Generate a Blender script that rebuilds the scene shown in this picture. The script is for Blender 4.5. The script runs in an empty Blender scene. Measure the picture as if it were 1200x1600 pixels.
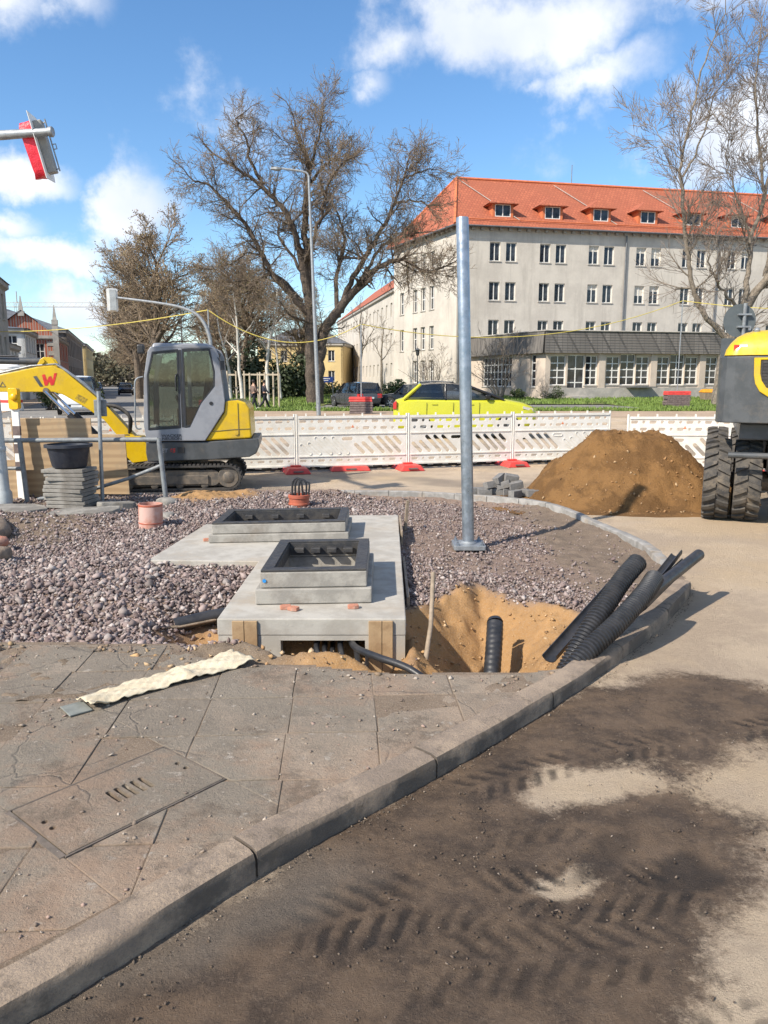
import bpy, math, random
import numpy as np
from mathutils import Vector, Matrix
from mathutils.geometry import tessellate_polygon

S = bpy.context.scene
COL = S.collection
R = math.radians

# ------------------------------------------------------------------ camera
cam = bpy.data.cameras.new('camera')
cam_o = bpy.data.objects.new('camera', cam)
COL.objects.link(cam_o)
cam.sensor_fit = 'VERTICAL'; cam.sensor_height = 24; cam.lens = 18.0
cam.clip_start = 0.05; cam.clip_end = 6000
cam_o.location = (0, 0, 1.70)
cam_o.rotation_euler = (R(90) - math.atan(205 / 1200), 0, 0)
S.camera = cam_o

# ------------------------------------------------------------------ sky and sun
SUN_EL = R(40)
SUN_XY = Vector((-0.76, -0.65)).normalized()
world = bpy.data.worlds.new('World'); S.world = world; world.use_nodes = True
wn = world.node_tree.nodes; wl = world.node_tree.links; wn.clear()
def W(t, **k):
    n = wn.new(t)
    for a, b in k.items(): setattr(n, a, b)
    return n
def wmath(op, a, b=None, clamp=False):
    n = W('ShaderNodeMath', operation=op, use_clamp=clamp)
    for i, v in enumerate((a, b)):
        if v is None: continue
        if isinstance(v, (int, float)): n.inputs[i].default_value = v
        else: wl.new(v, n.inputs[i])
    return n.outputs[0]
sky = W('ShaderNodeTexSky', sky_type='NISHITA', sun_disc=False)
sky.sun_elevation = SUN_EL
sky.sun_rotation = math.atan2(SUN_XY.x, SUN_XY.y)
sky.air_density = 1.0; sky.dust_density = 0.1; sky.ozone_density = 3.0
tc = W('ShaderNodeTexCoord')
sep = W('ShaderNodeSeparateXYZ'); wl.new(tc.outputs['Generated'], sep.inputs[0])
az = wmath('ARCTAN2', sep.outputs[0], sep.outputs[1])
el = wmath('ARCSINE', sep.outputs[2])
warp = W('ShaderNodeTexNoise'); warp.inputs['Scale'].default_value = 5.5; warp.inputs['Detail'].default_value = 8; warp.inputs['Roughness'].default_value = .58
wl.new(tc.outputs['Generated'], warp.inputs['Vector'])
wsep = W('ShaderNodeSeparateColor'); wl.new(warp.outputs['Color'], wsep.inputs[0])
azw = wmath('ADD', az, wmath('MULTIPLY', wmath('SUBTRACT', wsep.outputs[0], .5), .20))
elw = wmath('ADD', el, wmath('MULTIPLY', wmath('SUBTRACT', wsep.outputs[1], .5), .16))
# drifting cumulus, then unseen clouds added for fill light: (azimuth, elevation, half width, half height, strength)
CLOUDS = [(.155, .405, .185, .062, 1.0), (.02, .375, .09, .035, .55), (.25, .34, .10, .030, .6), (.40, .41, .13, .05, .55),
          (.42, .27, .14, .055, .95), (.34, .19, .12, .030, .6), (-.42, .42, .07, .075, .75), (-.36, .39, .055, .05, .6),
          (-.43, .218, .085, .028, .95), (-.305, .195, .062, .060, 1.15), (-.40, .14, .10, .022, .9), (-.44, .165, .05, .02, .6),
          (-.17, .30, .09, .06, .38), (-.02, .335, .035, .020, .45), (.165, .345, .035, .016, .5), (.22, .305, .05, .016, .3),
          (-.36, .10, .08, .03, .7), (.50, .44, .12, .06, .5), (.30, .455, .10, .03, .45),
          (.9, .35, .22, .08, .9), (1.5, .3, .25, .09, .9), (2.3, .45, .3, .12, .9), (3.0, .3, .25, .08, .8),
          (-.8, .36, .2, .08, .9), (-1.5, .6, .22, .10, .7), (-2.2, .3, .3, .10, .9), (.2, .9, .3, .12, .7), (-.9, .95, .3, .10, .5), (1.6, .9, .4, .12, .6),
          (2.0, .7, .5, .16, 1), (-2.0, .75, .5, .16, 1), (2.9, .7, .5, .2, 1), (-2.8, .55, .35, .16, 1), (1.1, .62, .35, .14, 1), (-1.2, .3, .3, .1, 1), (0, 1.25, 1.0, .2, 1), (2.6, 1.1, 1.0, .2, 1), (-2.4, 1.1, .8, .2, 1), (1.9, .35, .3, .1, .9)]  # this row is out of view, added to make the sky fill whiter
acc = None
vae = W('ShaderNodeCombineXYZ'); wl.new(azw, vae.inputs[0]); wl.new(elw, vae.inputs[1])
for a, e, ra, re, s in CLOUDS:
    n1 = W('ShaderNodeVectorMath', operation='MULTIPLY_ADD'); wl.new(vae.outputs[0], n1.inputs[0])
    n1.inputs[1].default_value = (1 / ra, 1 / re, 0); n1.inputs[2].default_value = (-a / ra, -e / re, 0)
    n2 = W('ShaderNodeVectorMath', operation='LENGTH'); wl.new(n1.outputs[0], n2.inputs[0])
    n3 = W('ShaderNodeMath', operation='MULTIPLY_ADD'); wl.new(n2.outputs['Value'], n3.inputs[0]); n3.inputs[1].default_value = -s; n3.inputs[2].default_value = 1.25 * s
    acc = wmath('MAXIMUM', 0 if acc is None else acc, n3.outputs[0])
cn = W('ShaderNodeTexNoise'); cn.inputs['Scale'].default_value = 11; cn.inputs['Detail'].default_value = 9; cn.inputs['Roughness'].default_value = .62
wl.new(tc.outputs['Generated'], cn.inputs['Vector'])
dens = wmath('ADD', acc, wmath('MULTIPLY', wmath('SUBTRACT', cn.outputs['Fac'], .56), 1.5))
mr = W('ShaderNodeMapRange', interpolation_type='SMOOTHSTEP')
mr.inputs['From Min'].default_value = .05; mr.inputs['From Max'].default_value = .78; mr.inputs['To Max'].default_value = .93
wl.new(dens, mr.inputs['Value'])
cr = W('ShaderNodeValToRGB')
cr.color_ramp.elements[0].position = .30; cr.color_ramp.elements[0].color = (.98, .985, 1, 1)
cr.color_ramp.elements[1].position = .62; cr.color_ramp.elements[1].color = (.70, .75, .85, 1)
cn2 = W('ShaderNodeTexNoise'); cn2.inputs['Scale'].default_value = 6.5; cn2.inputs['Detail'].default_value = 5
wl.new(tc.outputs['Generated'], cn2.inputs['Vector']); wl.new(cn2.outputs['Fac'], cr.inputs[0])
b1 = W('ShaderNodeBackground'); b1.inputs[1].default_value = .13; hs = W('ShaderNodeHueSaturation'); hs.inputs['Saturation'].default_value = 1.16; wl.new(sky.outputs[0], hs.inputs['Color']); wl.new(hs.outputs[0], b1.inputs[0])
b2 = W('ShaderNodeBackground'); b2.inputs[1].default_value = .84; wl.new(cr.outputs[0], b2.inputs[0])
mx = W('ShaderNodeMixShader'); wl.new(mr.outputs[0], mx.inputs[0]); wl.new(b1.outputs[0], mx.inputs[1]); wl.new(b2.outputs[0], mx.inputs[2])
wo = W('ShaderNodeOutputWorld'); wl.new(mx.outputs[0], wo.inputs[0])

sun = bpy.data.lights.new('sun', 'SUN'); sun.energy = 4.8; sun.angle = R(.9); sun.color = (1, .915, .79)
sun_o = bpy.data.objects.new('sun', sun); COL.objects.link(sun_o)
tosun = Vector((SUN_XY.x * math.cos(SUN_EL), SUN_XY.y * math.cos(SUN_EL), math.sin(SUN_EL)))
sun_o.rotation_euler = tosun.to_track_quat('Z', 'Y').to_euler()
sun_o.location = tosun * 60

S.render.engine = 'CYCLES'
world.cycles.sampling_method = 'MANUAL'; world.cycles.sample_map_resolution = 512
S.view_settings.view_transform = 'Standard'; S.view_settings.look = 'None'
S.view_settings.gamma = 1; S.view_settings.exposure = 0.6; S.view_settings.use_curve_mapping = False

# ------------------------------------------------------------------ helpers
def hash2(ix, iy, seed):
    n = (ix * 374761393 + iy * 668265263 + seed * 974711) & 0x7fffffff
    n = ((n ^ (n >> 13)) * 1274126177) & 0x7fffffff
    return ((n ^ (n >> 16)) & 0xffff) / 65535.0
def vnoise(x, y, seed=0):
    x = np.asarray(x, float); y = np.asarray(y, float)
    ix = np.floor(x).astype(np.int64); iy = np.floor(y).astype(np.int64)
    fx = x - ix; fy = y - iy
    fx = fx * fx * (3 - 2 * fx); fy = fy * fy * (3 - 2 * fy)
    a = hash2(ix, iy, seed); b = hash2(ix + 1, iy, seed); c = hash2(ix, iy + 1, seed); d = hash2(ix + 1, iy + 1, seed)
    return (a * (1 - fx) + b * fx) * (1 - fy) + (c * (1 - fx) + d * fx) * fy
def fbm(x, y, seed=0, o=4):
    t = 0; a = .5; s = 0
    for k in range(o):
        t = t + a * vnoise(np.asarray(x) * 2 ** k, np.asarray(y) * 2 ** k, seed + k * 17); s += a; a *= .5
    return t / s
def sstep(a, b, x):
    t = np.clip((np.asarray(x, float) - a) / (b - a), 0, 1); return t * t * (3 - 2 * t)

def link(name, me, mat=None, parent=None):
    o = bpy.data.objects.new(name, me); COL.objects.link(o)
    if mat is not None and me is not None and not me.materials:
        for m in (mat if isinstance(mat, (list, tuple)) else [mat]): me.materials.append(m)
    if parent is not None: o.parent = parent
    return o
def tag(o, label=None, cat=None, group=None, kind=None):
    if label: o['label'] = label
    if cat: o['category'] = cat
    if group: o['group'] = group
    if kind: o['kind'] = kind
    return o
def thing(name, label, cat, loc=(0, 0, 0), rz=0, group=None):
    o = bpy.data.objects.new(name, None); COL.objects.link(o)
    o.location = loc; o.rotation_euler = (0, 0, rz); o.empty_display_size = .2
    return tag(o, label, cat, group)
def copy_tree(o, parent=None):
    c = o.copy(); COL.objects.link(c)
    if parent is not None: c.parent = parent
    for ch in o.children: copy_tree(ch, c)
    return c
def npmesh(name, v, f, mats=None, smooth=False, attrs=None, mi=None):
    """v (n,3); f (m,k) array of k-gons"""
    v = np.asarray(v, np.float32); f = np.asarray(f, np.int32)
    me = bpy.data.meshes.new(name)
    me.vertices.add(len(v)); me.vertices.foreach_set('co', v.ravel())
    k = f.shape[1]
    me.loops.add(f.size); me.loops.foreach_set('vertex_index', f.ravel())
    me.polygons.add(len(f)); me.polygons.foreach_set('loop_start', np.arange(0, f.size, k, dtype=np.int32))
    me.polygons.foreach_set('loop_total', np.full(len(f), k, np.int32))
    if smooth: me.polygons.foreach_set('use_smooth', np.ones(len(f), bool))
    if mi is not None: me.polygons.foreach_set('material_index', np.asarray(mi, np.int32))
    if attrs:
        for n, a in attrs.items():
            a = np.asarray(a, np.float32)
            if a.ndim == 1:
                at = me.attributes.new(n, 'FLOAT', 'POINT'); at.data.foreach_set('value', a)
            else:
                at = me.attributes.new(n, 'FLOAT_COLOR', 'POINT')
                if a.shape[1] == 3: a = np.hstack([a, np.ones((len(a), 1), np.float32)])
                at.data.foreach_set('color', a.ravel())
    me.update(calc_edges=True); me.validate()
    for m in (mats or []): me.materials.append(m)
    return me

def rebase(o, loc):
    """move a thing's origin to its base, parts staying where they are"""
    d = Vector(loc) - o.location
    o.location = loc
    for c in o.children: c.location = c.location - d
    return o
XZ = lambda u, v, w: (u, w, v)      # side elevation: outline in x,z, thickness along y
YZ = lambda u, v, w: (w, u, v)
XY = lambda u, v, w: (u, v, w)
def rrect(x0, x1, y0, y1, r, n=3):
    p = []
    for cx, cy, a in ((x1 - r, y0 + r, -90), (x1 - r, y1 - r, 0), (x0 + r, y1 - r, 90), (x0 + r, y0 + r, 180)):
        for i in range(n + 1):
            t = R(a + 90 * i / n); p.append((cx + r * math.cos(t), cy + r * math.sin(t)))
    return p
def circ(cx, cy, r, n=12, a0=0):
    return [(cx + r * math.cos(a0 + 2 * math.pi * i / n), cy + r * math.sin(a0 + 2 * math.pi * i / n)) for i in range(n)]

class MB:
    def __init__(s): s.v = []; s.f = []; s.m = []; s.cur = 0
    def add(s, v, f, M=None):
        o = len(s.v)
        if M is not None: v = [M @ Vector(p) for p in v]
        s.v += [tuple(p) for p in v]; s.f += [tuple(i + o for i in q) for q in f]; s.m += [s.cur] * len(f)
        return s
    def box(s, x0, x1, y0, y1, z0, z1, M=None):
        return s.add([(x0, y0, z0), (x1, y0, z0), (x1, y1, z0), (x0, y1, z0), (x0, y0, z1), (x1, y0, z1), (x1, y1, z1), (x0, y1, z1)],
                     [(3, 2, 1, 0), (4, 5, 6, 7), (0, 1, 5, 4), (1, 2, 6, 5), (2, 3, 7, 6), (3, 0, 4, 7)], M)
    def hull8(s, lo, hi, M=None):
        """two quads (4 points each, same winding) joined"""
        return s.add(list(lo) + list(hi), [(3, 2, 1, 0), (4, 5, 6, 7), (0, 1, 5, 4), (1, 2, 6, 5), (2, 3, 7, 6), (3, 0, 4, 7)], M)
    def prism(s, out, w0, w1, mp=XY, holes=(), M=None):
        loops = [list(out)] + [list(h) for h in holes]
        flat = [p for l in loops for p in l]; n = len(flat)
        tris = tessellate_polygon([[Vector((p[0], p[1], 0)) for p in l] for l in loops])
        v = [mp(p[0], p[1], w0) for p in flat] + [mp(p[0], p[1], w1) for p in flat]
        f = []
        for t in tris:
            f.append(tuple(t)); f.append(tuple(i + n for i in reversed(t)))
        o = 0
        for l in loops:
            k = len(l)
            for i in range(k):
                a, b = o + i, o + (i + 1) % k
                f.append((a, b, b + n, a + n))
            o += k
        return s.add(v, f, M)
    def tube(s, path, r, n=8, cap=True, M=None, closed=False):
        P = [Vector(p) for p in path]; m = len(P)
        rs = r if isinstance(r, (list, tuple)) else [r] * m
        v = []; f = []; up = None
        for i, p in enumerate(P):
            if closed: d = P[(i + 1) % m] - P[i - 1]
            else: d = P[min(i + 1, m - 1)] - P[max(i - 1, 0)]
            d.normalize()
            if up is None:
                up = Vector((0, 0, 1)) if abs(d.z) < .9 else Vector((1, 0, 0))
            a = d.cross(up)
            if a.length < 1e-6: a = d.orthogonal()
            a.normalize(); b = a.cross(d).normalized(); up = b
            for k in range(n):
                t = 2 * math.pi * k / n
                v.append(p + (a * math.cos(t) + b * math.sin(t)) * rs[i])
        for i in range(m if closed else m - 1):
            j = (i + 1) % m
            for k in range(n):
                f.append((i * n + k, i * n + (k + 1) % n, j * n + (k + 1) % n, j * n + k))
        if cap and not closed:
            f.append(tuple(reversed(range(n)))); f.append(tuple((m - 1) * n + k for k in range(n)))
        return s.add(v, f, M)
    def lathe(s, prof, n=16, M=None, cap=True):
        """profile (r,z) about z"""
        v = [(r * math.cos(2 * math.pi * k / n), r * math.sin(2 * math.pi * k / n), z) for r, z in prof for k in range(n)]
        f = []
        for i in range(len(prof) - 1):
            for k in range(n): f.append((i * n + k, i * n + (k + 1) % n, (i + 1) * n + (k + 1) % n, (i + 1) * n + k))
        if cap:
            if prof[0][0] > 1e-4: f.append(tuple(reversed(range(n))))
            if prof[-1][0] > 1e-4: f.append(tuple((len(prof) - 1) * n + k for k in range(n)))
        return s.add(v, f, M)
    def loft(s, secs, M=None, cap=True, closed=True):
        n = len(secs[0]); v = [p for q in secs for p in q]; f = []
        for i in range(len(secs) - 1):
            for k in range(n if closed else n - 1): f.append((i * n + k, i * n + (k + 1) % n, (i + 1) * n + (k + 1) % n, (i + 1) * n + k))
        if cap: f.append(tuple(reversed(range(n)))); f.append(tuple((len(secs) - 1) * n + k for k in range(n)))
        return s.add(v, f, M)
    def mesh(s, name, mat, smooth=None):
        me = bpy.data.meshes.new(name); me.from_pydata(s.v, [], s.f)
        for m in (mat if isinstance(mat, (list, tuple)) else [mat]): me.materials.append(m)
        if any(s.m): me.polygons.foreach_set('material_index', s.m)
        me.update()
        import bmesh
        bm = bmesh.new(); bm.from_mesh(me); bmesh.ops.recalc_face_normals(bm, faces=bm.faces); bm.to_mesh(me); bm.free()
        if smooth is not None:
            me.polygons.foreach_set('use_smooth', [True] * len(me.polygons)); me.set_sharp_from_angle(angle=R(smooth))
        return me
    def build(s, name, mat, parent=None, smooth=None, bevel=0, seg=2, loc=None):
        o = link(name, s.mesh(name, mat, smooth), None, parent)
        if bevel:
            m = o.modifiers.new('bevel', 'BEVEL'); m.width = bevel; m.segments = seg; m.limit_method = 'ANGLE'; m.angle_limit = R(35)
        if loc is not None: o.location = loc
        return o
def TR(loc=(0, 0, 0), rx=0, ry=0, rz=0):
    return Matrix.Translation(loc) @ Matrix.Rotation(rz, 4, 'Z') @ Matrix.Rotation(ry, 4, 'Y') @ Matrix.Rotation(rx, 4, 'X')
AX = Matrix.Rotation(R(90), 4, 'Y')       # lathe axis z -> x
AY = Matrix.Rotation(R(-90), 4, 'X')      # lathe axis z -> y
def smoothpath(P, n=6):
    P = [Vector(p) for p in P]; out = []
    for i in range(len(P) - 1):
        p0 = P[max(i - 1, 0)]; p1 = P[i]; p2 = P[i + 1]; p3 = P[min(i + 2, len(P) - 1)]
        for k in range(n):
            t = k / n
            out.append(.5 * ((2 * p1) + (p2 - p0) * t + (2 * p0 - 5 * p1 + 4 * p2 - p3) * t * t + (3 * p1 - p0 - 3 * p2 + p3) * t ** 3))
    out.append(P[-1]); return out
def text_mesh(txt, size, mat, depth=.002, bold=0, shear=0):
    c = bpy.data.curves.new('lettering', 'FONT'); c.body = txt; c.size = size; c.extrude = depth; c.offset = bold; c.shear = shear
    c.align_x = 'CENTER'; c.align_y = 'CENTER'
    o = bpy.data.objects.new('lettering', c); COL.objects.link(o)
    dg = bpy.context.evaluated_depsgraph_get()
    me = bpy.data.meshes.new_from_object(o.evaluated_get(dg)); me.name = 'lettering'
    me.materials.clear(); me.materials.append(mat)
    bpy.data.objects.remove(o); bpy.data.curves.remove(c)
    return me

# ------------------------------------------------------------------ materials
class NT:
    def __init__(s, name):
        s.m = bpy.data.materials.new(name); s.m.use_nodes = True
        s.n = s.m.node_tree.nodes; s.l = s.m.node_tree.links
        s.b = s.n['Principled BSDF']; s.out = s.n['Material Output']
        s.tc = None
    def N(s, t, ins=None, **k):
        n = s.n.new(t)
        for a, b in k.items(): setattr(n, a, b)
        for a, b in (ins or {}).items(): s.set(n.inputs[a], b)
        return n
    def set(s, inp, v):
        if hasattr(v, 'is_output'): s.l.new(v, inp)
        elif isinstance(v, (tuple, list)): inp.default_value = (*v, 1) if len(v) == 3 and len(inp.default_value) == 4 else v
        else: inp.default_value = v
    def co(s, kind='Object'):
        if s.tc is None: s.tc = s.n.new('ShaderNodeTexCoord')
        return s.tc.outputs[kind]
    def pos(s): return s.N('ShaderNodeNewGeometry').outputs['Position']
    def noise(s, scale, detail=6, rough=.6, vec=None, dist=0):
        f = s.N('ShaderNodeTexNoise', {'Vector': vec if vec is not None else s.co(), 'Scale': scale, 'Detail': detail, 'Roughness': rough, 'Distortion': dist}).outputs['Fac']
        n = s.N('ShaderNodeMapRange', {0: f, 1: .26, 2: .74}); return n.outputs[0]
    def ramp(s, fac, stops):
        n = s.N('ShaderNodeValToRGB', {0: fac}); e = n.color_ramp.elements
        while len(e) < len(stops): e.new(.5)
        for i, (p, c) in enumerate(stops):
            e[i].position = p; e[i].color = (*c, 1) if not isinstance(c, (int, float)) else (c, c, c, 1)
        return n.outputs[0]
    def mix(s, fac, a, b, mode='MIX'):
        n = s.N('ShaderNodeMix', data_type='RGBA', blend_type=mode)
        s.set(n.inputs[0], fac); s.set(n.inputs[6], a); s.set(n.inputs[7], b); return n.outputs[2]
    def mth(s, op, a, b=0, clamp=False):
        n = s.N('ShaderNodeMath', operation=op, use_clamp=clamp); s.set(n.inputs[0], a); s.set(n.inputs[1], b); return n.outputs[0]
    def attr(s, name, out='Fac'): return s.N('ShaderNodeAttribute', attribute_name=name).outputs[out]
    def bump(s, h, strength=.3, dist=.01):
        b = s.N('ShaderNodeBump', {'Height': h, 'Strength': strength, 'Distance': dist}); s.l.new(b.outputs[0], s.b.inputs['Normal'])
    def fin(s, col=None, rough=None, metal=None, spec=None):
        if col is not None: s.set(s.b.inputs['Base Color'], col)
        if rough is not None: s.set(s.b.inputs['Roughness'], rough)
        if metal is not None: s.set(s.b.inputs['Metallic'], metal)
        if spec is not None: s.set(s.b.inputs['Specular IOR Level'], spec)
        return s.m
def pm(name, c1, c2=None, scale=8, rough=.6, bump=.15, metal=0, fine=60, lo=.35, hi=.65, spec=None, dist=.006, dirt=None, dirt_amt=.5):
    """two tones mottled by noise, fine relief, optional dirt blotches"""
    t = NT(name); c2 = c2 or tuple(x * .8 for x in c1)
    col = t.mix(t.ramp(t.noise(scale, 8, .65), [(lo, 0), (hi, 1)]), c1, c2)
    if dirt is not None:
        col = t.mix(t.mth('MULTIPLY', t.ramp(t.noise(scale * .37, 7, .7), [(.55, 0), (.88, 1)]), dirt_amt), col, dirt)
    r = t.mth('ADD', t.mth('MULTIPLY', t.mth('SUBTRACT', t.noise(scale * 2.3, 4), .5), .25), rough, True)
    if bump: t.bump(t.noise(fine, 5, .7), bump, dist)
    return t.fin(col, r, metal, spec)
# ------------------------------------------------------------------ shared materials
M = {}
M['concrete'] = pm('concrete_pale', (.41, .385, .34), (.33, .305, .265), 4, .85, .25, fine=90, dirt=(.34, .275, .20), dirt_amt=.7)
M['concrete_dk'] = pm('concrete_ring', (.34, .32, .285), (.25, .235, .21), 7, .85, .35, fine=80, dirt=(.19, .155, .12), dirt_amt=.6)
M['old_concrete'] = pm('concrete_old', (.26, .245, .22), (.17, .16, .145), 6, .9, .5, fine=50, dirt=(.13, .11, .09), dirt_amt=.6)
M['kerb'] = None
M['castiron'] = pm('cast_iron', (.045, .045, .048), (.075, .07, .065), 14, .55, .3, metal=.3, fine=90)
M['galv'] = pm('galvanised_steel', (.36, .40, .45), (.27, .31, .35), 9, .38, .05, metal=.75, fine=40)
M['galv_dull'] = pm('galvanised_dull', (.33, .35, .36), (.25, .265, .28), 12, .5, .06, metal=.5)
M['grey_paint'] = pm('grey_painted_steel', (.21, .23, .24), (.15, .16, .17), 10, .55, .1, dirt=(.16, .12, .09), dirt_amt=.4)
M['pale_post'] = pm('pale_grey_post', (.47, .50, .50), (.38, .40, .40), 6, .5, .08)
M['black_pl'] = pm('black_plastic', (.018, .019, .022), (.03, .03, .033), 10, .42, .1, dirt=(.07, .058, .045), dirt_amt=.25)
M['black_rb'] = pm('black_rubber', (.03, .028, .027), (.05, .046, .042), 12, .75, .3, fine=60, dirt=(.14, .11, .085), dirt_amt=.55)
M['blue_tub'] = pm('dark_tub_plastic', (.016, .02, .032), (.026, .03, .042), 10, .5, .1, dirt=(.12, .11, .10), dirt_amt=.3)
M['brown_pipe'] = pm('orange_brown_pipe', (.42, .115, .065), (.36, .10, .06), 9, .42, .05, dirt=(.35, .22, .17), dirt_amt=.5)
M['faded_pipe'] = pm('sun_faded_pipe', (.55, .36, .31), (.46, .20, .14), 3, .45, .05, dirt=(.52, .40, .36), dirt_amt=.6)
M['ply'] = None
M['wood'] = pm('raw_timber', (.36, .245, .135), (.28, .18, .095), 6, .75, .2, fine=40)
M['wood_old'] = pm('weathered_timber', (.30, .235, .17), (.21, .165, .12), 9, .8, .3, fine=60)
M['white_pl'] = pm('white_barrier_plastic', (.74, .715, .665), (.67, .64, .58), 5, .5, .06, dirt=(.66, .60, .50), dirt_amt=.35)
M['red_pl'] = pm('red_recycled_plastic', (.66, .052, .04), (.52, .045, .04), 7, .55, .15, dirt=(.35, .16, .12), dirt_amt=.4)
M['dark_foot'] = pm('brown_recycled_plastic', (.105, .075, .07), (.16, .12, .11), 8, .7, .2)
M['brick'] = pm('brick_red', (.45, .20, .13), (.36, .15, .10), 14, .85, .35, dirt=(.45, .38, .31), dirt_amt=.6)
M['mach_yel'] = pm('machine_yellow', (.62, .41, .008), (.57, .37, .010), 4, .32, .03, dirt=(.34, .24, .09), dirt_amt=.5)
M['mach_grey'] = pm('machine_dark_grey', (.075, .08, .085), (.055, .06, .064), 6, .42, .04, dirt=(.15, .125, .10), dirt_amt=.6)
M['mach_silver'] = pm('machine_silver_grey', (.25, .26, .285), (.215, .225, .25), 5, .4, .03, dirt=(.20, .175, .15), dirt_amt=.5)
M['steel_dirty'] = pm('dirty_steel', (.10, .09, .08), (.17, .14, .11), 9, .65, .3, metal=.3)
M['chrome'] = pm('bright_rod', (.7, .7, .7), (.6, .6, .6), 5, .12, 0, metal=1)
M['white'] = pm('white_paint', (.80, .79, .76), (.72, .71, .68), 5, .5, .03)
M['red_bag'] = pm('red_bag_film', (.80, .03, .055), (.66, .022, .045), 7, .38, .25, fine=9, dist=.05)
M['seat'] = pm('black_cloth_seat', (.03, .03, .03), None, 20, .9, .2)
M['lamp_y'] = pm('amber_plastic', (.85, .48, .01), (.75, .40, .01), 8, .3, .02)
def glass_mat(name, tint, refl=.06, see=.7):
    t = NT(name); t.n.remove(t.b)
    tr = t.N('ShaderNodeBsdfTransparent', {'Color': tint}); df = t.N('ShaderNodeBsdfDiffuse', {'Color': (.02, .024, .026)})
    gl = t.N('ShaderNodeBsdfGlossy', {'Color': (1, 1, 1), 'Roughness': .03})
    m1 = t.N('ShaderNodeMixShader', {0: see, 1: df.outputs[0], 2: tr.outputs[0]})
    fr = t.N('ShaderNodeFresnel', {'IOR': 1.5}); f2 = t.mth('MULTIPLY', fr.outputs[0], 1.4, True)
    m2 = t.N('ShaderNodeMixShader', {0: f2, 1: m1.outputs[0], 2: gl.outputs[0]}); t.l.new(m2.outputs[0], t.out.inputs[0]); return t.m
M['cab_glass'] = glass_mat('tinted_cab_glass', (.62, .68, .66), see=.95)
M['car_glass'] = glass_mat('tinted_car_glass', (.55, .58, .62), see=.75)
def pane_mat():
    t = NT('window_pane'); c = t.ramp(t.noise(.9, 3), [(.35, (.012, .014, .018)), (.7, (.06, .065, .075))])
    return t.fin(c, .06, 0, .6)
M['pane'] = pane_mat()
def ply_mat():
    t = NT('plywood')
    mp = t.N('ShaderNodeMapping', {'Vector': t.co(), 'Scale': (.55, 2, 2.4)}); 
    w = t.N('ShaderNodeTexWave', {'Vector': mp.outputs[0], 'Scale': 1.3, 'Distortion': 11, 'Detail': 3, 'Detail Scale': .6}, bands_direction='Z')
    c = t.mix(t.ramp(w.outputs['Fac'], [(.2, 0), (.8, 1)]), (.42, .295, .17), (.34, .23, .13))
    c = t.mix(t.ramp(t.noise(3, 6, .7), [(.5, 0), (.75, .55)]), c, (.27, .21, .145))
    t.bump(t.noise(60, 4), .08, .002); return t.fin(c, .7)
M['ply'] = ply_mat()
def kerb_mat():
    t = NT('granite_kerb'); p = t.pos()
    c = t.mix(t.ramp(t.noise(4, 9, .7, p), [(.35, 0), (.62, 1)]), (.37, .28, .20), (.255, .195, .145))
    c = t.mix(t.ramp(t.noise(170, 3, .8, p), [(.5, 0), (.72, .45)]), c, (.15, .13, .12))
    # tyre scuffs and tar on the road-side face
    nz = t.N('ShaderNodeSeparateXYZ', {0: t.N('ShaderNodeNewGeometry').outputs['True Normal']})
    side = t.ramp(nz.outputs[2], [(.3, 1), (.85, 0)])
    sc = t.ramp(t.noise(2.6, 8, .62, p), [(.42, 0), (.60, 1)])
    c = t.mix(t.mth('MULTIPLY', t.mth('MULTIPLY', sc, side), .75), c, (.075, .064, .055))
    c = t.mix(t.ramp(t.noise(9, 8, .75, p), [(.55, 0), (.8, .8)]), c, (.13, .10, .072))
    t.bump(t.noise(70, 8, .75, p), .7, .009); return t.fin(c, .85)
M['kerb'] = kerb_mat()
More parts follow.
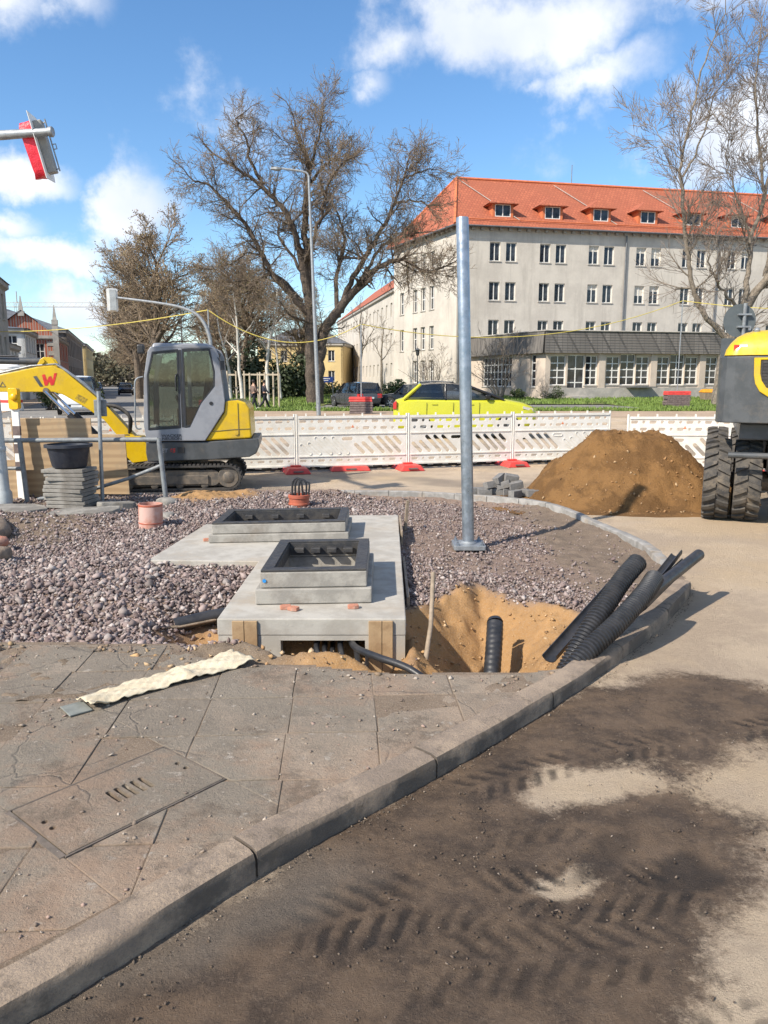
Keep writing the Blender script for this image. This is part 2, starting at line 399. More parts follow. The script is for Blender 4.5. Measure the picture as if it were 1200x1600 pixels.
def slab_mat():
    t = NT('paving_slab'); p = t.pos()
    sp = t.N('ShaderNodeSeparateXYZ', {0: p})
    g = t.mth('ADD', t.mth('MULTIPLY', t.mth('SUBTRACT', sp.outputs[0], t.mth('MULTIPLY', sp.outputs[1], .92)), .55), 2.15)   # near the kerb: dust carried from the road
    g = t.mth('ADD', g, t.mth('MULTIPLY', t.mth('SUBTRACT', t.noise(1.6, 8, .65, p), .5), 1.5), True)
    c = t.mix(g, (.25, .21, .16), (.41, .30, .212))
    oi = t.N('ShaderNodeObjectInfo')
    c = t.mix(t.mth('MULTIPLY', oi.outputs['Random'], .62), c, (.20, .162, .122))
    c = t.mix(t.ramp(t.noise(7, 9, .72, p), [(.5, 0), (.95, .75)]), c, (.125, .10, .075))
    c = t.mix(t.ramp(t.noise(3.1, 9, .75, p), [(.57, 0), (.85, .6)]), c, (.38, .30, .225))
    c = t.mix(t.ramp(t.noise(120, 4, .8, p), [(.55, 0), (.78, .5)]), c, (.12, .105, .09))
    cr = t.N('ShaderNodeTexVoronoi', {'Vector': t.mix(.22, p, t.N('ShaderNodeTexNoise', {'Vector': p, 'Scale': 3.5, 'Detail': 6}).outputs['Color']), 'Scale': 2.2}, feature='DISTANCE_TO_EDGE')
    crack = t.mth('MULTIPLY', t.ramp(cr.outputs['Distance'], [(.0, 1), (.014, 0)]), t.ramp(t.noise(.8, 2, .5, p), [(.5, 0), (.6, .8)]))
    c = t.mix(t.ramp(t.noise(1.25, 9, .72, p), [(.50, 0), (.70, .6)]), c, (.29, .19, .125))
    c = t.mix(t.ramp(t.noise(2.4, 9, .78, p), [(.58, 0), (.74, .7)]), c, (.135, .10, .07))
    c = t.mix(t.ramp(t.noise(14, 6, .7, p), [(.72, 0), (.85, .6)]), c, (.44, .385, .32))
    c = t.mix(t.mth('MULTIPLY', crack, .6), c, (.07, .06, .05))
    h = t.mth('SUBTRACT', t.mth('ADD', t.noise(45, 8, .75, p), t.mth('MULTIPLY', t.noise(160, 3, .8, p), .35)), t.mth('MULTIPLY', crack, .8))
    t.bump(h, .8, .009); return t.fin(c, .88)
M['slab'] = slab_mat()
def road_mat():
    t = NT('dusty_asphalt'); p = t.pos()
    dry = t.mix(t.ramp(t.noise(.9, 9, .68, p), [(.40, 0), (.60, 1)]), (.52, .41, .295), (.43, .335, .245))
    dry = t.mix(t.ramp(t.noise(.35, 6, .6, p), [(.5, 0), (.72, .8)]), dry, (.52, .39, .25))
    dry = t.mix(t.ramp(t.noise(150, 4, .85, p), [(.55, 0), (.9, .5)]), dry, (.20, .165, .13))
    wet = t.mix(t.ramp(t.noise(4.5, 9, .7, p), [(.33, 0), (.68, 1)]), (.155, .106, .07), (.08, .056, .04))
    wet = t.mix(t.ramp(t.noise(60, 5, .8, p), [(.56, 0), (.80, .65)]), wet, (.19, .14, .10))
    a = t.attr('wet'); edge = t.mth('ADD', a, t.mth('MULTIPLY', t.mth('SUBTRACT', t.noise(24, 9, .88, p), .5), .85))
    edge = t.mth('ADD', edge, t.mth('MULTIPLY', t.mth('SUBTRACT', t.noise(5, 8, .7, p), .5), .5))
    w = t.ramp(edge, [(.28, 0), (.72, 1)])
    c = t.mix(w, dry, wet)
    td = t.attr('tread'); c = t.mix(t.mth('MULTIPLY', td, .82), c, (.023, .019, .017))
    gr = t.attr('asph'); c = t.mix(gr, c, t.mix(t.ramp(t.noise(140, 4, .85, p), [(.35, 0), (.7, 1)]), (.15, .128, .105), (.25, .21, .168)))
    h = t.mth('ADD', t.noise(120, 5, .8, p), t.mth('MULTIPLY', t.noise(22, 6, .7, p), .8))
    t.bump(h, .8, .012)
    r = t.mth('SUBTRACT', .92, t.mth('MULTIPLY', t.mth('MULTIPLY', w, t.ramp(t.noise(5, 5, .6, p), [(.4, 0), (.7, 1)])), .18))
    return t.fin(c, r, 0, .3)
M['road'] = road_mat()
def bed_mat():
    t = NT('excavated_earth'); p = t.pos()
    c = t.attr('col', 'Color')
    c = t.mix(t.ramp(t.noise(30, 8, .75, p), [(.5, 0), (1, .4)]), c, (.15, .10, .065))
    c = t.mix(t.ramp(t.noise(140, 4, .8, p), [(.52, 0), (.75, .4)]), c, (.46, .38, .29))
    t.bump(t.mth('ADD', t.noise(55, 8, .78, p), t.mth('MULTIPLY', t.noise(180, 3, .8, p), .4)), .6, .012); return t.fin(c, .95, 0, .2)
M['bed'] = bed_mat()
def stone_mat(name, key='col'):
    t = NT(name); p = t.pos(); c = t.attr(key, 'Color')
    c = t.mix(t.ramp(t.noise(60, 6, .7, p), [(.5, 0), (.95, .4)]), c, (.20, .145, .125))
    t.bump(t.noise(120, 5, .7, p), .3, .004); return t.fin(c, .85, 0, .3)
M['stone'] = stone_mat('crushed_porphyry')
M['sand'] = None
def sand_mat():
    t = NT('building_sand'); p = t.pos()
    c = t.mix(t.ramp(t.noise(2.2, 8, .65, p), [(.40, 0), (.60, 1)]), (.30, .16, .06), (.20, .105, .04))
    c = t.mix(t.ramp(t.noise(1.1, 6, .7, p), [(.5, 0), (.75, .4)]), c, (.17, .09, .036))
    c = t.mix(t.ramp(t.noise(40, 7, .8, p), [(.5, 0), (.85, .6)]), c, (.16, .092, .042))
    c = t.mix(t.ramp(t.noise(160, 3, .8, p), [(.62, 0), (.9, .4)]), c, (.50, .33, .18))
    t.bump(t.mth('ADD', t.noise(30, 8, .75, p), t.mth('MULTIPLY', t.noise(150, 4, .8, p), .5)), .85, .03); return t.fin(c, .95, 0, .2)
M['sand'] = sand_mat()
def ground_mat(name, a, b, c2, sc=.3):
    t = NT(name); p = t.pos()
    c = t.mix(t.ramp(t.noise(sc, 9, .65, p), [(.40, 0), (.60, 1)]), a, b)
    c = t.mix(t.ramp(t.noise(sc * 9, 7, .7, p), [(.5, 0), (.72, .7)]), c, c2)
    t.bump(t.noise(30, 6, .75, p), .4, .01); return t.fin(c, .93, 0, .25)
M['ground'] = ground_mat('compacted_ground', (.33, .28, .22), (.26, .22, .175), (.40, .33, .25))
M['path'] = ground_mat('sandy_footpath', (.42, .315, .225), (.36, .27, .19), (.30, .22, .16), .5)
M['far_road'] = ground_mat('worn_asphalt', (.21, .20, .185), (.165, .158, .15), (.27, .25, .22), .4)
M['lawn'] = ground_mat('lawn_soil', (.085, .11, .03), (.11, .13, .035), (.16, .12, .06), .4)

# ------------------------------------------------------------------ ground, road, island bed
ISLAND = [(-9, -6.5), (-4, -1.6), (-2.3, .3), (-.93, 1.82), (-.44, 2.41), (.24, 3.1), (.9, 3.82), (1.4, 4.43), (1.92, 5.12), (2.36, 5.8), (2.56, 6.25),
          (2.62, 6.7), (2.66, 7.6), (2.56, 8.5), (2.36, 9.85), (2.02, 10.5), (1.15, 11.0), (.4, 11.25), (-.75, 11.32), (-1.95, 11.28), (-3.2, 11.3), (-9, 11.3)]
def inside(px, py, poly):
    r = np.zeros(np.shape(px), bool); n = len(poly)
    for i in range(n):
        x1, y1 = poly[i]; x2, y2 = poly[(i + 1) % n]
        if y1 == y2: continue
        c = ((y1 > py) != (y2 > py)) & (px < (x2 - x1) * (py - y1) / (y2 - y1) + x1)
        r ^= c
    return r
def pdist(px, py, poly, closed=True):
    d = np.full(np.shape(px), 1e9); n = len(poly)
    for i in range(n if closed else n - 1):
        x1, y1 = poly[i]; x2, y2 = poly[(i + 1) % n]
        L = (x2 - x1) ** 2 + (y2 - y1) ** 2
        t = np.clip(((px - x1) * (x2 - x1) + (py - y1) * (y2 - y1)) / max(L, 1e-9), 0, 1)
        d = np.minimum(d, np.hypot(px - x1 - t * (x2 - x1), py - y1 - t * (y2 - y1)))
    return d
def sdist(px, py, poly): return np.where(inside(px, py, poly), 1, -1) * pdist(px, py, poly)
def grid_mesh(xs, ys, zf, keep=None):
    X, Y = np.meshgrid(xs, ys); nx, ny = len(xs), len(ys)
    i = np.arange(nx * ny).reshape(ny, nx)
    f = np.stack([i[:-1, :-1], i[:-1, 1:], i[1:, 1:], i[1:, :-1]], -1).reshape(-1, 4)
    x, y = X.ravel(), Y.ravel()
    if keep is not None:
        cx = x[f].mean(1); cy = y[f].mean(1); f = f[keep(cx, cy)]
        used = np.unique(f); rm = -np.ones(len(x), np.int64); rm[used] = np.arange(len(used)); f = rm[f]; x = x[used]; y = y[used]
    return x, y, f

# far ground with an opening round the excavation
HX0, HX1, HY0, HY1 = -8.8, 2.5, 3.2, 11.2
b = MB(); o_ = 3000; g = -.03
for x0, x1, y0, y1 in ((-o_, o_, -o_, HY0), (-o_, o_, HY1, o_), (-o_, HX0, HY0, HY1), (HX1, o_, HY0, HY1)):
    b.add([(x0, y0, g), (x1, y0, g), (x1, y1, g), (x0, y1, g)], [(0, 1, 2, 3)])
tag(b.build('ground', M['ground']), kind='structure')

xs = np.concatenate([np.linspace(-40, -9, 32), np.linspace(-8.6, -1.5, 48), np.arange(-1.45, 3.2, .0125), np.linspace(3.25, 10, 90), np.linspace(10.6, 45, 36)])
ys = np.concatenate([np.linspace(-25, .5, 26), np.arange(.7, 1.5, .05), np.arange(1.5, 6.4, .0125), np.linspace(6.45, 16, 120), np.linspace(16.4, 36, 40)])
x, y, f = grid_mesh(xs, ys, None, keep=lambda cx, cy: sdist(cx, cy, ISLAND) < .10)
wx = x + (fbm(x * 1.7, y * 1.7, 3) - .5) * .55; wy = y + (fbm(x * 1.7, y * 1.7, 9) - .5) * .55
WET = [(-2.6, -.2), (-.55, 2.4), (.2, 3.1), (.75, 3.7), (1.3, 4.15), (2.1, 4.05), (2.35, 3.75), (1.35, 3.15), (1.1, 2.9), (1.45, 2.62), (1.25, 2.3), (.95, 2.0), (.75, 1.5), (.5, .6), (-.5, -1)]
sd = sdist(wx, wy, WET)
wet = sstep(-.30, .22, sd)
def spot(cx, cy, rx, ry, a=0):
    dx = wx - cx; dy = wy - cy; c, s_ = math.cos(a), math.sin(a)
    return np.sqrt(((dx * c + dy * s_) / rx) ** 2 + ((-dx * s_ + dy * c) / ry) ** 2)
wet *= sstep(.35, 1.55, spot(.84, 2.98, .30, .15, .35))
wet *= sstep(.1, 1.7, spot(.72, 2.5, .11, .075))
wet = np.maximum(wet, 1 - sstep(.7, 1.25, spot(1.06, 2.36, .16, .085, .2)))
wet = np.maximum(wet, .75 * (1 - sstep(.6, 1.4, spot(2.75, 3.55, .5, .12, .3))))
wet = np.maximum(wet, .8 * (1 - sstep(.5, 1.3, spot(1.9, 1.75, .35, .55, .1))) * (fbm(x * 6, y * 2, 31) > .42))
asph = (1 - sstep(.05, .34, pdist(wx, wy, [(-2.6, -.2), (-.66, 2.1), (-.35, 2.45)], False))) * .55
asph = np.maximum(asph, sstep(.55, .68, fbm(x * .5, y * .5, 5)) * .6 * sstep(6, 9, y))
dark = 1 - sstep(.6, 1.2, spot(1.06, 2.36, .15, .08, .2)); dark = np.maximum(dark, (1 - sstep(.5, 1.2, spot(.86, 2.55, .14, .06, .1))) * .7)
tread = np.zeros_like(x)
near = (y < 6.4) & (y > 1.2) & (x > -1.4) & (x < 3.4)
def track(P, w, pitch, amp=1., ph=0., seed=1):
    global tread
    P = [Vector((*p, 0)) for p in P]; Q = smoothpath(P, 14); acc_ = 0
    best = np.full(x.shape, 1e9); sb = np.zeros_like(x); tb = np.zeros_like(x)
    xn, yn = x[near], y[near]; bn = best[near]; sn = sb[near]; tn = tb[near]
    for a, c in zip(Q[:-1], Q[1:]):
        d = c - a; L = d.length
        t = np.clip(((xn - a.x) * d.x + (yn - a.y) * d.y) / (L * L), 0, 1)
        ex = xn - a.x - t * d.x; ey = yn - a.y - t * d.y; e = np.hypot(ex, ey)
        m = e < bn; bn = np.where(m, e, bn); sn = np.where(m, acc_ + t * L, sn)
        tn = np.where(m, np.sign(d.x * ey - d.y * ex) * e, tn); acc_ += L
    sn = sn + (fbm(xn * 6, yn * 6, seed) - .5) * .045 + (fbm(xn * 28, yn * 28, seed + 2) - .5) * .018; tn2 = tn + (fbm(xn * 6, yn * 6, seed + 5) - .5) * .03 + (fbm(xn * 28, yn * 28, seed + 3) - .5) * .015
    q = ((sn + np.abs(tn2) * .75 + np.where(tn2 > 0, pitch * .5, 0) + ph) / pitch) % 1
    lug = sstep(.0, .10, q) * (1 - sstep(.46, .58, q))
    band = sstep(.010, .026, np.abs(tn2)) * (1 - sstep(w * .5 - .03, w * .5, np.abs(tn2)))
    ends = sstep(0, .12, sn) * (1 - sstep(acc_ - .15, acc_, sn))
    br = sstep(.32, .58, fbm(xn * 4.2, yn * 4.2, seed + 11)) * (.7 + .3 * sstep(.35, .6, fbm(xn * 22, yn * 22, seed + 19)))
    full = np.zeros_like(x); full[near] = lug * band * ends * br * amp
    tread = np.maximum(tread, full)
track([(-.35, 2.12), (.15, 2.3), (.6, 2.33), (1.15, 2.38)], .34, .088, 1, 0, 3)
track([(-.45, 1.75), (.1, 1.98), (.6, 2.05), (1.05, 2.1)], .30, .088, .75, .03, 5)
track([(.28, 2.95), (.6, 3.12), (1.0, 3.3), (1.6, 3.5), (2.6, 3.75)], .24, .085, .9, 0, 7)
track([(.15, 2.62), (.55, 2.72), (.9, 2.72)], .26, .088, .5, 0, 9)
track([(1.08, 2.2), (.98, 1.9), (.9, 1.55), (.85, 1.2)], .26, .095, .7, 0, 13)
tread = np.maximum(tread, dark * .85)
z = .010 * (fbm(x * .8, y * .8, 41) - .5) + .012 * (fbm(x * 7, y * 7, 43) - .5) * wet - .006 * tread * wet + .005 * wet
z = np.where(near, z + (fbm(x * 30, y * 30, 47, 3) - .5) * .008 * (.35 + wet), z)
me = npmesh('road', np.stack([x, y, z], 1), f, [M['road']], True, {'wet': wet, 'tread': tread * (near), 'asph': asph})
tag(link('road', me), kind='structure')

# ---- bed of the excavation
PIT = [(.12, 3.85), (.12, 5.68), (.32, 5.82), (.6, 6.15), (.8, 6.42), (1.0, 6.08), (1.36, 5.76), (1.5, 5.38), (1.3, 4.75), (1.08, 4.35), (.95, 3.85)]
TRENCH = [(-.95, 4.55), (.2, 4.2), (.2, 5.3), (-.95, 5.3)]
def bed_z(x, y):
    x = np.asarray(x, float); y = np.asarray(y, float)
    z = -.045 + .05 * (fbm(x * 1.3, y * 1.3, 61) - .5) + .03 * (fbm(x * 5, y * 5, 67) - .5)
    z = z - .05 * sstep(-1.2, -2.6, x) * sstep(7.5, 5.2, y)
    z = z + .10 * np.exp(-(((x + 2.9) / .9) ** 2 + ((y - 6.2) / .5) ** 2)) + .07 * np.exp(-(((x + 2.0) / .6) ** 2 + ((y - 6.0) / .35) ** 2))
    z = z - .30 * np.exp(-(((x + 1.36) / .26) ** 2 + ((y - 5.45) / .36) ** 2))
    z = z + .10 * sstep(-2.9, -3.6, x) * sstep(8.4, 9.3, y) + .20 * sstep(-3.2, -4.2, x) * sstep(7.6, 6.9, y)
    z = z + .12 * np.exp(-(((x + 2.55) / .55) ** 2 + ((y - 10.75) / .5) ** 2))
    z = z + .085 * sstep(6.1, 6.8, y) * sstep(.0, -.8, x) * sstep(-3.4, -2.6, x)
    wob = (fbm(x * 4, y * 4, 71) - .5) * .16
    d = sdist(x, y, PIT) + wob
    z = z - np.clip(d * .95, 0, .46)
    z = z + .13 * np.exp(-(((x - .70) / .13) ** 2 + ((y - 6.15) / .28) ** 2))            # sand spur between pit and gravel
    z = z + .16 * np.exp(-(((x - 1.12) / .24) ** 2 + ((y - 5.35) / .42) ** 2))
    d2 = sdist(x, y, TRENCH) + wob * .5
    z = z - np.clip(d2 * 1.6, 0, .36)
    z = z + .165 * np.exp(-(((x + .3) / .42) ** 2 + ((y - 4.34) / .14) ** 2)) + .165 * np.exp(-(((x + .95) / .35) ** 2 + ((y - 4.52) / .18) ** 2))
    z = np.where(x < -.9, np.maximum(z, .07 - .5 * np.clip(y - 4.5, 0, 9)), z)           # old ground tapering behind the paving
    ek = pdist(x, y, ISLAND[9:20], False)
    z = z + .07 * np.exp(-(ek / .22) ** 2) + .05 * sstep(1.5, 2.1, x) * (fbm(x * 3, y * 3, 77))
    return z
def sand_mask(x, y):
    n = (fbm(x * 3.5, y * 3.5, 81) - .5)
    s = sstep(-.06, .08, sdist(x, y, PIT) + n * .18)
    s = np.maximum(s, sstep(.6, .2, np.hypot((x + 1.34) / .62, (y - 5.42) / .85) + n * .5))
    s = np.maximum(s, sstep(-.12, .05, sdist(x, y, TRENCH) + n * .2))
    s = np.maximum(s, sstep(1.1, .7, np.hypot((x + 2.5) / .75, (y - 10.8) / .45) + n * .8))
    s = np.maximum(s, sstep(.25, -.05, y - 4.5 + n * .35) * (x < .1))
    return s
bx_ = np.arange(-8, 2.7, .025); by_ = np.arange(3.7, 11.35, .025)
x, y, f = grid_mesh(bx_, by_, None, keep=lambda cx, cy: sdist(cx, cy, ISLAND) > .03)
z = bed_z(x, y)
z = z + (fbm(x * 14, y * 14, 91, 3) - .5) * (.03 + .045 * sand_mask(x, y))
sm = sand_mask(x, y); n1 = fbm(x * 2.2, y * 2.2, 95)[:, None]; n2 = fbm(x * 9, y * 9, 97)[:, None]
grav = np.array([.235, .168, .135]) * (.75 + .5 * n2) * (1 - .25 * n1)
soil = np.array([.16, .12, .09]) * (.7 + .6 * n2)
sandc = np.array([.36, .205, .085]) * (.72 + .5 * n2)
sm2 = np.clip(np.maximum(sstep(1.55, 2.05, x + (n1[:, 0] - .5) * .9) * sstep(4.9, 5.6, y), sstep(-3.0, -3.7, x + (n1[:, 0] - .5))), 0, 1)[:, None]
col = grav * (1 - sm2) + soil * sm2
dk = sstep(.5, .65, n1) * sstep(.4, 0, np.abs(y - 5.2))[:, None]
col = col * (1 - sm[:, None]) + sandc * sm[:, None]
fr = (sstep(4.75, 4.5, y) * sstep(-.3, -.8, x))[:, None]
col = col * (1 - fr) + np.array([.20, .15, .105]) * (.6 + .8 * n2) * fr
me = npmesh('excavated_bed', np.stack([x, y, z], 1), f, [M['bed']], True, {'col': col})
tag(link('excavated_bed', me), kind='structure')

# ---- crushed stone, each a small faceted lump
def ico():
    t = (1 + 5 ** .5) / 2
    v = np.array([(-1, t, 0), (1, t, 0), (-1, -t, 0), (1, -t, 0), (0, -1, t), (0, 1, t), (0, -1, -t), (0, 1, -t), (t, 0, -1), (t, 0, 1), (-t, 0, -1), (-t, 0, 1)]) / math.hypot(1, t)
    f = np.array([(0, 11, 5), (0, 5, 1), (0, 1, 7), (0, 7, 10), (0, 10, 11), (1, 5, 9), (5, 11, 4), (11, 10, 2), (10, 7, 6), (7, 1, 8), (3, 9, 4), (3, 4, 2), (3, 2, 6), (3, 6, 8), (3, 8, 9), (4, 9, 5), (2, 4, 11), (6, 2, 10), (8, 6, 7), (9, 8, 1)])
    return v, f
def chunk():
    v = np.array([(-1.1, 0, 0), (1.1, 0, 0), (0, -1.1, 0), (0, 1.1, 0), (-.35, .3, .95), (.4, -.3, -.95), (.5, .35, .8), (-.5, -.4, -.7)])
    f = np.array([(0, 2, 4), (2, 6, 4), (2, 1, 6), (1, 3, 6), (6, 3, 4), (3, 0, 4), (2, 0, 7), (2, 7, 5), (1, 2, 5), (3, 1, 5), (3, 5, 7), (0, 3, 7)])
    return v, f
def stones(px, py, pz, size, cols, rng, flat=.72):
    n = len(px); v, f = chunk()
    V = v[None] * (1 + rng.uniform(-.35, .35, (n, 8, 1))) + rng.uniform(-.3, .3, (n, 8, 3))
    sc = np.stack([rng.uniform(.8, 1.35, n), rng.uniform(.65, 1.05, n), rng.uniform(.5, .9, n) * flat / .72], 1)
    V = V * sc[:, None] * size[:, None, None] * .5
    a = rng.uniform(0, 6.28, n); bta = rng.normal(0, .6, n)
    c, s_ = np.cos(bta)[:, None], np.sin(bta)[:, None]
    X, Yv, Z = V[..., 0], V[..., 1], V[..., 2]
    X, Z = X * c - Z * s_, X * s_ + Z * c
    c, s_ = np.cos(a)[:, None], np.sin(a)[:, None]
    X, Yv = X * c - Yv * s_, X * s_ + Yv * c
    V = np.stack([X + px[:, None], Yv + py[:, None], Z + pz[:, None]], -1).reshape(-1, 3)
    Fc = (f[None] + (np.arange(n) * 8)[:, None, None]).reshape(-1, 3)
    return V, Fc, np.repeat(cols, 8, 0)
rng = np.random.default_rng(5)
N0 = 150000
gx = rng.uniform(-5.2, 2.5, N0); gy = rng.uniform(4.55, 11.2, N0)
sm = sand_mask(gx, gy); kdist = sdist(gx, gy, ISLAND)
right = sstep(.0, .3, gx) * (gy > 5)
n1 = fbm(gx * 2.2, gy * 2.2, 95); soilm = sstep(1.5, 2.0, gx + (n1 - .5) * .9) * (gy > 4.9)
fines = fbm(gx * 1.5, gy * 1.5, 111)
dens = (1 - sm) ** 2 * (1 - .88 * soilm) * np.where(right > .5, .28 + .62 * sstep(.42, .62, fines) + .6 * sstep(6.9, 6.1, gy), 1.0) * sstep(.10, .2, kdist)
dens *= 1 - .75 * sstep(-3.1, -3.8, gx) * sstep(7.2, 8.5, gy)
dens *= sstep(4.6, 4.85, gy + (fines - .5) * .3)
inch = ((gx > -1.16) & (gx < .16) & (gy > 5.0) & (gy < 9.16)) | ((gx > -2.12) & (gx < -1.1) & (gy > 6.8) & (gy < 8.62))
ok = (rng.random(N0) < dens) & ~inch
gx, gy, right, sm = gx[ok], gy[ok], right[ok], sm[ok]
size = np.clip(rng.lognormal(math.log(.027), .42, len(gx)), .010, .075) * np.where(right > .5, .72, 1) * np.where(gy > 7.2, .82, 1)
gz = bed_z(gx, gy) + size * rng.uniform(-.12, .42, len(gx)) + np.where(rng.random(len(gx)) < .2, .014, 0)
base = np.array([(.42, .335, .31), (.33, .25, .23), (.58, .51, .475), (.25, .185, .175), (.45, .38, .345)])
cols = base[rng.choice(5, len(gx), p=[.34, .27, .14, .15, .10])] * rng.uniform(.38, .85, (len(gx), 1))
V, Fc, C = stones(gx, gy, gz, size, cols, rng)
me = npmesh('gravel', V, Fc, [M['stone']], False, {'col': C})
tag(link('gravel', me), 'pinkish crushed stone spread over the excavated bed', 'gravel', kind='stuff')

# ------------------------------------------------------------------ old pavement slabs
def KIN(xx): return np.interp(xx, [-2.45, -1.06, -.48, .15, .89, 1.27, 1.5], [.45, 1.93, 2.52, 3.2, 3.97, 4.47, 4.75])   # inner kerb line y(x)
def EDGE(xx): return np.interp(xx, [-9, -2.4, -1.3, -1.1, -.75, -.45, .05, .5, .95, 1.3], [4.62, 4.6, 4.55, 4.32, 4.2, 4.2, 4.06, 4.07, 4.1, 4.3])
_c0 = np.array([-1.04, 2.81]); _cd = np.array([.6459, .7634]); _cn = np.array([-.7634, .6459])
def pave_keep(cx, cy):
    u_, v_ = (cx - _c0[0]) * _cd[0] + (cy - _c0[1]) * _cd[1], (cx - _c0[0]) * _cn[0] + (cy - _c0[1]) * _cn[1]
    return (cy > KIN(cx) - .06) & (cy < EDGE(cx) + .03) & ~((np.abs(u_) < .345) & (np.abs(v_) < .222))
x, y, f = grid_mesh(np.arange(-4.2, 1.5, .03), np.arange(.3, 4.7, .03), None, keep=pave_keep)
pav = link('pavement', npmesh('pavement', np.stack([x, y, np.full(len(x), .0812) + .004 * (fbm(x * 9, y * 9, 171) - .5)], 1), f, [M['bed']], True, {'col': np.tile([.20, .15, .108], (len(x), 1)) * (.7 + .6 * fbm(x * 7, y * 7, 173))[:, None]})); tag(pav, kind='structure')
def clip_half(poly, nx_, ny_, c):
    out = []
    for i in range(len(poly)):
        p, q = poly[i], poly[(i + 1) % len(poly)]
        dp = nx_ * p[0] + ny_ * p[1] - c; dq = nx_ * q[0] + ny_ * q[1] - c
        if dp <= 0: out.append(p)
        if dp * dq < 0:
            t = dp / (dp - dq); out.append((p[0] + t * (q[0] - p[0]), p[1] + t * (q[1] - p[1])))
    return out
def lay_slab(q):
    ar = abs(sum(q[i][0] * q[(i + 1) % len(q)][1] - q[(i + 1) % len(q)][0] * q[i][1] for i in range(len(q)))) / 2
    if ar < .012: return
    b = MB(); dz = random.uniform(-.004, .004); tx, ty = random.uniform(-.012, .012), random.uniform(-.012, .012)
    mx_, my_ = sum(p[0] for p in q) / len(q), sum(p[1] for p in q) / len(q)
    lo = [(p[0], p[1], .03) for p in q]; hi = [(p[0], p[1], .085 + dz + (p[0] - mx_) * tx + (p[1] - my_) * ty) for p in q]
    n = len(q)
    b.add(lo + hi, [tuple(range(n, 2 * n))] + [(i, (i + 1) % n, (i + 1) % n + n, i + n) for i in range(n)])
    b.build('paving_slab', M['slab'], pav, bevel=.004, seg=2)
COVER = [(-1.43, 2.69), (-.99, 3.21), (-.66, 2.96), (-1.08, 2.38)]
cvd = Vector((.44, .52, 0)).normalized(); cvn = Vector((-cvd.y, cvd.x, 0))
random.seed(4)
rot = R(3); ux, uy = math.cos(rot), math.sin(rot)
rows = [(.42 + .42 * j, .42) for j in range(11)]
for j, (v0, hgt) in enumerate(rows):
    u = -4.05 + random.uniform(-.012, .012)
    while u < 1.6:
        wd = .42; gp = random.uniform(.001, .003)
        q = [(u + gp, v0 + gp), (u + wd - gp, v0 + gp), (u + wd - gp, v0 + hgt - gp), (u + gp, v0 + hgt - gp)]
        q = [(a * ux - c * uy + random.uniform(-.002, .002), a * uy + c * ux + random.uniform(-.002, .002)) for a, c in q]
        u += wd
        cx = sum(p[0] for p in q) / 4; cy = sum(p[1] for p in q) / 4
        # kerb side
        for xa, xb in ((-2.45, -1.06), (-1.06, -.48), (-.48, .15), (.15, .89), (.89, 1.27)):
            if xa - .4 < cx < xb + (.4 if xb < 1.2 else 9):
                ya, yb = float(KIN(xa)), float(KIN(xb)); nx_, ny_ = (yb - ya), -(xb - xa); L = math.hypot(nx_, ny_)
                q = clip_half(q, nx_ / L, ny_ / L, (nx_ * xa + ny_ * ya) / L + (.0 - .004))
                if len(q) < 3: break
        if len(q) < 3: continue
        e0, e1 = float(EDGE(cx - .2)), float(EDGE(cx + .2)); nx_, ny_ = -(e1 - e0), .4; L = math.hypot(nx_, ny_)
        jit = random.uniform(-.05, .01) if cx < -.8 else 0
        q = clip_half(q, nx_ / L, ny_ / L, (nx_ * (cx - .2) + ny_ * e0) / L + jit)
        if len(q) < 3: continue
        # inspection cover opening
        ins = all((Vector((p[0], p[1], 0)) - Vector((-1.04, 2.81, 0))).length < .2 for p in q)
        c0 = Vector((-1.04, 2.81, 0)); hw, hh = .36, .235
        dd = Vector((cx, cy, 0)) - c0
        parts = [q]
        if abs(dd.dot(cvd)) < hw + .35 and abs(dd.dot(cvn)) < hh + .35:
            parts = []; rest = q
            for nv, lim in ((cvd, hw - .012), (-cvd, hw - .012), (cvn, hh - .010), (-cvn, hh - .010)):
                k0 = (c0.dot(nv) if True else 0) + lim
                out_ = clip_half(rest, -nv.x, -nv.y, -k0); rest = clip_half(rest, nv.x, nv.y, k0)
                if len(out_) >= 3: parts.append(out_)
                if len(rest) < 3: break
        for q in parts: lay_slab(q)

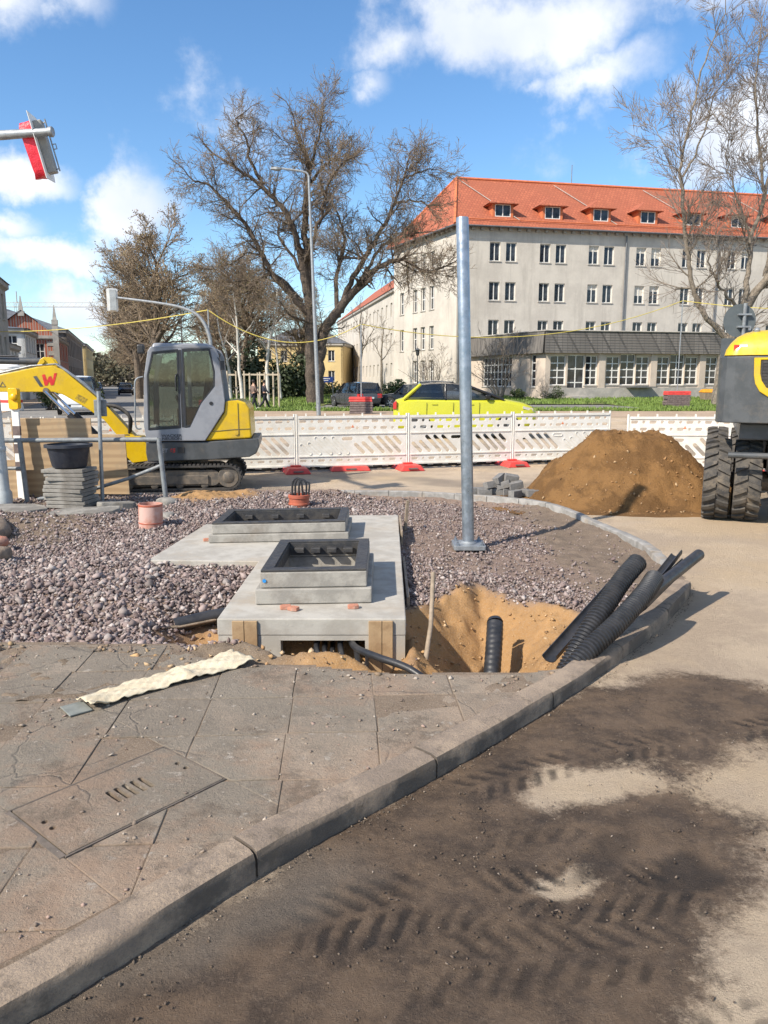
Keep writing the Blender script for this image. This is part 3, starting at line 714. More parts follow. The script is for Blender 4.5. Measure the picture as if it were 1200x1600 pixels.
# ------------------------------------------------------------------ kerbs
kerb = thing('kerb', None, None); kerb['kind'] = 'structure'
outer = smoothpath([(-3.05, -.52, 0), (-2.3, .3, 0), (-.93, 1.82, 0), (-.44, 2.41, 0), (.24, 3.1, 0), (.9, 3.82, 0), (1.4, 4.43, 0), (1.92, 5.12, 0), (2.36, 5.8, 0), (2.50, 6.06, 0)], 12)
def walk(path, joints):
    """cut a polyline at cumulative lengths"""
    cum = [0]
    for a, c in zip(path[:-1], path[1:]): cum.append(cum[-1] + (c - a).length)
    def at(s_):
        for i in range(len(path) - 1):
            if cum[i + 1] >= s_ or i == len(path) - 2:
                t = (s_ - cum[i]) / max(cum[i + 1] - cum[i], 1e-9); return path[i].lerp(path[i + 1], t)
    return at, cum[-1]
at, tot = walk(outer, None)
def kerb_run(at, s0, s1, w, h0, h1, mat, name, n=5, side=1, jag=.006, rnd=.03):
    secs = []; 
    for k in range(n + 1):
        s_ = s0 + (s1 - s0) * k / n
        p = at(s_); d = (at(min(s_ + .03, s1 + .03)) - at(max(s_ - .03, 0))).normalized(); nn = Vector((-d.y, d.x, 0)) * side
        top = h1 + random.uniform(-jag, jag) * .5
        prof = [(0, h0), (.0, top - rnd), (rnd * .3, top - rnd * .3), (rnd, top), (w * .6, top + .002), (w - rnd * .6, top), (w, top - rnd * .6), (w, h0)]
        secs.append([p + nn * (a + random.uniform(-jag, jag) * .4) + Vector((0, 0, zz)) for a, zz in prof])
    b = MB(); b.loft(secs); return b.build(name, mat, kerb, smooth=40)
# joint through (.24,3.1): find its arc length
sj = min((abs((at(q / 200 * tot) - Vector((.235, 3.095, 0))).length), q / 200 * tot) for q in range(201))[1]
js = [sj - .95 * k for k in range(3, 0, -1)] + [sj, sj + .98, sj + 1.9, sj + 2.85, tot]
js = [max(j, 0) for j in js]
for a, c in zip(js[:-1], js[1:]):
    if c - a > .1: kerb_run(at, a + .006, c - .006, .15, -.15, .097 + random.uniform(-.005, .005), M['kerb'], 'kerb_stone', 8)
M['new_kerb'] = pm('concrete_kerb', (.30, .285, .265), (.22, .21, .195), 8, .85, .3, fine=90, dirt=(.36, .27, .18), dirt_amt=.5)
far = smoothpath([(2.60, 6.62, 0), (2.66, 7.6, 0), (2.56, 8.5, 0), (2.36, 9.75, 0), (2.02, 10.42, 0), (1.15, 11.0, 0), (.4, 11.25, 0), (-.75, 11.32, 0), (-1.95, 11.28, 0)], 12)
at2, tot2 = walk(far, None); k = int(tot2 / .485)
for i in range(k):
    kerb_run(at2, i * tot2 / k + .004, (i + 1) * tot2 / k - .004, .10, -.2, .095 + random.uniform(-.008, .008), M['new_kerb'], 'kerb_stone', 3, rnd=.012)

# ------------------------------------------------------------------ inspection cover in the pavement
ic = thing('inspection_cover', 'worn concrete-filled inspection cover with slotted grate set in the pavement', 'manhole cover', (-1.04, 2.81, .085), math.atan2(cvd.y, cvd.x))
M['cover_frame'] = pm('rusty_cover_frame', (.10, .082, .066), (.15, .12, .095), 12, .8, .3)
b = MB()
slots = [rrect(-.04 + k * .036, -.017 + k * .036, -.05, .06, .010) for k in range(5)] + [circ(-.29, -.02 + .06 * k, .013, 10) for k in (0, 1)] + [circ(.29, -.02 + .06 * k, .013, 10) for k in (0, 1)]
b.prism(rrect(-.335, .335, -.21, .21, .006), -.03, .002, XY, slots); b.build('cover_plate', M['slab'], ic)
b = MB()
for x0, x1, y0, y1 in ((-.345, .345, -.221, -.214), (-.345, .345, .214, .221), (-.365, -.340, -.2135, .2135), (.339, .345, -.2135, .2135)): b.box(x0, x1, y0, y1, -.04, .0015)
b.build('frame', M['cover_frame'], ic)
b = MB(); b.box(-.34, .34, -.22, .22, -.35, -.30); b.build('shaft_floor', M['castiron'], ic)
# ------------------------------------------------------------------ cable chamber and the two manhole frames
ch = thing('cable_chamber', 'large pale concrete cable chamber sunk in the gravel with open duct slot', 'concrete chamber', (0, 0, 0))
b = MB(); b.prism([(-1.14, 5.04), (.15, 5.04), (.17, 9.14), (-1.10, 9.14), (-1.11, 8.58), (-2.02, 8.55), (-2.14, 6.78), (-1.13, 6.74)], -.02, .10, XY,
        [[(-.78, 5.62), (-.22, 5.62), (-.22, 6.36), (-.78, 6.36)], [(-1.55, 7.78), (-.52, 7.86), (-.52, 8.26), (-1.55, 8.2)]])
b.build('top_slab', M['concrete'], ch, bevel=.008)
b = MB(); b.prism([(-1.135, -.75), (.145, -.75), (.145, -.0205), (-1.135, -.0205)], 5.0425, 5.16, XZ, [[(-.71, -.26), (-.13, -.26), (-.13, -.055), (-.71, -.055)]])
b.build('front_wall', M['concrete'], ch)
b = MB(); b.box(-1.135, -1.02, 5.165, 9.1, -.75, -.025); b.build('side_wall', M['concrete_dk'], ch)
b = MB(); b.box(.03, .145, 5.165, 9.1, -.75, -.025); b.build('side_wall', M['concrete_dk'], ch)
b = MB(); b.box(-1.0, .02, 5.17, 9.0, -.78, -.70); b.build('floor_plate', M['old_concrete'], ch)
for x0, x1 in ((-1.035, -.955), (-.951, -.865), (-.105, -.015), (-.011, .06)):
    b = MB(); b.box(x0, x1, 5.02, 5.0385, -.42, .088); b.build('shutter_board', M['wood'], ch, bevel=.003)
b = MB(); b.box(.1755, .198, 5.75, 7.15, -.3, .05); b.build('side_board', M['wood_old'], ch, bevel=.003)
b = MB(); b.box(.178, .20, 8.0, 9.0, -.2, .13); b.build('side_board', M['wood_old'], ch, bevel=.003)

rebase(ch, (-.5, 7.1, -.7))
def ringpoly(b, x0, x1, y0, y1, t, z0, z1, sk=0):
    b.prism([(x0, y0), (x1, y0 + sk), (x1, y1 + sk), (x0, y1)], z0, z1, XY, [[(x0 + t, y0 + t), (x1 - t, y0 + t + sk), (x1 - t, y1 - t + sk), (x0 + t, y1 - t)]])
def frame_set(name, label, x0, x1, y0, y1, zs, sk, off):
    o = thing(name, label, 'manhole frame', (0, 0, 0))
    b = MB(); ringpoly(b, x0, x1, y0, y1, .11, .104, zs[0], sk); b.build('lower_ring', M['concrete_dk'], o, bevel=.008)
    b = MB(); ringpoly(b, x0 + off, x1 - off, y0 + off * .8, y1 - off, .09, zs[0] + .004, zs[1], sk); b.build('upper_ring', M['concrete_dk'], o, bevel=.008)
    b = MB(); ringpoly(b, x0 + off + .004, x1 - off - .004, y0 + off * .8 + .004, y1 - off - .004, .085, zs[1] + .002, zs[1] + .018, sk)
    ringpoly(b, x0 + off + .06, x1 - off - .06, y0 + off * .8 + .06, y1 - off - .06, .035, zs[1] - .10, zs[1] + .0015, sk)
    b.build('cast_iron_rim', M['castiron'], o, bevel=.003)
    for k in range(4):
        b = MB(); xx = x0 + off + .11 + (x1 - x0 - 2 * off - .22) * (k + .5) / 4
        b.box(xx - .04, xx + .04, y1 - off - .165 + sk * (xx - x0) / (x1 - x0), y1 - off - .097 + sk * (xx - x0) / (x1 - x0), zs[1] - .07, zs[1] - .03); b.build('lug', M['castiron'], o, bevel=.004)
    return rebase(o, ((x0 + x1) / 2, (y0 + y1) / 2, .1))
f1 = frame_set('manhole_frame', 'nearer concrete manhole frame with black rim on the chamber top', -.93, -.09, 5.36, 6.52, (.215, .335), .05, .035)
me = MB().prism(circ(-.865, .275, .014, 12), 5.383, 5.386, XZ).build('blue_sticker', pm('blue_sticker', (.03, .25, .62), None, 10, .4, 0), f1, loc=-f1.location)
frame_set('manhole_frame', 'farther wide concrete manhole frame with black rim beside the brown pipe', -1.75, -.36, 7.50, 8.40, (.185, .285), .14, .03)
M['shaft'] = M['old_concrete']
for i, (x_, y_, rz, lb) in enumerate(((-.70, 5.27, .2, 'left one of two touching red brick pieces on chamber edge'), (-.64, 5.235, -.5, 'right one of two touching red brick pieces on chamber edge'), (-.22, 5.285, .1, 'single red brick piece at right corner of nearer manhole frame'), (-1.79, 7.62, .3, 'small red brick piece at left end of wide manhole frame'))):
    b = MB(); b.prism([(-.038, -.022), (.01, -.03), (.04, -.02), (.036, .024), (-.02, .028), (-.04, .01)], 0, .026, XY)
    o = b.build('brick_fragment', M['brick'], bevel=.003); o.location = (x_, y_, .102); o.rotation_euler = (0, 0, rz); tag(o, lb, 'brick', 'brick pieces on the chamber')

# ------------------------------------------------------------------ steel pole
pl = thing('steel_pole', 'tall galvanised steel pole bolted upright in the gravel', 'pole', (.885, 7.88, 0))
b = MB(); b.lathe([(.062, .03), (.062, 1.0), (.0615, 3.26), (.058, 3.275), (0, 3.28)], 24, TR(rx=0, ry=R(-2.1))); b.build('shaft', M['galv'], pl, smooth=40)
b = MB(); b.prism(rrect(-.165, .165, -.165, .165, .015), -.02, .025, XY); b.build('base_plate', M['galv_dull'], pl, bevel=.003)
b = MB(); b.lathe([(.085, .0255), (.085, .03), (.066, .045), (.062, .05)], 20); b.build('collar', M['galv_dull'], pl, smooth=40)
for sx_ in (-1, 1):
    for sy in (-1, 1):
        b = MB(); b.lathe([(.021, .0255), (.021, .045), (.011, .0455), (.011, .068), (0, .068)], 6, TR((sx_ * .125, sy * .125, 0))); b.build('bolt', M['galv'], pl)

# ------------------------------------------------------------------ ducts, cables, spade
def corrugated(P, r, n=16, pitch=.024, amp=.007):
    Q = smoothpath(P, 30); cum = [0]
    for a, c in zip(Q[:-1], Q[1:]): cum.append(cum[-1] + (c - a).length)
    m = int(cum[-1] / (pitch / 4)); path = []; rad = []; j = 0
    for i in range(m):
        s_ = cum[-1] * i / (m - 1)
        while j < len(Q) - 2 and cum[j + 1] < s_: j += 1
        path.append(Q[j].lerp(Q[j + 1], (s_ - cum[j]) / max(cum[j + 1] - cum[j], 1e-9))); rad.append(r + (amp if (i % 4) in (0, 1) else -amp * .6))
    b = MB(); b.tube(path, rad, n); return b
o = corrugated([(1.70, 5.02, .50), (1.55, 4.86, .415), (1.36, 4.64, .27), (1.2, 4.5, .10), (1.05, 4.38, -.12)], .058).build('corrugated_duct', M['black_pl'], smooth=30)
tag(o, 'black corrugated duct with upper open end, left of the pair leaning on kerb', 'duct', 'black corrugated ducts')
o = corrugated([(1.80, 4.97, .40), (1.66, 4.76, .35), (1.42, 4.50, .24), (1.18, 4.33, .10), (.98, 4.21, -.1)], .056).build('corrugated_duct', M['black_pl'], smooth=30)
tag(o, 'black corrugated duct lying nearest the kerb stones, right of the pair', 'duct', 'black corrugated ducts')
def half_shell(P0, P1, r, label, open_dir=(0, 0, 1)):
    a = Vector(P0); c = Vector(P1); d = (c - a).normalized(); up = Vector(open_dir); sd_ = d.cross(up).normalized(); up = sd_.cross(d).normalized()
    secs = []
    for p in (a, a.lerp(c, .5), c):
        prof = []
        for k in range(11):
            t = math.pi * k / 10; prof.append(p + sd_ * (math.cos(t) * r) - up * (math.sin(t) * r))
        for k in range(11):
            t = math.pi * (10 - k) / 10; prof.append(p + sd_ * (math.cos(t) * (r - .007)) - up * (math.sin(t) * (r - .007)))
        secs.append(prof)
    b = MB(); b.loft(secs); o = b.build('cable_half_shell', M['black_pl'], smooth=35); return tag(o, label, 'cable shell', 'black plastic cable shells')
half_shell((1.05, 4.66, -.02), (1.78, 5.55, .30), .055, 'black half-pipe shell lying behind the corrugated ducts', (-.3, 0, 1))
half_shell((1.72, 4.98, .22), (2.33, 5.74, .36), .050, 'black half-pipe shell with open side up, jutting over kerb end', (-.4, -.2, 1))
half_shell((1.80, 5.12, .28), (2.26, 5.80, .40), .045, 'shorter black half-pipe shell on top of the bundle', (-.5, .2, 1))
b = MB(); b.tube([(1.62, 4.84, .25), (2.0, 5.28, .31), (2.42, 5.76, .385)], .042, 16, cap=False); b.tube([(2.42, 5.76, .385), (1.62, 4.84, .25)], .037, 16, cap=True)
tag(b.build('smooth_black_pipe', M['black_pl'], smooth=40), 'smooth black pipe with open round end reaching furthest past the kerb', 'pipe')
o = corrugated([(.815, 5.42, -.06), (.80, 5.33, -.13), (.77, 5.18, -.27), (.73, 5.0, -.45)], .060, pitch=.04, amp=.0012).build('duct_stub', M['black_pl'], smooth=30)
tag(o, 'black duct end sticking up out of the sand pit', 'duct')
b = MB(); b.lathe([(.061, 0), (.05, .028), (.02, .04), (0, .042)], 16, TR((.816, 5.432, -.052), rx=R(-52))); pc = b.build('end_cap', M['black_pl'], o, smooth=50)
b = MB(); b.lathe([(.014, .035), (.014, .048), (0, .05)], 10, TR((.816, 5.432, -.052), rx=R(-52))); b.build('valve', M['galv_dull'], o)
b = MB(); P = [(-1.60, 5.63, -.14), (-1.35, 5.75, -.11), (-1.1, 5.83, -.09)]; b.tube(P, .055, 16, cap=False); b.tube(P, .049, 16, cap=False)
tag(b.build('drain_pipe', M['black_pl'], smooth=40), 'black pipe entering left side of the chamber from the gravel', 'pipe')
b = MB(); b.tube([(-1.72, 5.5, -.12), (-1.55, 5.6, -.14), (-1.3, 5.72, -.12)], .012, 8); tag(b.build('thin_rod', M['wood_old'], smooth=40), 'thin rod poking into the black pipe left of the chamber', 'rod')
random.seed(12)
for k in range(6):
    x0 = -.46 + k * .055; z0 = -.10 - .02 * (k % 3)
    P = [(x0 - .02, 5.45, z0 - .02), (x0, 5.0, z0), (x0 + .06, 4.80, z0 - .015 - .01 * k), (x0 + .16 + .03 * k, 4.62, -.19)]
    if k == 4: P = [(-.26, 5.4, -.10), (-.20, 4.98, -.075), (-.04, 4.72, -.055), (.16, 4.55, -.07), (.34, 4.42, -.16)]
    b = MB(); b.tube(smoothpath(P, 8), .024 if k == 4 else .02, 10)
    tag(b.build('power_cable', M['black_pl'], smooth=40), 'thick black cable bending out of the duct slot towards the spade' if k == 4 else 'black cable of the bundle in the chamber duct slot, ' + ['leftmost', 'second from the left', 'third from the left', 'fourth from the left', '', 'rightmost'][k], 'cable', 'cables in the duct slot')
sp = thing('spade', 'old spade with wooden handle leaning on the chamber corner', 'spade', (.30, 5.0, -.3))
b = MB(); b.tube([(.06, .45, .62), (.03, .2, .30), (-.02, .03, .06)], [.017, .017, .019], 10); b.build('handle', M['wood_old'], sp, smooth=40)
b = MB(); b.loft([[(-.03, .03, .09), (-.01, .035, .09), (-.01, .028, .08), (-.03, .022, .08)], [(-.10, -.0, 0), (.06, .0, 0), (.06, -.006, -.004), (-.10, -.006, -.004)], [(-.08, -.05, -.13), (.05, -.05, -.13), (.05, -.055, -.13), (-.08, -.055, -.13)]]); b.build('blade', M['steel_dirty'], sp, bevel=.003)
b = MB(); b.box(-.02, .015, -.012, .012, 0, .38); o = b.build('marker_stake', M['wood_old'], bevel=.003); o.location = (.25, 8.85, -.05); o.rotation_euler = (R(4), R(3), .3)
tag(o, 'short wooden stake standing at far right corner of the chamber', 'stake')

# ------------------------------------------------------------------ brown drain pipes
def brown_pipe(loc, r, h, label, band, tilt=0, wall='brown_pipe'):
    o = thing('brown_drain_pipe', label, 'pipe', loc, 0, 'orange-brown pipes standing in the gravel'); o.rotation_euler = (0, tilt, 0)
    b = MB(); b.lathe([(r, -.1), (r, h), (r - .009, h), (r - .009, .02), (0, .02)], 28, cap=False); b.build('pipe_wall', M[wall], o, smooth=40)
    for z0, z1, dr in band:
        b = MB(); b.lathe([(r + .001, z0), (r + dr, z0 + .006), (r + dr, z1 - .006), (r + .001, z1)], 28, cap=False); b.build('socket_band', M['brown_pipe'], o, smooth=40)
    return o
brown_pipe((-2.68, 8.68, -.02), .135, .335, 'orange-brown pipe standing left in the gravel, faded pale, no cables', [(.11, .128, .004), (.31, .335, .003)], R(1), 'faded_pipe')
brown_pipe((-1.14, 10.2, -.04), .135, .24, 'orange-brown pipe with black cable loops rising from it', [(.19, .24, .012), (.10, .13, .01)])
for k, (dx, w) in enumerate(((-.05, .10), (-.01, .12), (.04, .11))):
    P = [(-1.14 + dx - .03, 10.2 + .02 * k, 0), (-1.14 + dx - .04, 10.2, .28), (-1.17 + dx + .02, 10.19, .40), (-1.14 + dx + w * .5, 10.18, .415 - .02 * k), (-1.14 + dx + w * .95, 10.17, .32), (-1.14 + dx * .4 + w * .7, 10.17, .0)]
    b = MB(); b.tube(smoothpath(P, 8), .0135, 8)
    tag(b.build('cable_loop', M['black_pl'], smooth=40), 'black cable loop sticking out of the orange-brown pipe, ' + ('left one', 'middle one', 'right one')[k], 'cable', 'cable loops in brown pipe')

# ------------------------------------------------------------------ sand heap and paving blocks
PX, PY = 3.35, 11.1
xs_ = np.arange(1.5, 5.4, .03); ys_ = np.arange(9.4, 13.4, .03)
x, y, f = grid_mesh(xs_, ys_, None)
def heap(x, y):
    wx = x + (fbm(x * 1.6, y * 1.6, 121) - .5) * .35; wy = y + (fbm(x * 1.6, y * 1.6, 127) - .5) * .35
    d = np.hypot((wx - np.clip(wx, 3.28, 3.86)) / 1.30, (wy - 11.12) / 1.25)
    h = 1.12 * np.clip(1 - d, 0, 1)
    h = np.minimum(h, .98 - .04 * (fbm(x * 3, y * 3, 131)))
    h = h + .08 * np.exp(-(((wx - 2.15) / .5) ** 2 + ((wy - 11.0) / .35) ** 2)) 
    skirt = sstep(1.5, .95, np.hypot((wx - 3.5) / 1.5, (wy - 11.05) / 1.25))
    h = h + skirt * .05 + (fbm(x * 4, y * 4, 133) - .5) * .14 * sstep(0, .2, h) + (fbm(x * 15, y * 15, 137, 3) - .5) * .075 * sstep(0, .12, h)
    return h * sstep(-.01, .03, h) - .03
z = heap(x, y); k = (z > -.0295); kf = k[f].any(1); f = f[kf]
u_ = np.unique(f); rm = np.zeros(len(x), int); rm[u_] = np.arange(len(u_)); f = rm[f]
me = npmesh('sand_heap', np.stack([x[u_], y[u_], z[u_]], 1), f, [M['sand']], True)
tag(link('sand_heap', me), 'large heap of ochre building sand on the road before the barriers', 'sand heap')
random.seed(21)
blocks = [(1.45, 10.95, 0, .1), (1.62, 11.02, 0, -.2), (1.80, 11.0, 0, .3), (1.98, 10.92, 0, -.1), (2.13, 10.85, 0, .2), (1.55, 10.97, .105, .5), (1.74, 10.98, .105, -.3), (1.90, 10.95, .105, .2), (1.68, 11.03, .19, .9), (1.83, 11.02, .20, .1), (1.36, 11.08, 0, .2), (1.86, 10.78, 0, .8)]
M['paver'] = pm('grey_paving_block', (.20, .19, .18), (.14, .135, .13), 10, .85, .35, dirt=(.30, .24, .17), dirt_amt=.4)
wh = ['at left end of bottom row', 'second from left in bottom row', 'in middle of bottom row', 'second from right in bottom row', 'at right end of bottom row', 'left one of middle layer', 'centre one of middle layer', 'right one of middle layer', 'tilted on top, left', 'on top, highest', 'lying behind at the left', 'lying in front of the pile']
pb = MB(); pb.box(-.10, .10, -.05, .05, 0, .10); pbm = None
for (x_, y_, z_, a), w_ in zip(blocks, wh):
    if pbm is None: o = pb.build('paving_block', M['paver'], bevel=.006); pbm = o
    else: o = pbm.copy(); COL.objects.link(o)
    o.location = (x_, y_, z_ + .07); o.rotation_euler = (random.uniform(-.25, .25) * (z_ > 0), random.uniform(-.35, .35) * (z_ > .1), a)
    tag(o, 'grey paving block of the pile beside sand heap, ' + w_, 'paving block', 'paving blocks piled at the kerb')

# ------------------------------------------------------------------ fabric strip on the pavement
fs = thing('fabric_strip', 'long crumpled cream fabric strip lying across the pavement', 'fabric strip', (0, 0, .085))
P0, P1 = Vector((-1.50, 3.62, 0)), Vector((-.83, 4.33, 0)); d = (P1 - P0); L = d.length; d.normalize(); nn = Vector((-d.y, d.x, 0))
nu, nv = 60, 14; v = []; f = []
for i in range(nu + 1):
    t = i / nu; wd = .080 + .034 * t + .004 * math.sin(t * 9) + .003 * math.sin(t * 23)
    ctr = P0 + d * (t * L) + nn * (.012 * math.sin(t * 5.0 + .5))
    for j in range(nv + 1):
        s_ = j / nv * 2 - 1
        h = .012 + .016 * math.cos(s_ * 1.35) + .006 * math.sin(t * 17 + s_ * 3) + .004 * math.sin(t * 43 + s_ * 7) + .003 * math.sin(t * 90 - s_ * 11) + (.028 * max(0, 1 - abs(t - .58) / .05)) * max(0, 1 - abs(s_ + .1) * 1.2) + .035 * max(0, .12 - t) / .12 * (.5 - s_ * .5)
        h = max(h, .008) + (.01 if abs(s_) > .95 and math.sin(t * 15) > .3 else 0)
        p = ctr + nn * (s_ * wd * (1 + .025 * math.sin(t * 37 + (3 if s_ > 0 else 0)))); v.append((p.x, p.y, h))
for i in range(nu):
    for j in range(nv):
        a = i * (nv + 1) + j; f.append((a, a + 1, a + nv + 2, a + nv + 1))
me = npmesh('fabric', np.array(v), np.array(f), [pm('cream_fleece', (.60, .53, .39), (.50, .425, .30), 14, .95, .4, fine=60, dirt=(.42, .33, .22), dirt_amt=.5)], True)
o = link('fabric', me, None, fs); m = o.modifiers.new('solid', 'SOLIDIFY'); m.thickness = .004
b = MB(); b.box(-.055, .055, -.07, .07, 0, .008, TR((-1.53, 3.60, .004), rz=math.atan2(d.y, d.x) - .1)); tag(b.build('slate_piece', pm('grey_slate', (.20, .21, .19), None, 10, .8, .2), bevel=.002), 'flat grey plate under the near end of the fabric strip', 'plate').location = (0, 0, .085)

# ------------------------------------------------------------------ loose grit on pavement and road
rng = np.random.default_rng(17)
def grit(name, label, n, reg, zf, smin, smax, cols, keep):
    px = rng.uniform(reg[0], reg[1], n); py = rng.uniform(reg[2], reg[3], n); ok = keep(px, py); px, py = px[ok], py[ok]
    sz = smin + (smax - smin) * rng.random(len(px)) ** 3.5
    V, Fc, C = stones(px, py, zf(px, py) + sz * .2, sz, np.array(cols)[rng.integers(0, len(cols), len(px))] * rng.uniform(.8, 1.2, (len(px), 1)), rng, .6)
    tag(link(name, npmesh(name, V, Fc, [M['stone']], False, {'col': C})), label, 'grit', kind='stuff')
cov = lambda x, y: np.ones(len(x), bool)
def on_pave(x, y):
    d = fbm(x * 2.3, y * 2.3, 151); near_edge = sstep(.5, 0, EDGE(x) - y)
    return (y > KIN(x) + .01) & (y < EDGE(x) - .01) & (rng.random(len(x)) < np.clip(sstep(.45, .7, d) + near_edge * .9 + .06, 0, 1))
grit('pavement_grit', 'loose grit and crumbs scattered over the old pavement', 9000, (-3.2, 1.25, 1.2, 4.62), lambda x, y: .084 + 0 * x, .003, .024, [(.25, .20, .155), (.18, .14, .11), (.34, .29, .24), (.29, .205, .165)], on_pave)
def on_road(x, y):
    d = fbm(x * 1.9, y * 1.9, 157)
    return (sdist(x, y, ISLAND) < -.01) & (rng.random(len(x)) < np.clip(sstep(.5, .75, d) * .6 + .07 + .7 * np.exp(-((np.hypot(x - .85, y - 2.75) / .3) ** 2)) + .6 * sstep(.15, 0, -sdist(x, y, ISLAND)), 0, 1))
grit('road_grit', 'loose grit scattered over the dirty road', 16000, (-1.3, 4.5, 1.4, 8), lambda x, y: .003 + 0 * x, 0.002, .011, [(.20, .16, .12), (.14, .11, .08), (.27, .22, .175)], on_road)
def on_wet(x, y): return (sdist(x, y, ISLAND) < -.02) & (sdist(x, y, WET) > -.1) & (rng.random(len(x)) < np.clip(sstep(.45, .7, fbm(x * 2.6, y * 2.6, 181)), .05, 1))
grit('mud_crumbs', 'dark crumbs of mud and grit on the dirty road', 9000, (-1.3, 2.6, 1.4, 4.4), lambda x, y: .006 + 0 * x, .003, .014, [(.07, .05, .036), (.10, .073, .052), (.13, .10, .075)], on_wet)
def gutter(x, y): return (np.abs(sdist(x, y, ISLAND) + .02) < .035) & (rng.random(len(x)) < .8)
grit('gutter_grit', 'grit and dust gathered along the foot of the kerb', 60000, (-1.3, 2.6, 1.4, 6.4), lambda x, y: .004 + 0 * x, .003, .012, [(.19, .15, .115), (.26, .21, .165), (.12, .095, .072)], gutter)
def crumbs(x, y): return (rng.random(len(x)) < np.clip(sstep(.42, .6, fbm(x * 3, y * 3, 163)), .1, 1)) & (y > EDGE(x) - .16) & (y < EDGE(x) + .12)
grit('soil_clods', 'dark soil clods along the broken pavement edge', 1500, (-3.4, .95, 4.0, 4.75), lambda x, y: np.where(y < EDGE(x), .081, bed_z(x, y) + .004), .008, .05, [(.19, .14, .10), (.25, .18, .12), (.14, .105, .08), (.36, .25, .14)], crumbs)
def sandcl(x, y): return rng.random(len(x)) < .5 * sand_mask(x, y)
grit('sand_clods', 'lumps of ochre sand and stones lying in the pit', 4200, (-1.5, 1.6, 4.1, 6.5), lambda x, y: bed_z(x, y) + .006, .006, .04, [(.40, .25, .12), (.33, .20, .10), (.45, .32, .19)], sandcl)

hx_ = lambda x, y: (heap(x, y) > .0) & (rng.random(len(x)) < .5)
grit('heap_clods', 'clods and pebbles lying on the sand heap', 2200, (1.6, 5.2, 9.6, 12.2), lambda x, y: heap(x, y), .008, .05, [(.30, .165, .07), (.22, .125, .055), (.36, .24, .13)], hx_)
# ------------------------------------------------------------------ left corner of the site
st = [ ]
random.seed(8)
names = ['bottom', 'second', 'third', 'fourth', 'fifth', 'sixth', 'seventh', 'eighth', 'ninth', 'topmost']
for k in range(10):
    b = MB(); w = .27 + random.uniform(-.012, .012); z0 = .075 + k * .051
    b.prism([(-w, -.2), (w, -.2), (w + .005, .2), (-w, .2)], 0, .045, XY); o = b.build('concrete_slab', M['old_concrete'], bevel=.006)
    o.location = (-4.10 + random.uniform(-.02, .02), 9.98 + random.uniform(-.015, .015), z0); o.rotation_euler = (0, random.uniform(-.012, .012), -.12 + random.uniform(-.07, .07))
    tag(o, 'dirty grey paving slab in the stack under black tub, ' + (names[k] + ' one' if k in (0, 9) else names[k] + ' from the bottom'), 'paving slab', 'stacked slabs under the tub')
tb = thing('builders_tub', 'black round builders tub standing on the slab stack', 'tub', (-4.10, 9.98, .592))
b = MB(); b.lathe([(.20, 0), (.215, .02), (.265, .27), (.29, .275), (.292, .29), (.255, .29), (.20, .03), (0, .03)], 28); b.build('bowl', M['blue_tub'], tb, smooth=35)
b = MB(); b.lathe([(.266, .255), (.298, .262), (.298, .30), (.258, .302)], 28, cap=False); b.build('rim', M['blue_tub'], tb, smooth=35)
def sheet(name, label, w, h, loc, rz, tilt, mat, t=.021):
    b = MB(); b.box(-w / 2, w / 2, -t / 2, t / 2, 0, h); o = b.build(name, mat, bevel=.002); o.location = loc; o.rotation_euler = (tilt, 0, rz)
    return tag(o, label, 'plywood', 'plywood boards behind the railing')
sheet('plywood_board', 'tall wide plywood board behind the slab stack and black tub', 1.12, 1.13, (-4.70, 10.95, .05), .02, R(3), M['ply'])
sheet('plywood_board', 'narrower plywood board at right, in front of excavator track', .52, .86, (-3.90, 10.90, .10), -.05, R(4), M['ply'])
sheet('plywood_board', 'lower plywood board at left beneath the railing by the grey mast', .30, .55, (-5.25, 10.80, .05), .03, R(2), M['ply'])
rl = thing('tube_railing', 'grey tubular steel railing with bent corner around the slab stack', 'railing', (0, 0, 0))
b = MB(); b.tube([(-5.3, 10.45, .90), (-4.2, 10.47, .905), (-3.09, 10.5, .91)], .032, 12); b.build('top_rail', M['grey_paint'], rl, smooth=40)
b = MB(); b.tube([(-3.075, 10.5, .93), (-3.0, 10.48, -.06)], .034, 12); b.build('post', M['grey_paint'], rl, smooth=40)
b = MB(); b.tube([(-4.95, 10.45, .90), (-4.90, 10.43, .06)], .034, 12); b.build('post', M['grey_paint'], rl, smooth=40)
b = MB(); b.tube([(-3.07, 10.5, .55), (-3.5, 10.5, .38), (-4.10, 10.46, .20), (-4.75, 10.42, .10)], .025, 12); b.build('bent_rail', M['grey_paint'], rl, smooth=40)
b = MB(); b.tube([(-5.25, 10.45, .52), (-4.93, 10.44, .52)], .025, 12); b.build('mid_rail', M['grey_paint'], rl, smooth=40)
rebase(rl, (-4.1, 10.5, .0))
mp_ = thing('thin_post', 'thin galvanised post with small grey box on top at the railing', 'post', (-3.82, 10.3, .05))
b = MB(); b.tube([(0, 0, 0), (.03, .02, 1.52)], .026, 12); b.build('shaft', M['galv_dull'], mp_, smooth=40)
b = MB(); b.box(-.06, .10, .055, .10, 1.18, 1.40); b.build('back_box', M['grey_paint'], mp_, bevel=.008)
b = MB(); b.lathe([(.03, 1.52), (.03, 1.545), (0, 1.55)], 12, TR((.03, .02, 0))); b.build('cap', M['black_pl'], mp_)
ms = thing('grey_mast', 'thick pale grey mast at left frame edge with flared foot', 'mast', (-5.12, 10.2, .0))
b = MB(); b.lathe([(.125, -.05), (.125, .22), (.10, .26), (.095, .8), (.088, 4.9), (.08, 5.4)], 20, TR(ry=R(-1.0))); b.build('shaft', M['pale_post'], ms, smooth=40)
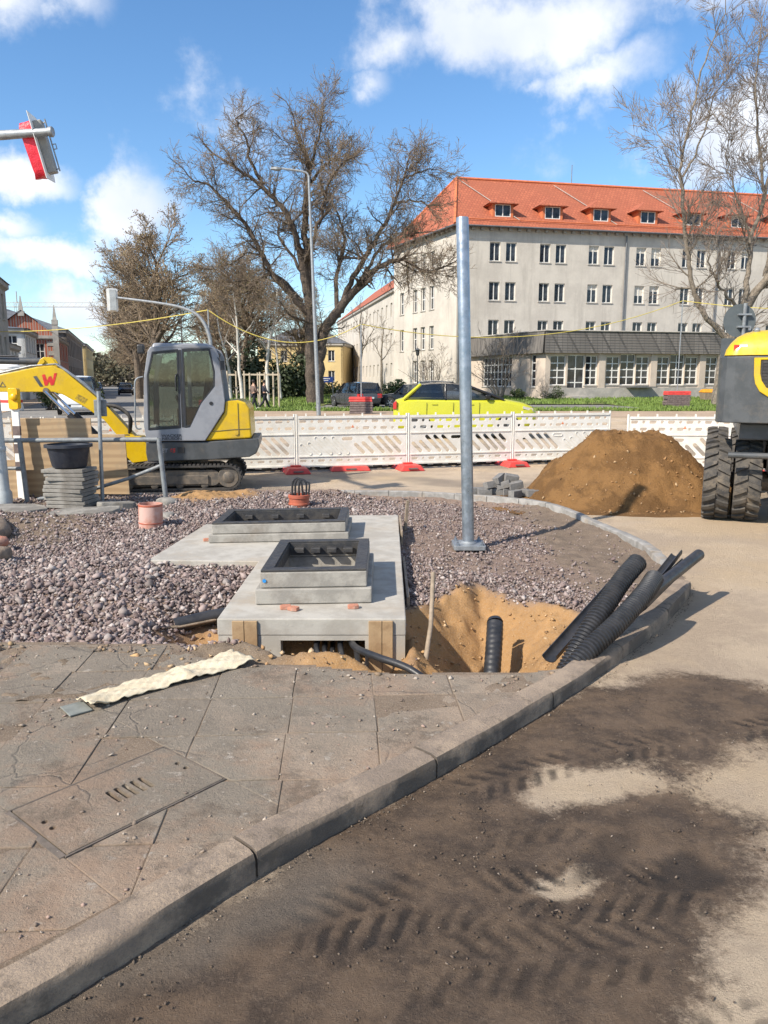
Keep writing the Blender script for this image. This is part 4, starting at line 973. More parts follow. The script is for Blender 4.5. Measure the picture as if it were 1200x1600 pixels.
b = MB(); b.lathe([(.10, .78), (.103, .79), (.103, .83), (.0965, .84)], 20, TR((-.013, 0, 0)), cap=False); b.build('joint_band', M['pale_post'], ms, smooth=40)
b = MB(); b.box(-.02, .02, -.107, -.095, .52, .57); b.build('door_latch', M['grey_paint'], ms)
# arm over the road with the covered traffic light
b = MB(); b.tube([(-.09, 0, 4.88), (.35, -.55, 4.55), (.90, -1.15, 4.37), (1.46, -1.2, 4.39)], [.075, .065, .05, .042], 14); b.build('arm', M['galv_dull'], ms, smooth=40)
b = MB(); b.lathe([(.05, -.02), (.055, 0), (.055, .02), (.045, .03)], 14, TR((1.465, -1.2, 4.39)) @ AX); b.build('arm_cap', M['galv_dull'], ms, smooth=40)
tl = thing('traffic_light', 'traffic light wrapped in red bag hanging on the grey arm', 'traffic light', (-3.74, 9.09, 4.28)); tl.rotation_euler = (R(6), R(-12), R(8)); tl.scale = (.85,) * 3; tl.location.x -= .09
b = MB(); b.box(.0, .105, .02, .20, -.34, .30); b.build('housing', pm('lamp_housing', (.33, .33, .31), (.27, .27, .255), 6, .6, .05), tl, bevel=.012)
b = MB(); b.prism([(-.22, -.42), (.23, -.42), (.28, -.34), (.28, .31), (.23, .39), (-.22, .39)], -.008, 0, lambda u, v, w: (w, u + .1, v)); b.build('backing_board', M['white'], tl)
secs = []
for i, (xx, s_) in enumerate(((-.012, 1), (-.06, 1.02), (-.12, .96), (-.17, .93))):
    ring = []
    for k in range(20):
        t = 2 * math.pi * k / 20; cx_, cz_ = math.copysign(abs(math.cos(t)) ** .35, math.cos(t)), math.copysign(abs(math.sin(t)) ** .35, math.sin(t))
        w_ = 1 + .035 * math.sin(5 * t + i * 1.7)
        ring.append((xx + .012 * math.sin(3 * t + i), .10 + .13 * cx_ * s_ * w_, -.02 + .33 * cz_ * s_ * w_ - (.02 * i if cz_ < 0 else 0)))
    secs.append(ring)
b = MB(); b.loft(secs); b.build('red_bag', M['red_bag'], tl, smooth=50)
b = MB()
for zz in (-.30, .27): b.tube([(.105, .10, zz), (.145, .10, zz)], .008, 6)
b.tube([(.145, .10, -.33), (.145, .10, .31)], .01, 6); b.tube([(.135, .10, .0), (.19, .10, .0), (.19, .10, -.06), (.14, .10, -.06)], .008, 6); b.build('bracket', M['galv_dull'], tl)
# warning beacon post
bp = thing('beacon_post', 'white post with red band carrying a yellow warning lamp by the mast', 'warning lamp', (-5.12, 10.75, 0))
b = MB(); b.box(-.05, .05, -.02, .02, .0, 1.32); b.build('blade', M['white'], bp, bevel=.006)
for z0 in (.95, .70, .45): 
    b = MB(); b.box(-.051, .051, -.0215, .0215, z0, z0 + .13); b.build('dark_band', M['dark_foot'], bp)
b = MB(); b.prism(rrect(-.065, .065, 1.31, 1.60, .03), -.05, .05, XZ); b.build('lamp_housing', M['lamp_y'], bp, bevel=.008)
b = MB(); b.lathe([(.05, 0), (.05, .02), (.035, .035), (0, .038)], 16, TR((.02, -.05, 1.48), rx=R(90))); b.build('lens', M['lamp_y'], bp, smooth=50)
# broken pavement pieces and rubble
random.seed(31)
for i, (x_, y_, z_, w, dpt, a, tl_, lb) in enumerate(((-3.75, 9.55, .03, .95, .38, .15, (.05, -.03), 'big broken old pavement slab jutting over the gravel below the stack'), (-4.75, 9.75, .03, .8, .5, -.05, (.02, .02), 'broken pavement slab left of the stack by the mast'), (-3.55, 10.0, .06, .5, .3, .35, (-.04, .06), 'tilted old slab under the thin post foot'), (-4.55, 9.2, -.02, .7, .3, .1, (.1, .02), 'lower broken slab at the left frame edge'))):
    q = []
    for k in range(9):
        t = 2 * math.pi * k / 9; cx_, cy_ = math.copysign(abs(math.cos(t)) ** .6, math.cos(t)), math.copysign(abs(math.sin(t)) ** .6, math.sin(t))
        q.append((cx_ * w / 2 * random.uniform(.85, 1.1), cy_ * dpt / 2 * random.uniform(.85, 1.1)))
    b = MB(); b.prism(q, -.05, .05, XY); o = b.build('broken_slab', M['old_concrete'], bevel=.012); o.location = (x_, y_, z_ + .02); o.rotation_euler = (tl_[0], tl_[1], a); tag(o, lb, 'slab', 'broken pavement pieces')
def rock(name, label, cat, loc, s_, mat, seed, group=None):
    r_ = np.random.default_rng(seed); v, f = ico()
    for _ in range(2):
        m_ = {}; v = list(map(tuple, v)); nf = []
        def mid(a, c):
            k = (min(a, c), max(a, c))
            if k not in m_: p = (np.array(v[a]) + np.array(v[c])) / 2; v.append(tuple(p / np.linalg.norm(p))); m_[k] = len(v) - 1
            return m_[k]
        for a, c, e in f: ab, bc, ca_ = mid(a, c), mid(c, e), mid(e, a); nf += [(a, ab, ca_), (c, bc, ab), (e, ca_, bc), (ab, bc, ca_)]
        f = nf
    v = np.array(v); d = np.sign(v) * np.abs(v) ** .7; d *= 1 + .25 * (fbm(v[:, 0] * 2 + seed, v[:, 1] * 2 + v[:, 2], seed)[:, None] - .5) + r_.uniform(-.04, .04, (len(v), 1))
    o = link(name, npmesh(name, d * np.array(s_), np.array(f), [mat], False)); o.location = loc; o.rotation_euler = (0, 0, r_.uniform(0, 3)); return tag(o, label, cat, group)
M['earth'] = pm('earth_crust', (.24, .18, .13), (.16, .12, .09), 9, .95, .6, fine=40)
rock('rubble_lump', 'reddish brick lump in the earth bank at left frame edge', 'rubble', (-4.0, 7.75, .06), (.12, .09, .06), M['brick'], 3, 'rubble at the left bank')
rock('rubble_lump', 'grey concrete lump low at left frame edge in the gravel', 'rubble', (-3.66, 7.1, .07), (.13, .11, .08), M['earth'], 5, 'rubble at the left bank')
rock('rubble_lump', 'dirt-coated concrete lump beside foot of the bent railing post', 'rubble', (-2.95, 10.3, .05), (.16, .11, .09), M['old_concrete'], 7, 'rubble at the left bank')
rock('rubble_lump', 'pale stone lump behind the standing brown pipe', 'rubble', (-2.66, 9.3, .03), (.11, .09, .08), M['old_concrete'], 11, 'rubble at the left bank')
rock('rubble_lump', 'broad earth-covered concrete lump beside mast foot', 'rubble', (-4.6, 8.6, .02), (.5, .3, .12), M['earth'], 13, 'rubble at the left bank')
# ------------------------------------------------------------------ mini excavator
ex = thing('mini_excavator', 'yellow and grey mini excavator on rubber tracks behind the railing', 'excavator')
Y0, Y1 = 11.93, 13.35
# tracks
def stadium(x0, x1, z0, z1, n=9):
    r = (z1 - z0) / 2; c = (z0 + z1) / 2
    return [(x1 - r + r * math.sin(math.pi * k / n), c - r * math.cos(math.pi * k / n)) for k in range(n + 1)] + [(x0 + r - r * math.sin(math.pi * k / n), c + r * math.cos(math.pi * k / n)) for k in range(n + 1)]
def outline_at(out, s_):
    n = len(out); tot_ = 0; L = [math.dist(out[i], out[(i + 1) % n]) for i in range(n)]; s_ %= sum(L)
    for i in range(n):
        if s_ <= L[i]:
            a, c = out[i], out[(i + 1) % n]; t = s_ / max(L[i], 1e-9); return a[0] + (c[0] - a[0]) * t, a[1] + (c[1] - a[1]) * t, math.atan2(c[1] - a[1], c[0] - a[0])
        s_ -= L[i]
def track_belt(y0, y1):
    b = MB(); out = stadium(-4.53, -2.25, .018, .405)
    b.prism(out, y0, y1, XZ, [stadium(-4.50, -2.28, .048, .375)])
    per = sum(math.dist(out[i], out[(i + 1) % len(out)]) for i in range(len(out))); n = int(per / .062)
    for k in range(n):
        x_, z_, a = outline_at(out, per * k / n)
        b.box(-.019, .019, y0 + .004, y1 - .004, -.018, .004, Matrix.Translation((x_, 0, z_)) @ Matrix.Rotation(-a, 4, 'Y'))
    return b.build('rubber_track', M['black_rb'], ex)
def under(y0, y1, ys):
    b = MB(); b.prism(stadium(-4.20, -2.56, .08, .33), y0 + .05, y1 - .05, XZ); b.box(-4.0, -2.75, y0 + .02, y1 - .02, .11, .25); b.build('track_frame', M['steel_dirty'], ex, bevel=.01)
    for cx_, nm in ((-2.445, 'idler_wheel'), (-4.335, 'drive_sprocket')):
        b = MB(); b.lathe([(.155, y0 + .03), (.165, y0 + .045), (.165, y1 - .045), (.155, y1 - .03)], 22, TR((cx_, 0, .212)) @ AY)
        b.lathe([(.075, y0 + .015), (.09, y0 + .025), (.09, y0 + .04)], 16, TR((cx_, 0, .212)) @ AY); b.build(nm, M['steel_dirty'], ex, smooth=35)
    for k in range(4):
        b = MB(); b.lathe([(.045, y0 + .03), (.06, y0 + .04), (.06, y1 - .04), (.045, y1 - .03)], 14, TR((-3.95 + k * .38, 0, .10)) @ AY); b.build('track_roller', M['steel_dirty'], ex, smooth=35)
for y0, y1 in ((11.88, 12.18), (13.10, 13.40)): track_belt(y0, y1); under(y0, y1, 0)
b = MB(); b.box(-3.9, -2.9, 12.185, 13.095, .18, .36); b.lathe([(.38, .36), (.38, .44), (.34, .47)], 24, TR((-3.2, 12.64, 0))); b.build('slew_base', M['steel_dirty'], ex, bevel=.01)
b = MB(); b.box(-4.78, -4.72, 11.9, 13.4, .02, .36); b.box(-4.72, -3.9, 12.2, 12.3, .15, .25); b.box(-4.72, -3.9, 13.0, 13.1, .15, .25); b.build('dozer_blade', M['steel_dirty'], ex, bevel=.008)
# house
HO = [(-3.67, .77), (-3.68, .61), (-3.66, .47), (-2.67, .49), (-2.11, .525), (-2.0, .58), (-1.955, .70), (-1.965, .815), (-2.78, .768)]
b = MB(); b.prism(HO, Y0, Y1, XZ); b.build('lower_body', M['mach_grey'], ex, bevel=.035, seg=3)
b = MB(); b.box(-3.20, -3.10, Y0 - .012, Y0 + .02, .60, .69); b.build('body_latch', M['black_rb'], ex, bevel=.006)
CW = [(-2.78, .783), (-2.475, 1.225), (-2.455, 1.39), (-2.26, 1.405), (-2.14, 1.365), (-2.085, 1.27), (-2.065, .85), (-2.08, .815)]
b = MB(); b.prism(CW, Y0 + .005, Y1 - .005, XZ); b.build('counterweight', M['mach_yel'], ex, bevel=.05, seg=4, )
b = MB()
b.tube([(-2.70, Y0 - .002, .925), (-2.35, Y0 - .002, .955), (-2.08, Y0 - .002, .965)], .004, 5); b.tube([(-2.265, Y0 - .002, 1.36), (-2.262, Y0 - .002, .86)], .004, 5); b.build('panel_seam', M['mach_grey'], ex)
b = MB(); b.lathe([(.035, 0), (.035, .012), (0, .014)], 14, TR((-2.30, Y0 + .002, .90)) @ Matrix.Rotation(R(90), 4, 'X')); b.build('filler_cap', M['mach_yel'], ex)
b = MB(); b.box(-2.9, -2.5, 12.98, Y1 - .02, .785, 1.36); b.box(-3.6, -2.9, 12.98, Y1 - .02, .785, .95); b.build('engine_hood', M['mach_yel'], ex, bevel=.05, seg=3)
# cab
CAB = [(-3.655, .785), (-3.685, 1.03), (-3.65, 1.74), (-3.575, 2.14), (-3.53, 2.205), (-3.05, 2.245), (-2.68, 2.228), (-2.57, 2.185), (-2.525, 2.08), (-2.455, 1.385), (-2.475, 1.235), (-2.775, .785)]
G1 = [(-3.615, .955), (-3.595, 1.78), (-3.505, 2.125), (-3.125, 2.165), (-3.135, .985)]
G2 = [(-3.065, 2.17), (-2.66, 2.185), (-2.595, 1.84), (-2.605, 1.62), (-2.82, 1.36), (-3.0, 1.0), (-3.07, .99)]
Cy0, Cy1 = 11.90, 12.94
for y0, y1, nm in ((Cy0, Cy0 + .05, 'cab_side'), (Cy1 - .05, Cy1, 'cab_side')):
    b = MB(); b.prism(CAB, y0, y1, XZ, [G1, G2]); b.build(nm, M['mach_silver'], ex, bevel=.012, seg=2)
for g_, nm in ((G1, 'door_glass'), (G2, 'rear_side_glass')):
    for yy in (Cy0 + .018, Cy1 - .03): b = MB(); b.prism(g_, yy, yy + .006, XZ); b.build(nm, M['cab_glass'], ex)
    gi = [(sum(p[0] for p in g_) / len(g_) * .09 + p[0] * .91, sum(p[1] for p in g_) / len(g_) * .06 + p[1] * .94) for p in g_]
    b = MB(); b.prism(g_, Cy0 - .004, Cy0 + .016, XZ, [gi]); b.build('window_seal', M['black_pl'], ex)
b = MB(); b.hull8([(-3.53, Cy0 + .03, 2.17), (-2.62, Cy0 + .03, 2.17), (-2.62, Cy1 - .03, 2.17), (-3.53, Cy1 - .03, 2.17)], [(-3.50, Cy0 + .06, 2.265), (-2.68, Cy0 + .06, 2.262), (-2.68, Cy1 - .06, 2.262), (-3.50, Cy1 - .06, 2.265)]); b.build('cab_roof', M['mach_silver'], ex, bevel=.03, seg=3)
b = MB(); b.add([(-3.66, Cy0 + .05, 1.0), (-3.66, Cy1 - .05, 1.0), (-3.635, Cy1 - .05, 1.74), (-3.635, Cy0 + .05, 1.74), (-3.56, Cy1 - .05, 2.12), (-3.56, Cy0 + .05, 2.12)], [(0, 1, 2, 3), (3, 2, 4, 5)]); b.build('windscreen', M['cab_glass'], ex)
b = MB(); b.add([(-2.50, Cy0 + .05, 1.40), (-2.50, Cy1 - .05, 1.40), (-2.56, Cy1 - .05, 2.12), (-2.56, Cy0 + .05, 2.12)], [(0, 1, 2, 3)]); b.build('rear_glass', M['cab_glass'], ex)
b = MB(); b.box(-3.64, -2.5, Cy0 + .055, Cy1 - .055, .79, .96); b.box(-2.78, -2.52, Cy0 + .055, Cy1 - .055, .965, 1.36); b.build('cab_floor', M['mach_grey'], ex)
b = MB(); b.box(-3.15, -2.75, 12.2, 12.65, 1.0, 1.15); b.hull8([(-2.86, 12.2, 1.152), (-2.74, 12.2, 1.152), (-2.74, 12.65, 1.152), (-2.86, 12.65, 1.152)], [(-2.78, 12.23, 1.75), (-2.68, 12.23, 1.75), (-2.68, 12.62, 1.75), (-2.78, 12.62, 1.75)]); b.build('operator_seat', M['seat'], ex, bevel=.04, seg=3)
for yy in (12.12, 12.74): b = MB(); b.box(-3.2, -2.85, yy - .05, yy + .05, 1.0, 1.28); b.tube([(-3.15, yy, 1.28), (-3.2, yy, 1.42)], .016, 8); b.lathe([(.0, -.03), (.025, 0), (.025, .05), (0, .07)], 10, TR((-3.2, yy, 1.42))); b.build('control_lever', M['seat'], ex, bevel=.01)
b = MB(); b.tube(smoothpath([(-3.17, Cy0 - .005, 1.55), (-3.175, Cy0 - .035, 1.58), (-3.175, Cy0 - .035, 1.76), (-3.15, Cy0 - .005, 1.80)], 4), .011, 8); b.build('door_handle', M['black_pl'], ex)
b = MB(); b.box(-3.118, -3.080, Cy0 - .006, Cy0 + .01, 1.0, 2.16); b.build('door_pillar', M['black_pl'], ex)
b = MB(); b.lathe([(.028, 0), (.028, .008), (0, .01)], 14, TR((-2.665, Cy0 - .001, 1.36)) @ Matrix.Rotation(R(90), 4, 'X')); b.build('cab_lock', M['black_pl'], ex)
b = MB(); b.tube(smoothpath([(-3.72, Cy0, .98), (-3.80, Cy0 - .02, 1.02), (-3.79, Cy0 - .02, 1.4), (-3.77, Cy0 - .02, 1.70), (-3.66, Cy0, 1.76)], 5), .012, 8); b.build('grab_rail', M['galv_dull'], ex)
b = MB(); b.box(-3.73, -3.63, Cy0 + .02, Cy0 + .12, 2.10, 2.24); b.build('work_light', M['black_pl'], ex, bevel=.02)
b = MB(); b.box(-2.50, -2.44, Cy0 - .06, Cy0 - .03, 1.86, 2.0); b.tube([(-2.54, Cy0, 2.05), (-2.47, Cy0 - .045, 1.93)], .008, 6); b.build('mirror', M['black_pl'], ex)
for txt, x_, z_, sz, bd, mt in (('WACKER', -3.275, .868, .056, .0010, M['black_pl']), ('NEUSON', -3.275, .822, .056, .0010, M['black_pl'])):
    o = link('lettering', text_mesh(txt, sz, mt, .001, bd), None, ex); o.location = (x_, Cy0 - .0025, z_); o.rotation_euler = (R(90), 0, 0); o.scale = (1.3, 1, 1)
red_t = pm('red_lettering', (.62, .03, .025), None, 10, .4, 0)
o = link('lettering', text_mesh('ET', .085, M['mach_silver'], .001, .002, .15), None, ex); o.location = (-3.40, Y0 - .003, .635); o.rotation_euler = (R(90), 0, 0)
o = link('lettering', text_mesh('65', .085, red_t, .001, .003, .15), None, ex); o.location = (-3.28, Y0 - .003, .635); o.rotation_euler = (R(90), 0, 0)
# boom, stick and hydraulics
BM = [(-6.9, 1.50), (-6.11, 1.735), (-5.33, 1.905), (-5.07, 1.93), (-4.92, 1.865), (-4.70, 1.67), (-4.28, 1.29), (-3.98, .93), (-3.86, .80), (-3.95, .69), (-4.10, .76), (-4.36, 1.10), (-4.64, 1.30), (-4.95, 1.49), (-5.09, 1.53), (-6.13, 1.53), (-6.9, 1.38)]
By0, By1 = 12.30, 12.52
b = MB(); b.prism(BM, By0, By1, XZ); b.build('boom', M['mach_yel'], ex, bevel=.012)
b = MB(); b.prism([(-5.33, 1.907), (-5.25, 2.03), (-5.20, 2.06), (-5.12, 2.06), (-5.06, 2.02), (-5.0, 1.915)], By0 + .03, By0 + .06, XZ); b.prism([(-5.33, 1.907), (-5.25, 2.03), (-5.20, 2.06), (-5.12, 2.06), (-5.06, 2.02), (-5.0, 1.915)], By1 - .06, By1 - .03, XZ); b.lathe([(.04, By0), (.04, By1)], 12, TR((-5.22, 0, 1.995)) @ AY); b.build('boom_bracket', M['mach_yel'], ex, bevel=.005)
b = MB(); b.lathe([(.045, By0 - .02), (.045, By1 + .02)], 14, TR((-5.19, 0, 1.55)) @ AY); b.build('cylinder_pin', M['steel_dirty'], ex, smooth=35)
b = MB(); b.prism([(-4.20, .86), (-3.80, .84), (-3.70, .70), (-3.70, .45), (-3.95, .42), (-4.06, .55), (-4.18, .70)], 12.24, 12.58, XZ); b.build('swing_bracket', M['mach_yel'], ex, bevel=.015)
b = MB(); b.tube([(-4.02, 12.26, .80), (-4.02, 12.56, .80)], .07, 14); b.tube([(-3.9, 12.3, .65), (-3.72, 12.3, .68)], .06, 10); b.build('boom_foot_pin', M['black_rb'], ex, smooth=35)
for yy in (12.24, 12.58):
    b = MB(); b.tube([(-4.86, yy, 1.18), (-4.50, yy, .80)], .045, 12); b.build('boom_cylinder', M['black_pl'], ex, smooth=35)
    b = MB(); b.tube([(-5.19, yy, 1.54), (-4.86, yy, 1.18)], .024, 10); b.build('cylinder_rod', M['chrome'], ex, smooth=35)
    b = MB(); b.tube([(-4.50, yy, .80), (-4.12, yy, .55)], .04, 10); b.build('cylinder_foot', M['black_rb'], ex, smooth=35)
b = MB(); b.tube([(-5.24, 12.41, 1.995), (-6.7, 12.41, 2.02)], .055, 14); b.build('stick_cylinder', M['mach_grey'], ex, smooth=35)
b = MB(); b.tube([(-5.62, 12.34, 2.07), (-6.6, 12.34, 2.09)], .016, 8); b.tube([(-5.62, 12.47, 2.07), (-6.6, 12.47, 2.09)], .016, 8); b.build('cylinder_pipe', M['black_pl'], ex, smooth=35)
b = MB()
for dy in (.03, .08, .13): b.tube([(-6.3, By0 + dy, 1.715), (-5.40, By0 + dy, 1.925), (-5.03, By0 + dy, 1.955), (-4.66, By0 + dy, 1.675), (-4.30, By0 + dy, 1.335)], .014, 6)
b.build('boom_pipe', M['galv_dull'], ex, smooth=35)
for k in range(3):
    b = MB(); b.tube(smoothpath([(-4.32, 12.32 + k * .05, 1.33), (-4.12, 12.26 + k * .05, 1.30 - .015 * k), (-3.96, 12.2 + k * .05, 1.18 - .02 * k), (-3.96, 12.25 + k * .04, 1.0), (-4.0, 12.35, .85)], 6), .026, 8); b.build('hydraulic_hose', M['black_rb'], ex, smooth=35)
b = MB(); b.prism([(-5.365, 1.765), (-5.315, 1.775), (-5.225, 1.615), (-5.275, 1.61)], By0 - .004, By0 - .001, XZ); b.build('logo_stripe', M['mach_grey'], ex)
b = MB(); b.prism([(-5.235, 1.79), (-5.19, 1.80), (-5.165, 1.705), (-5.135, 1.765), (-5.10, 1.772), (-5.08, 1.71), (-5.055, 1.815), (-5.01, 1.82), (-5.07, 1.635), (-5.115, 1.63), (-5.135, 1.69), (-5.165, 1.63), (-5.205, 1.625)], By0 - .004, By0 - .001, XZ); b.build('logo_letter', red_t, ex)
b = MB(); b.prism([(-5.87, 1.605), (-5.82, 1.69), (-5.77, 1.605)], By0 - .004, By0 - .001, XZ, [[(-5.852, 1.615), (-5.788, 1.615), (-5.82, 1.672)]]); b.build('warning_triangle', M['mach_grey'], ex)
b = MB(); b.prism([(-4.72, 1.50), (-4.58, 1.42), (-4.64, 1.35), (-4.77, 1.43)], By0 - .003, By0 - .001, XZ); b.build('data_plate', pm('worn_decal', (.45, .30, .02), (.2, .14, .02), 40, .5, 0), ex)
b = MB(); b.prism([(-6.98, 1.72), (-6.80, 1.60), (-6.72, 1.45), (-7.0, .2), (-7.12, .18), (-7.1, 1.2)], By0 + .02, By1 - .02, XZ); b.build('stick', M['mach_yel'], ex, bevel=.01)
b = MB(); b.prism([(-7.2, .25), (-6.95, .22), (-6.75, -.0), (-6.85, -.02), (-7.2, .0), (-7.4, .1)], 12.15, 12.67, XZ); b.build('bucket', M['steel_dirty'], ex, bevel=.01)
rebase(ex, (-2.6, 12.0, 0)); ex.rotation_euler = (0, 0, R(7))

# ------------------------------------------------------------------ wheeled excavator at right, seen from behind
we = thing('wheeled_excavator', 'wheeled excavator with twin tyres cut by the right frame edge', 'excavator')
XC = 5.08
def mir(P): return P + [(2 * XC - x_, y_) for x_, y_ in reversed(P)]
b = MB(); b.prism(mir([(3.86, 10.2), (3.85, 9.10), (3.875, 8.99), (3.93, 8.92), (4.02, 8.885), (4.2, 8.87)]), 1.225, 1.975, XY); b.build('counterweight', M['mach_grey'], we, bevel=.045, seg=4, )
PN = [(4.205, 1.955), (4.215, 1.76), (4.235, 1.665), (4.285, 1.58), (4.37, 1.525), (4.5, 1.505)]
GR = [(4.275, 1.93), (4.28, 1.78), (4.30, 1.70), (4.35, 1.625), (4.43, 1.59), (4.6, 1.58)]
b = MB(); b.prism(mir(PN), 8.845, 8.868, XZ, [mir(GR)]); b.build('rear_trim', M['mach_yel'], we, bevel=.008, seg=2)
b = MB(); b.prism(mir(GR), 8.858, 8.866, XZ)
for k in range(26): b.box(4.29 + k * .0625, 4.297 + k * .0625, 8.852, 8.859, 1.62, 1.92)
for k in range(8): b.box(4.29, 5.87, 8.853, 8.8575, 1.64 + k * .036, 1.645 + k * .036)
b.build('grille', M['black_rb'], we)
secs = []
for z_, ix, iy in ((1.985, .03, .0), (2.05, .045, .01), (2.12, .085, .03), (2.19, .15, .07), (2.24, .24, .13), (2.265, .34, .22), (2.27, .5, .35)):
    secs.append([(p[0], p[1], z_) for p in rrect(3.87 + ix, 2 * XC - 3.87 - ix, 8.875 + iy, 10.3, .14, 5)])
b = MB(); b.loft(secs); b.build('engine_hood', M['mach_yel'], we, smooth=45)
b = MB(); b.box(3.99, 4.045, 8.895, 8.9, 2.02, 2.10, TR((0, 0, 0))); b.build('red_sticker', red_t, we); 
b = MB(); b.box(4.05, 4.13, 8.893, 8.898, 2.02, 2.10); b.build('white_sticker', M['white'], we)
b = MB(); b.lathe([(.03, 0), (.03, .03), (.015, .045), (0, .05)], 12, TR((4.22, 9.05, 2.245), rx=.3)); b.build('hood_knob', M['galv_dull'], we, smooth=40)
b = MB(); b.box(4.12, 6.0, 9.1, 12.4, 1.02, 1.215); b.build('turntable_frame', M['mach_grey'], we, bevel=.02)
b = MB(); b.box(4.45, 5.7, 9.1, 12.9, .62, .95); b.lathe([(.55, .95), (.55, 1.02)], 24, TR((XC, 11, 0))); b.build('chassis', M['black_rb'], we, bevel=.03)
b = MB(); b.box(4.70, 4.86, 9.35, 9.75, .55, .82); b.lathe([(.1, 4.3), (.12, 4.5), (.12, 5.66), (.1, 5.86)], 16, TR((0, 9.62, .49)) @ AX); b.build('rear_axle', M['steel_dirty'], we, bevel=.01)
b = MB(); b.lathe([(.1, 4.3), (.12, 4.5), (.12, 5.66), (.1, 5.86)], 16, TR((0, 12.3, .49)) @ AX); b.build('front_axle', M['steel_dirty'], we, smooth=35)
b = MB(); b.tube([(4.235, 8.93, .855), (5.9, 8.93, .855)], .036, 14); b.build('tow_bar', M['mach_grey'], we, smooth=40)
b = MB(); b.box(4.72, 4.80, 9.1, 9.5, .64, .78); b.box(4.80, 4.95, 9.15, 9.3, .5, .66); b.build('valve_block', M['steel_dirty'], we, bevel=.01)
b = MB(); b.tube(smoothpath([(4.70, 9.2, .95), (4.68, 9.1, .75), (4.78, 9.08, .62), (4.9, 9.15, .72)], 6), .018, 8); b.build('brake_hose', M['black_rb'], we, smooth=35)
def tyre(w, r=.505):
    b = MB(); h = w / 2
    b.lathe([(.27, -h * .85), (.36, -h * .98), (.44, -h), (r - .035, -h * .93), (r - .03, 0), (r - .035, h * .93), (.44, h), (.36, h * .98), (.27, h * .85)], 40, AX, cap=False)
    n = 22
    for k in range(n):
        for s_ in (-1, 1):
            a = 2 * math.pi * (k + (.5 if s_ > 0 else 0)) / n
            # slanted lug from the middle out to the shoulder
            q0 = []; q1 = []
            for (wx_, da) in ((.008, -.045), (h * .55, .02), (h * 1.0, .075)):
                for rr, qq in ((r - .045, q0), (r, q1)):
                    pass
            pts = []
            for wx_, da, hw_ in ((.006, -.055, .060), (h * .55, .015, .064), (h * .98, .075, .070)):
                rr = r - (.014 if wx_ > h * .9 else 0)
                ring = []
                for dd, r2 in ((-hw_, r - .06), (hw_, r - .06), (hw_ * .82, rr), (-hw_ * .82, rr)):
                    t = a + da + dd; ring.append((s_ * wx_, r2 * math.cos(t), r2 * math.sin(t)))
                pts.append(ring if s_ > 0 else ring[::-1])
            b.loft(pts)
    return b.mesh('tyre', M['tyre'], 30)
M['tyre'] = pm('muddy_tyre', (.045, .042, .04), (.085, .075, .063), 9, .85, .3, fine=70, dirt=(.22, .175, .125), dirt_amt=.6)
tm1 = tyre(.30); 
rimb = MB(); rimb.lathe([(.28, -.13), (.26, -.12), (.24, -.02), (.10, -.01), (.10, .02), (0, .02)], 24, AX); rimb.lathe([(.27, -.13), (.28, -.12), (.28, .12), (.27, .13)], 24, AX, cap=False)
rim = rimb.mesh('rim', M['mach_grey'], 35)
for yy in (9.62, 12.3):
    for xx in (4.135, 4.475, 2 * XC - 4.475, 2 * XC - 4.135):
        o = link('tyre', tm1, None, we); o.location = (xx, yy, .495); o.rotation_euler = (random.uniform(0, 6), 0, 0)
        o2 = link('rim', rim, None, o)
# cab and boom beyond the frame
b = MB()
b.box(5.3, 6.2, 10.4, 12.6, 1.23, 1.5); b.box(5.3, 5.36, 10.4, 10.46, 1.505, 2.8); b.box(6.14, 6.2, 10.4, 10.46, 1.505, 2.8); b.box(5.3, 5.36, 12.5, 12.56, 1.505, 2.8); b.box(6.14, 6.2, 12.5, 12.56, 1.505, 2.8); b.box(5.28, 6.22, 10.38, 12.6, 2.805, 2.9); b.build('cab', M['mach_grey'], we, bevel=.02)
b = MB(); b.box(5.37, 6.13, 10.42, 10.43, 1.51, 2.79); b.build('cab_glass', M['cab_glass'], we)
for o in list(we.children):
    if o.name.split('.')[0] in ('tyre', 'rear_axle', 'front_axle', 'tow_bar'): o.location.x += -.22 if o.name.split('.')[0] != 'tyre' else (-.22 if o.location.x < XC else .22)
rebase(we, (3.86, 8.98, 0)); we.rotation_euler = (0, 0, R(-23))
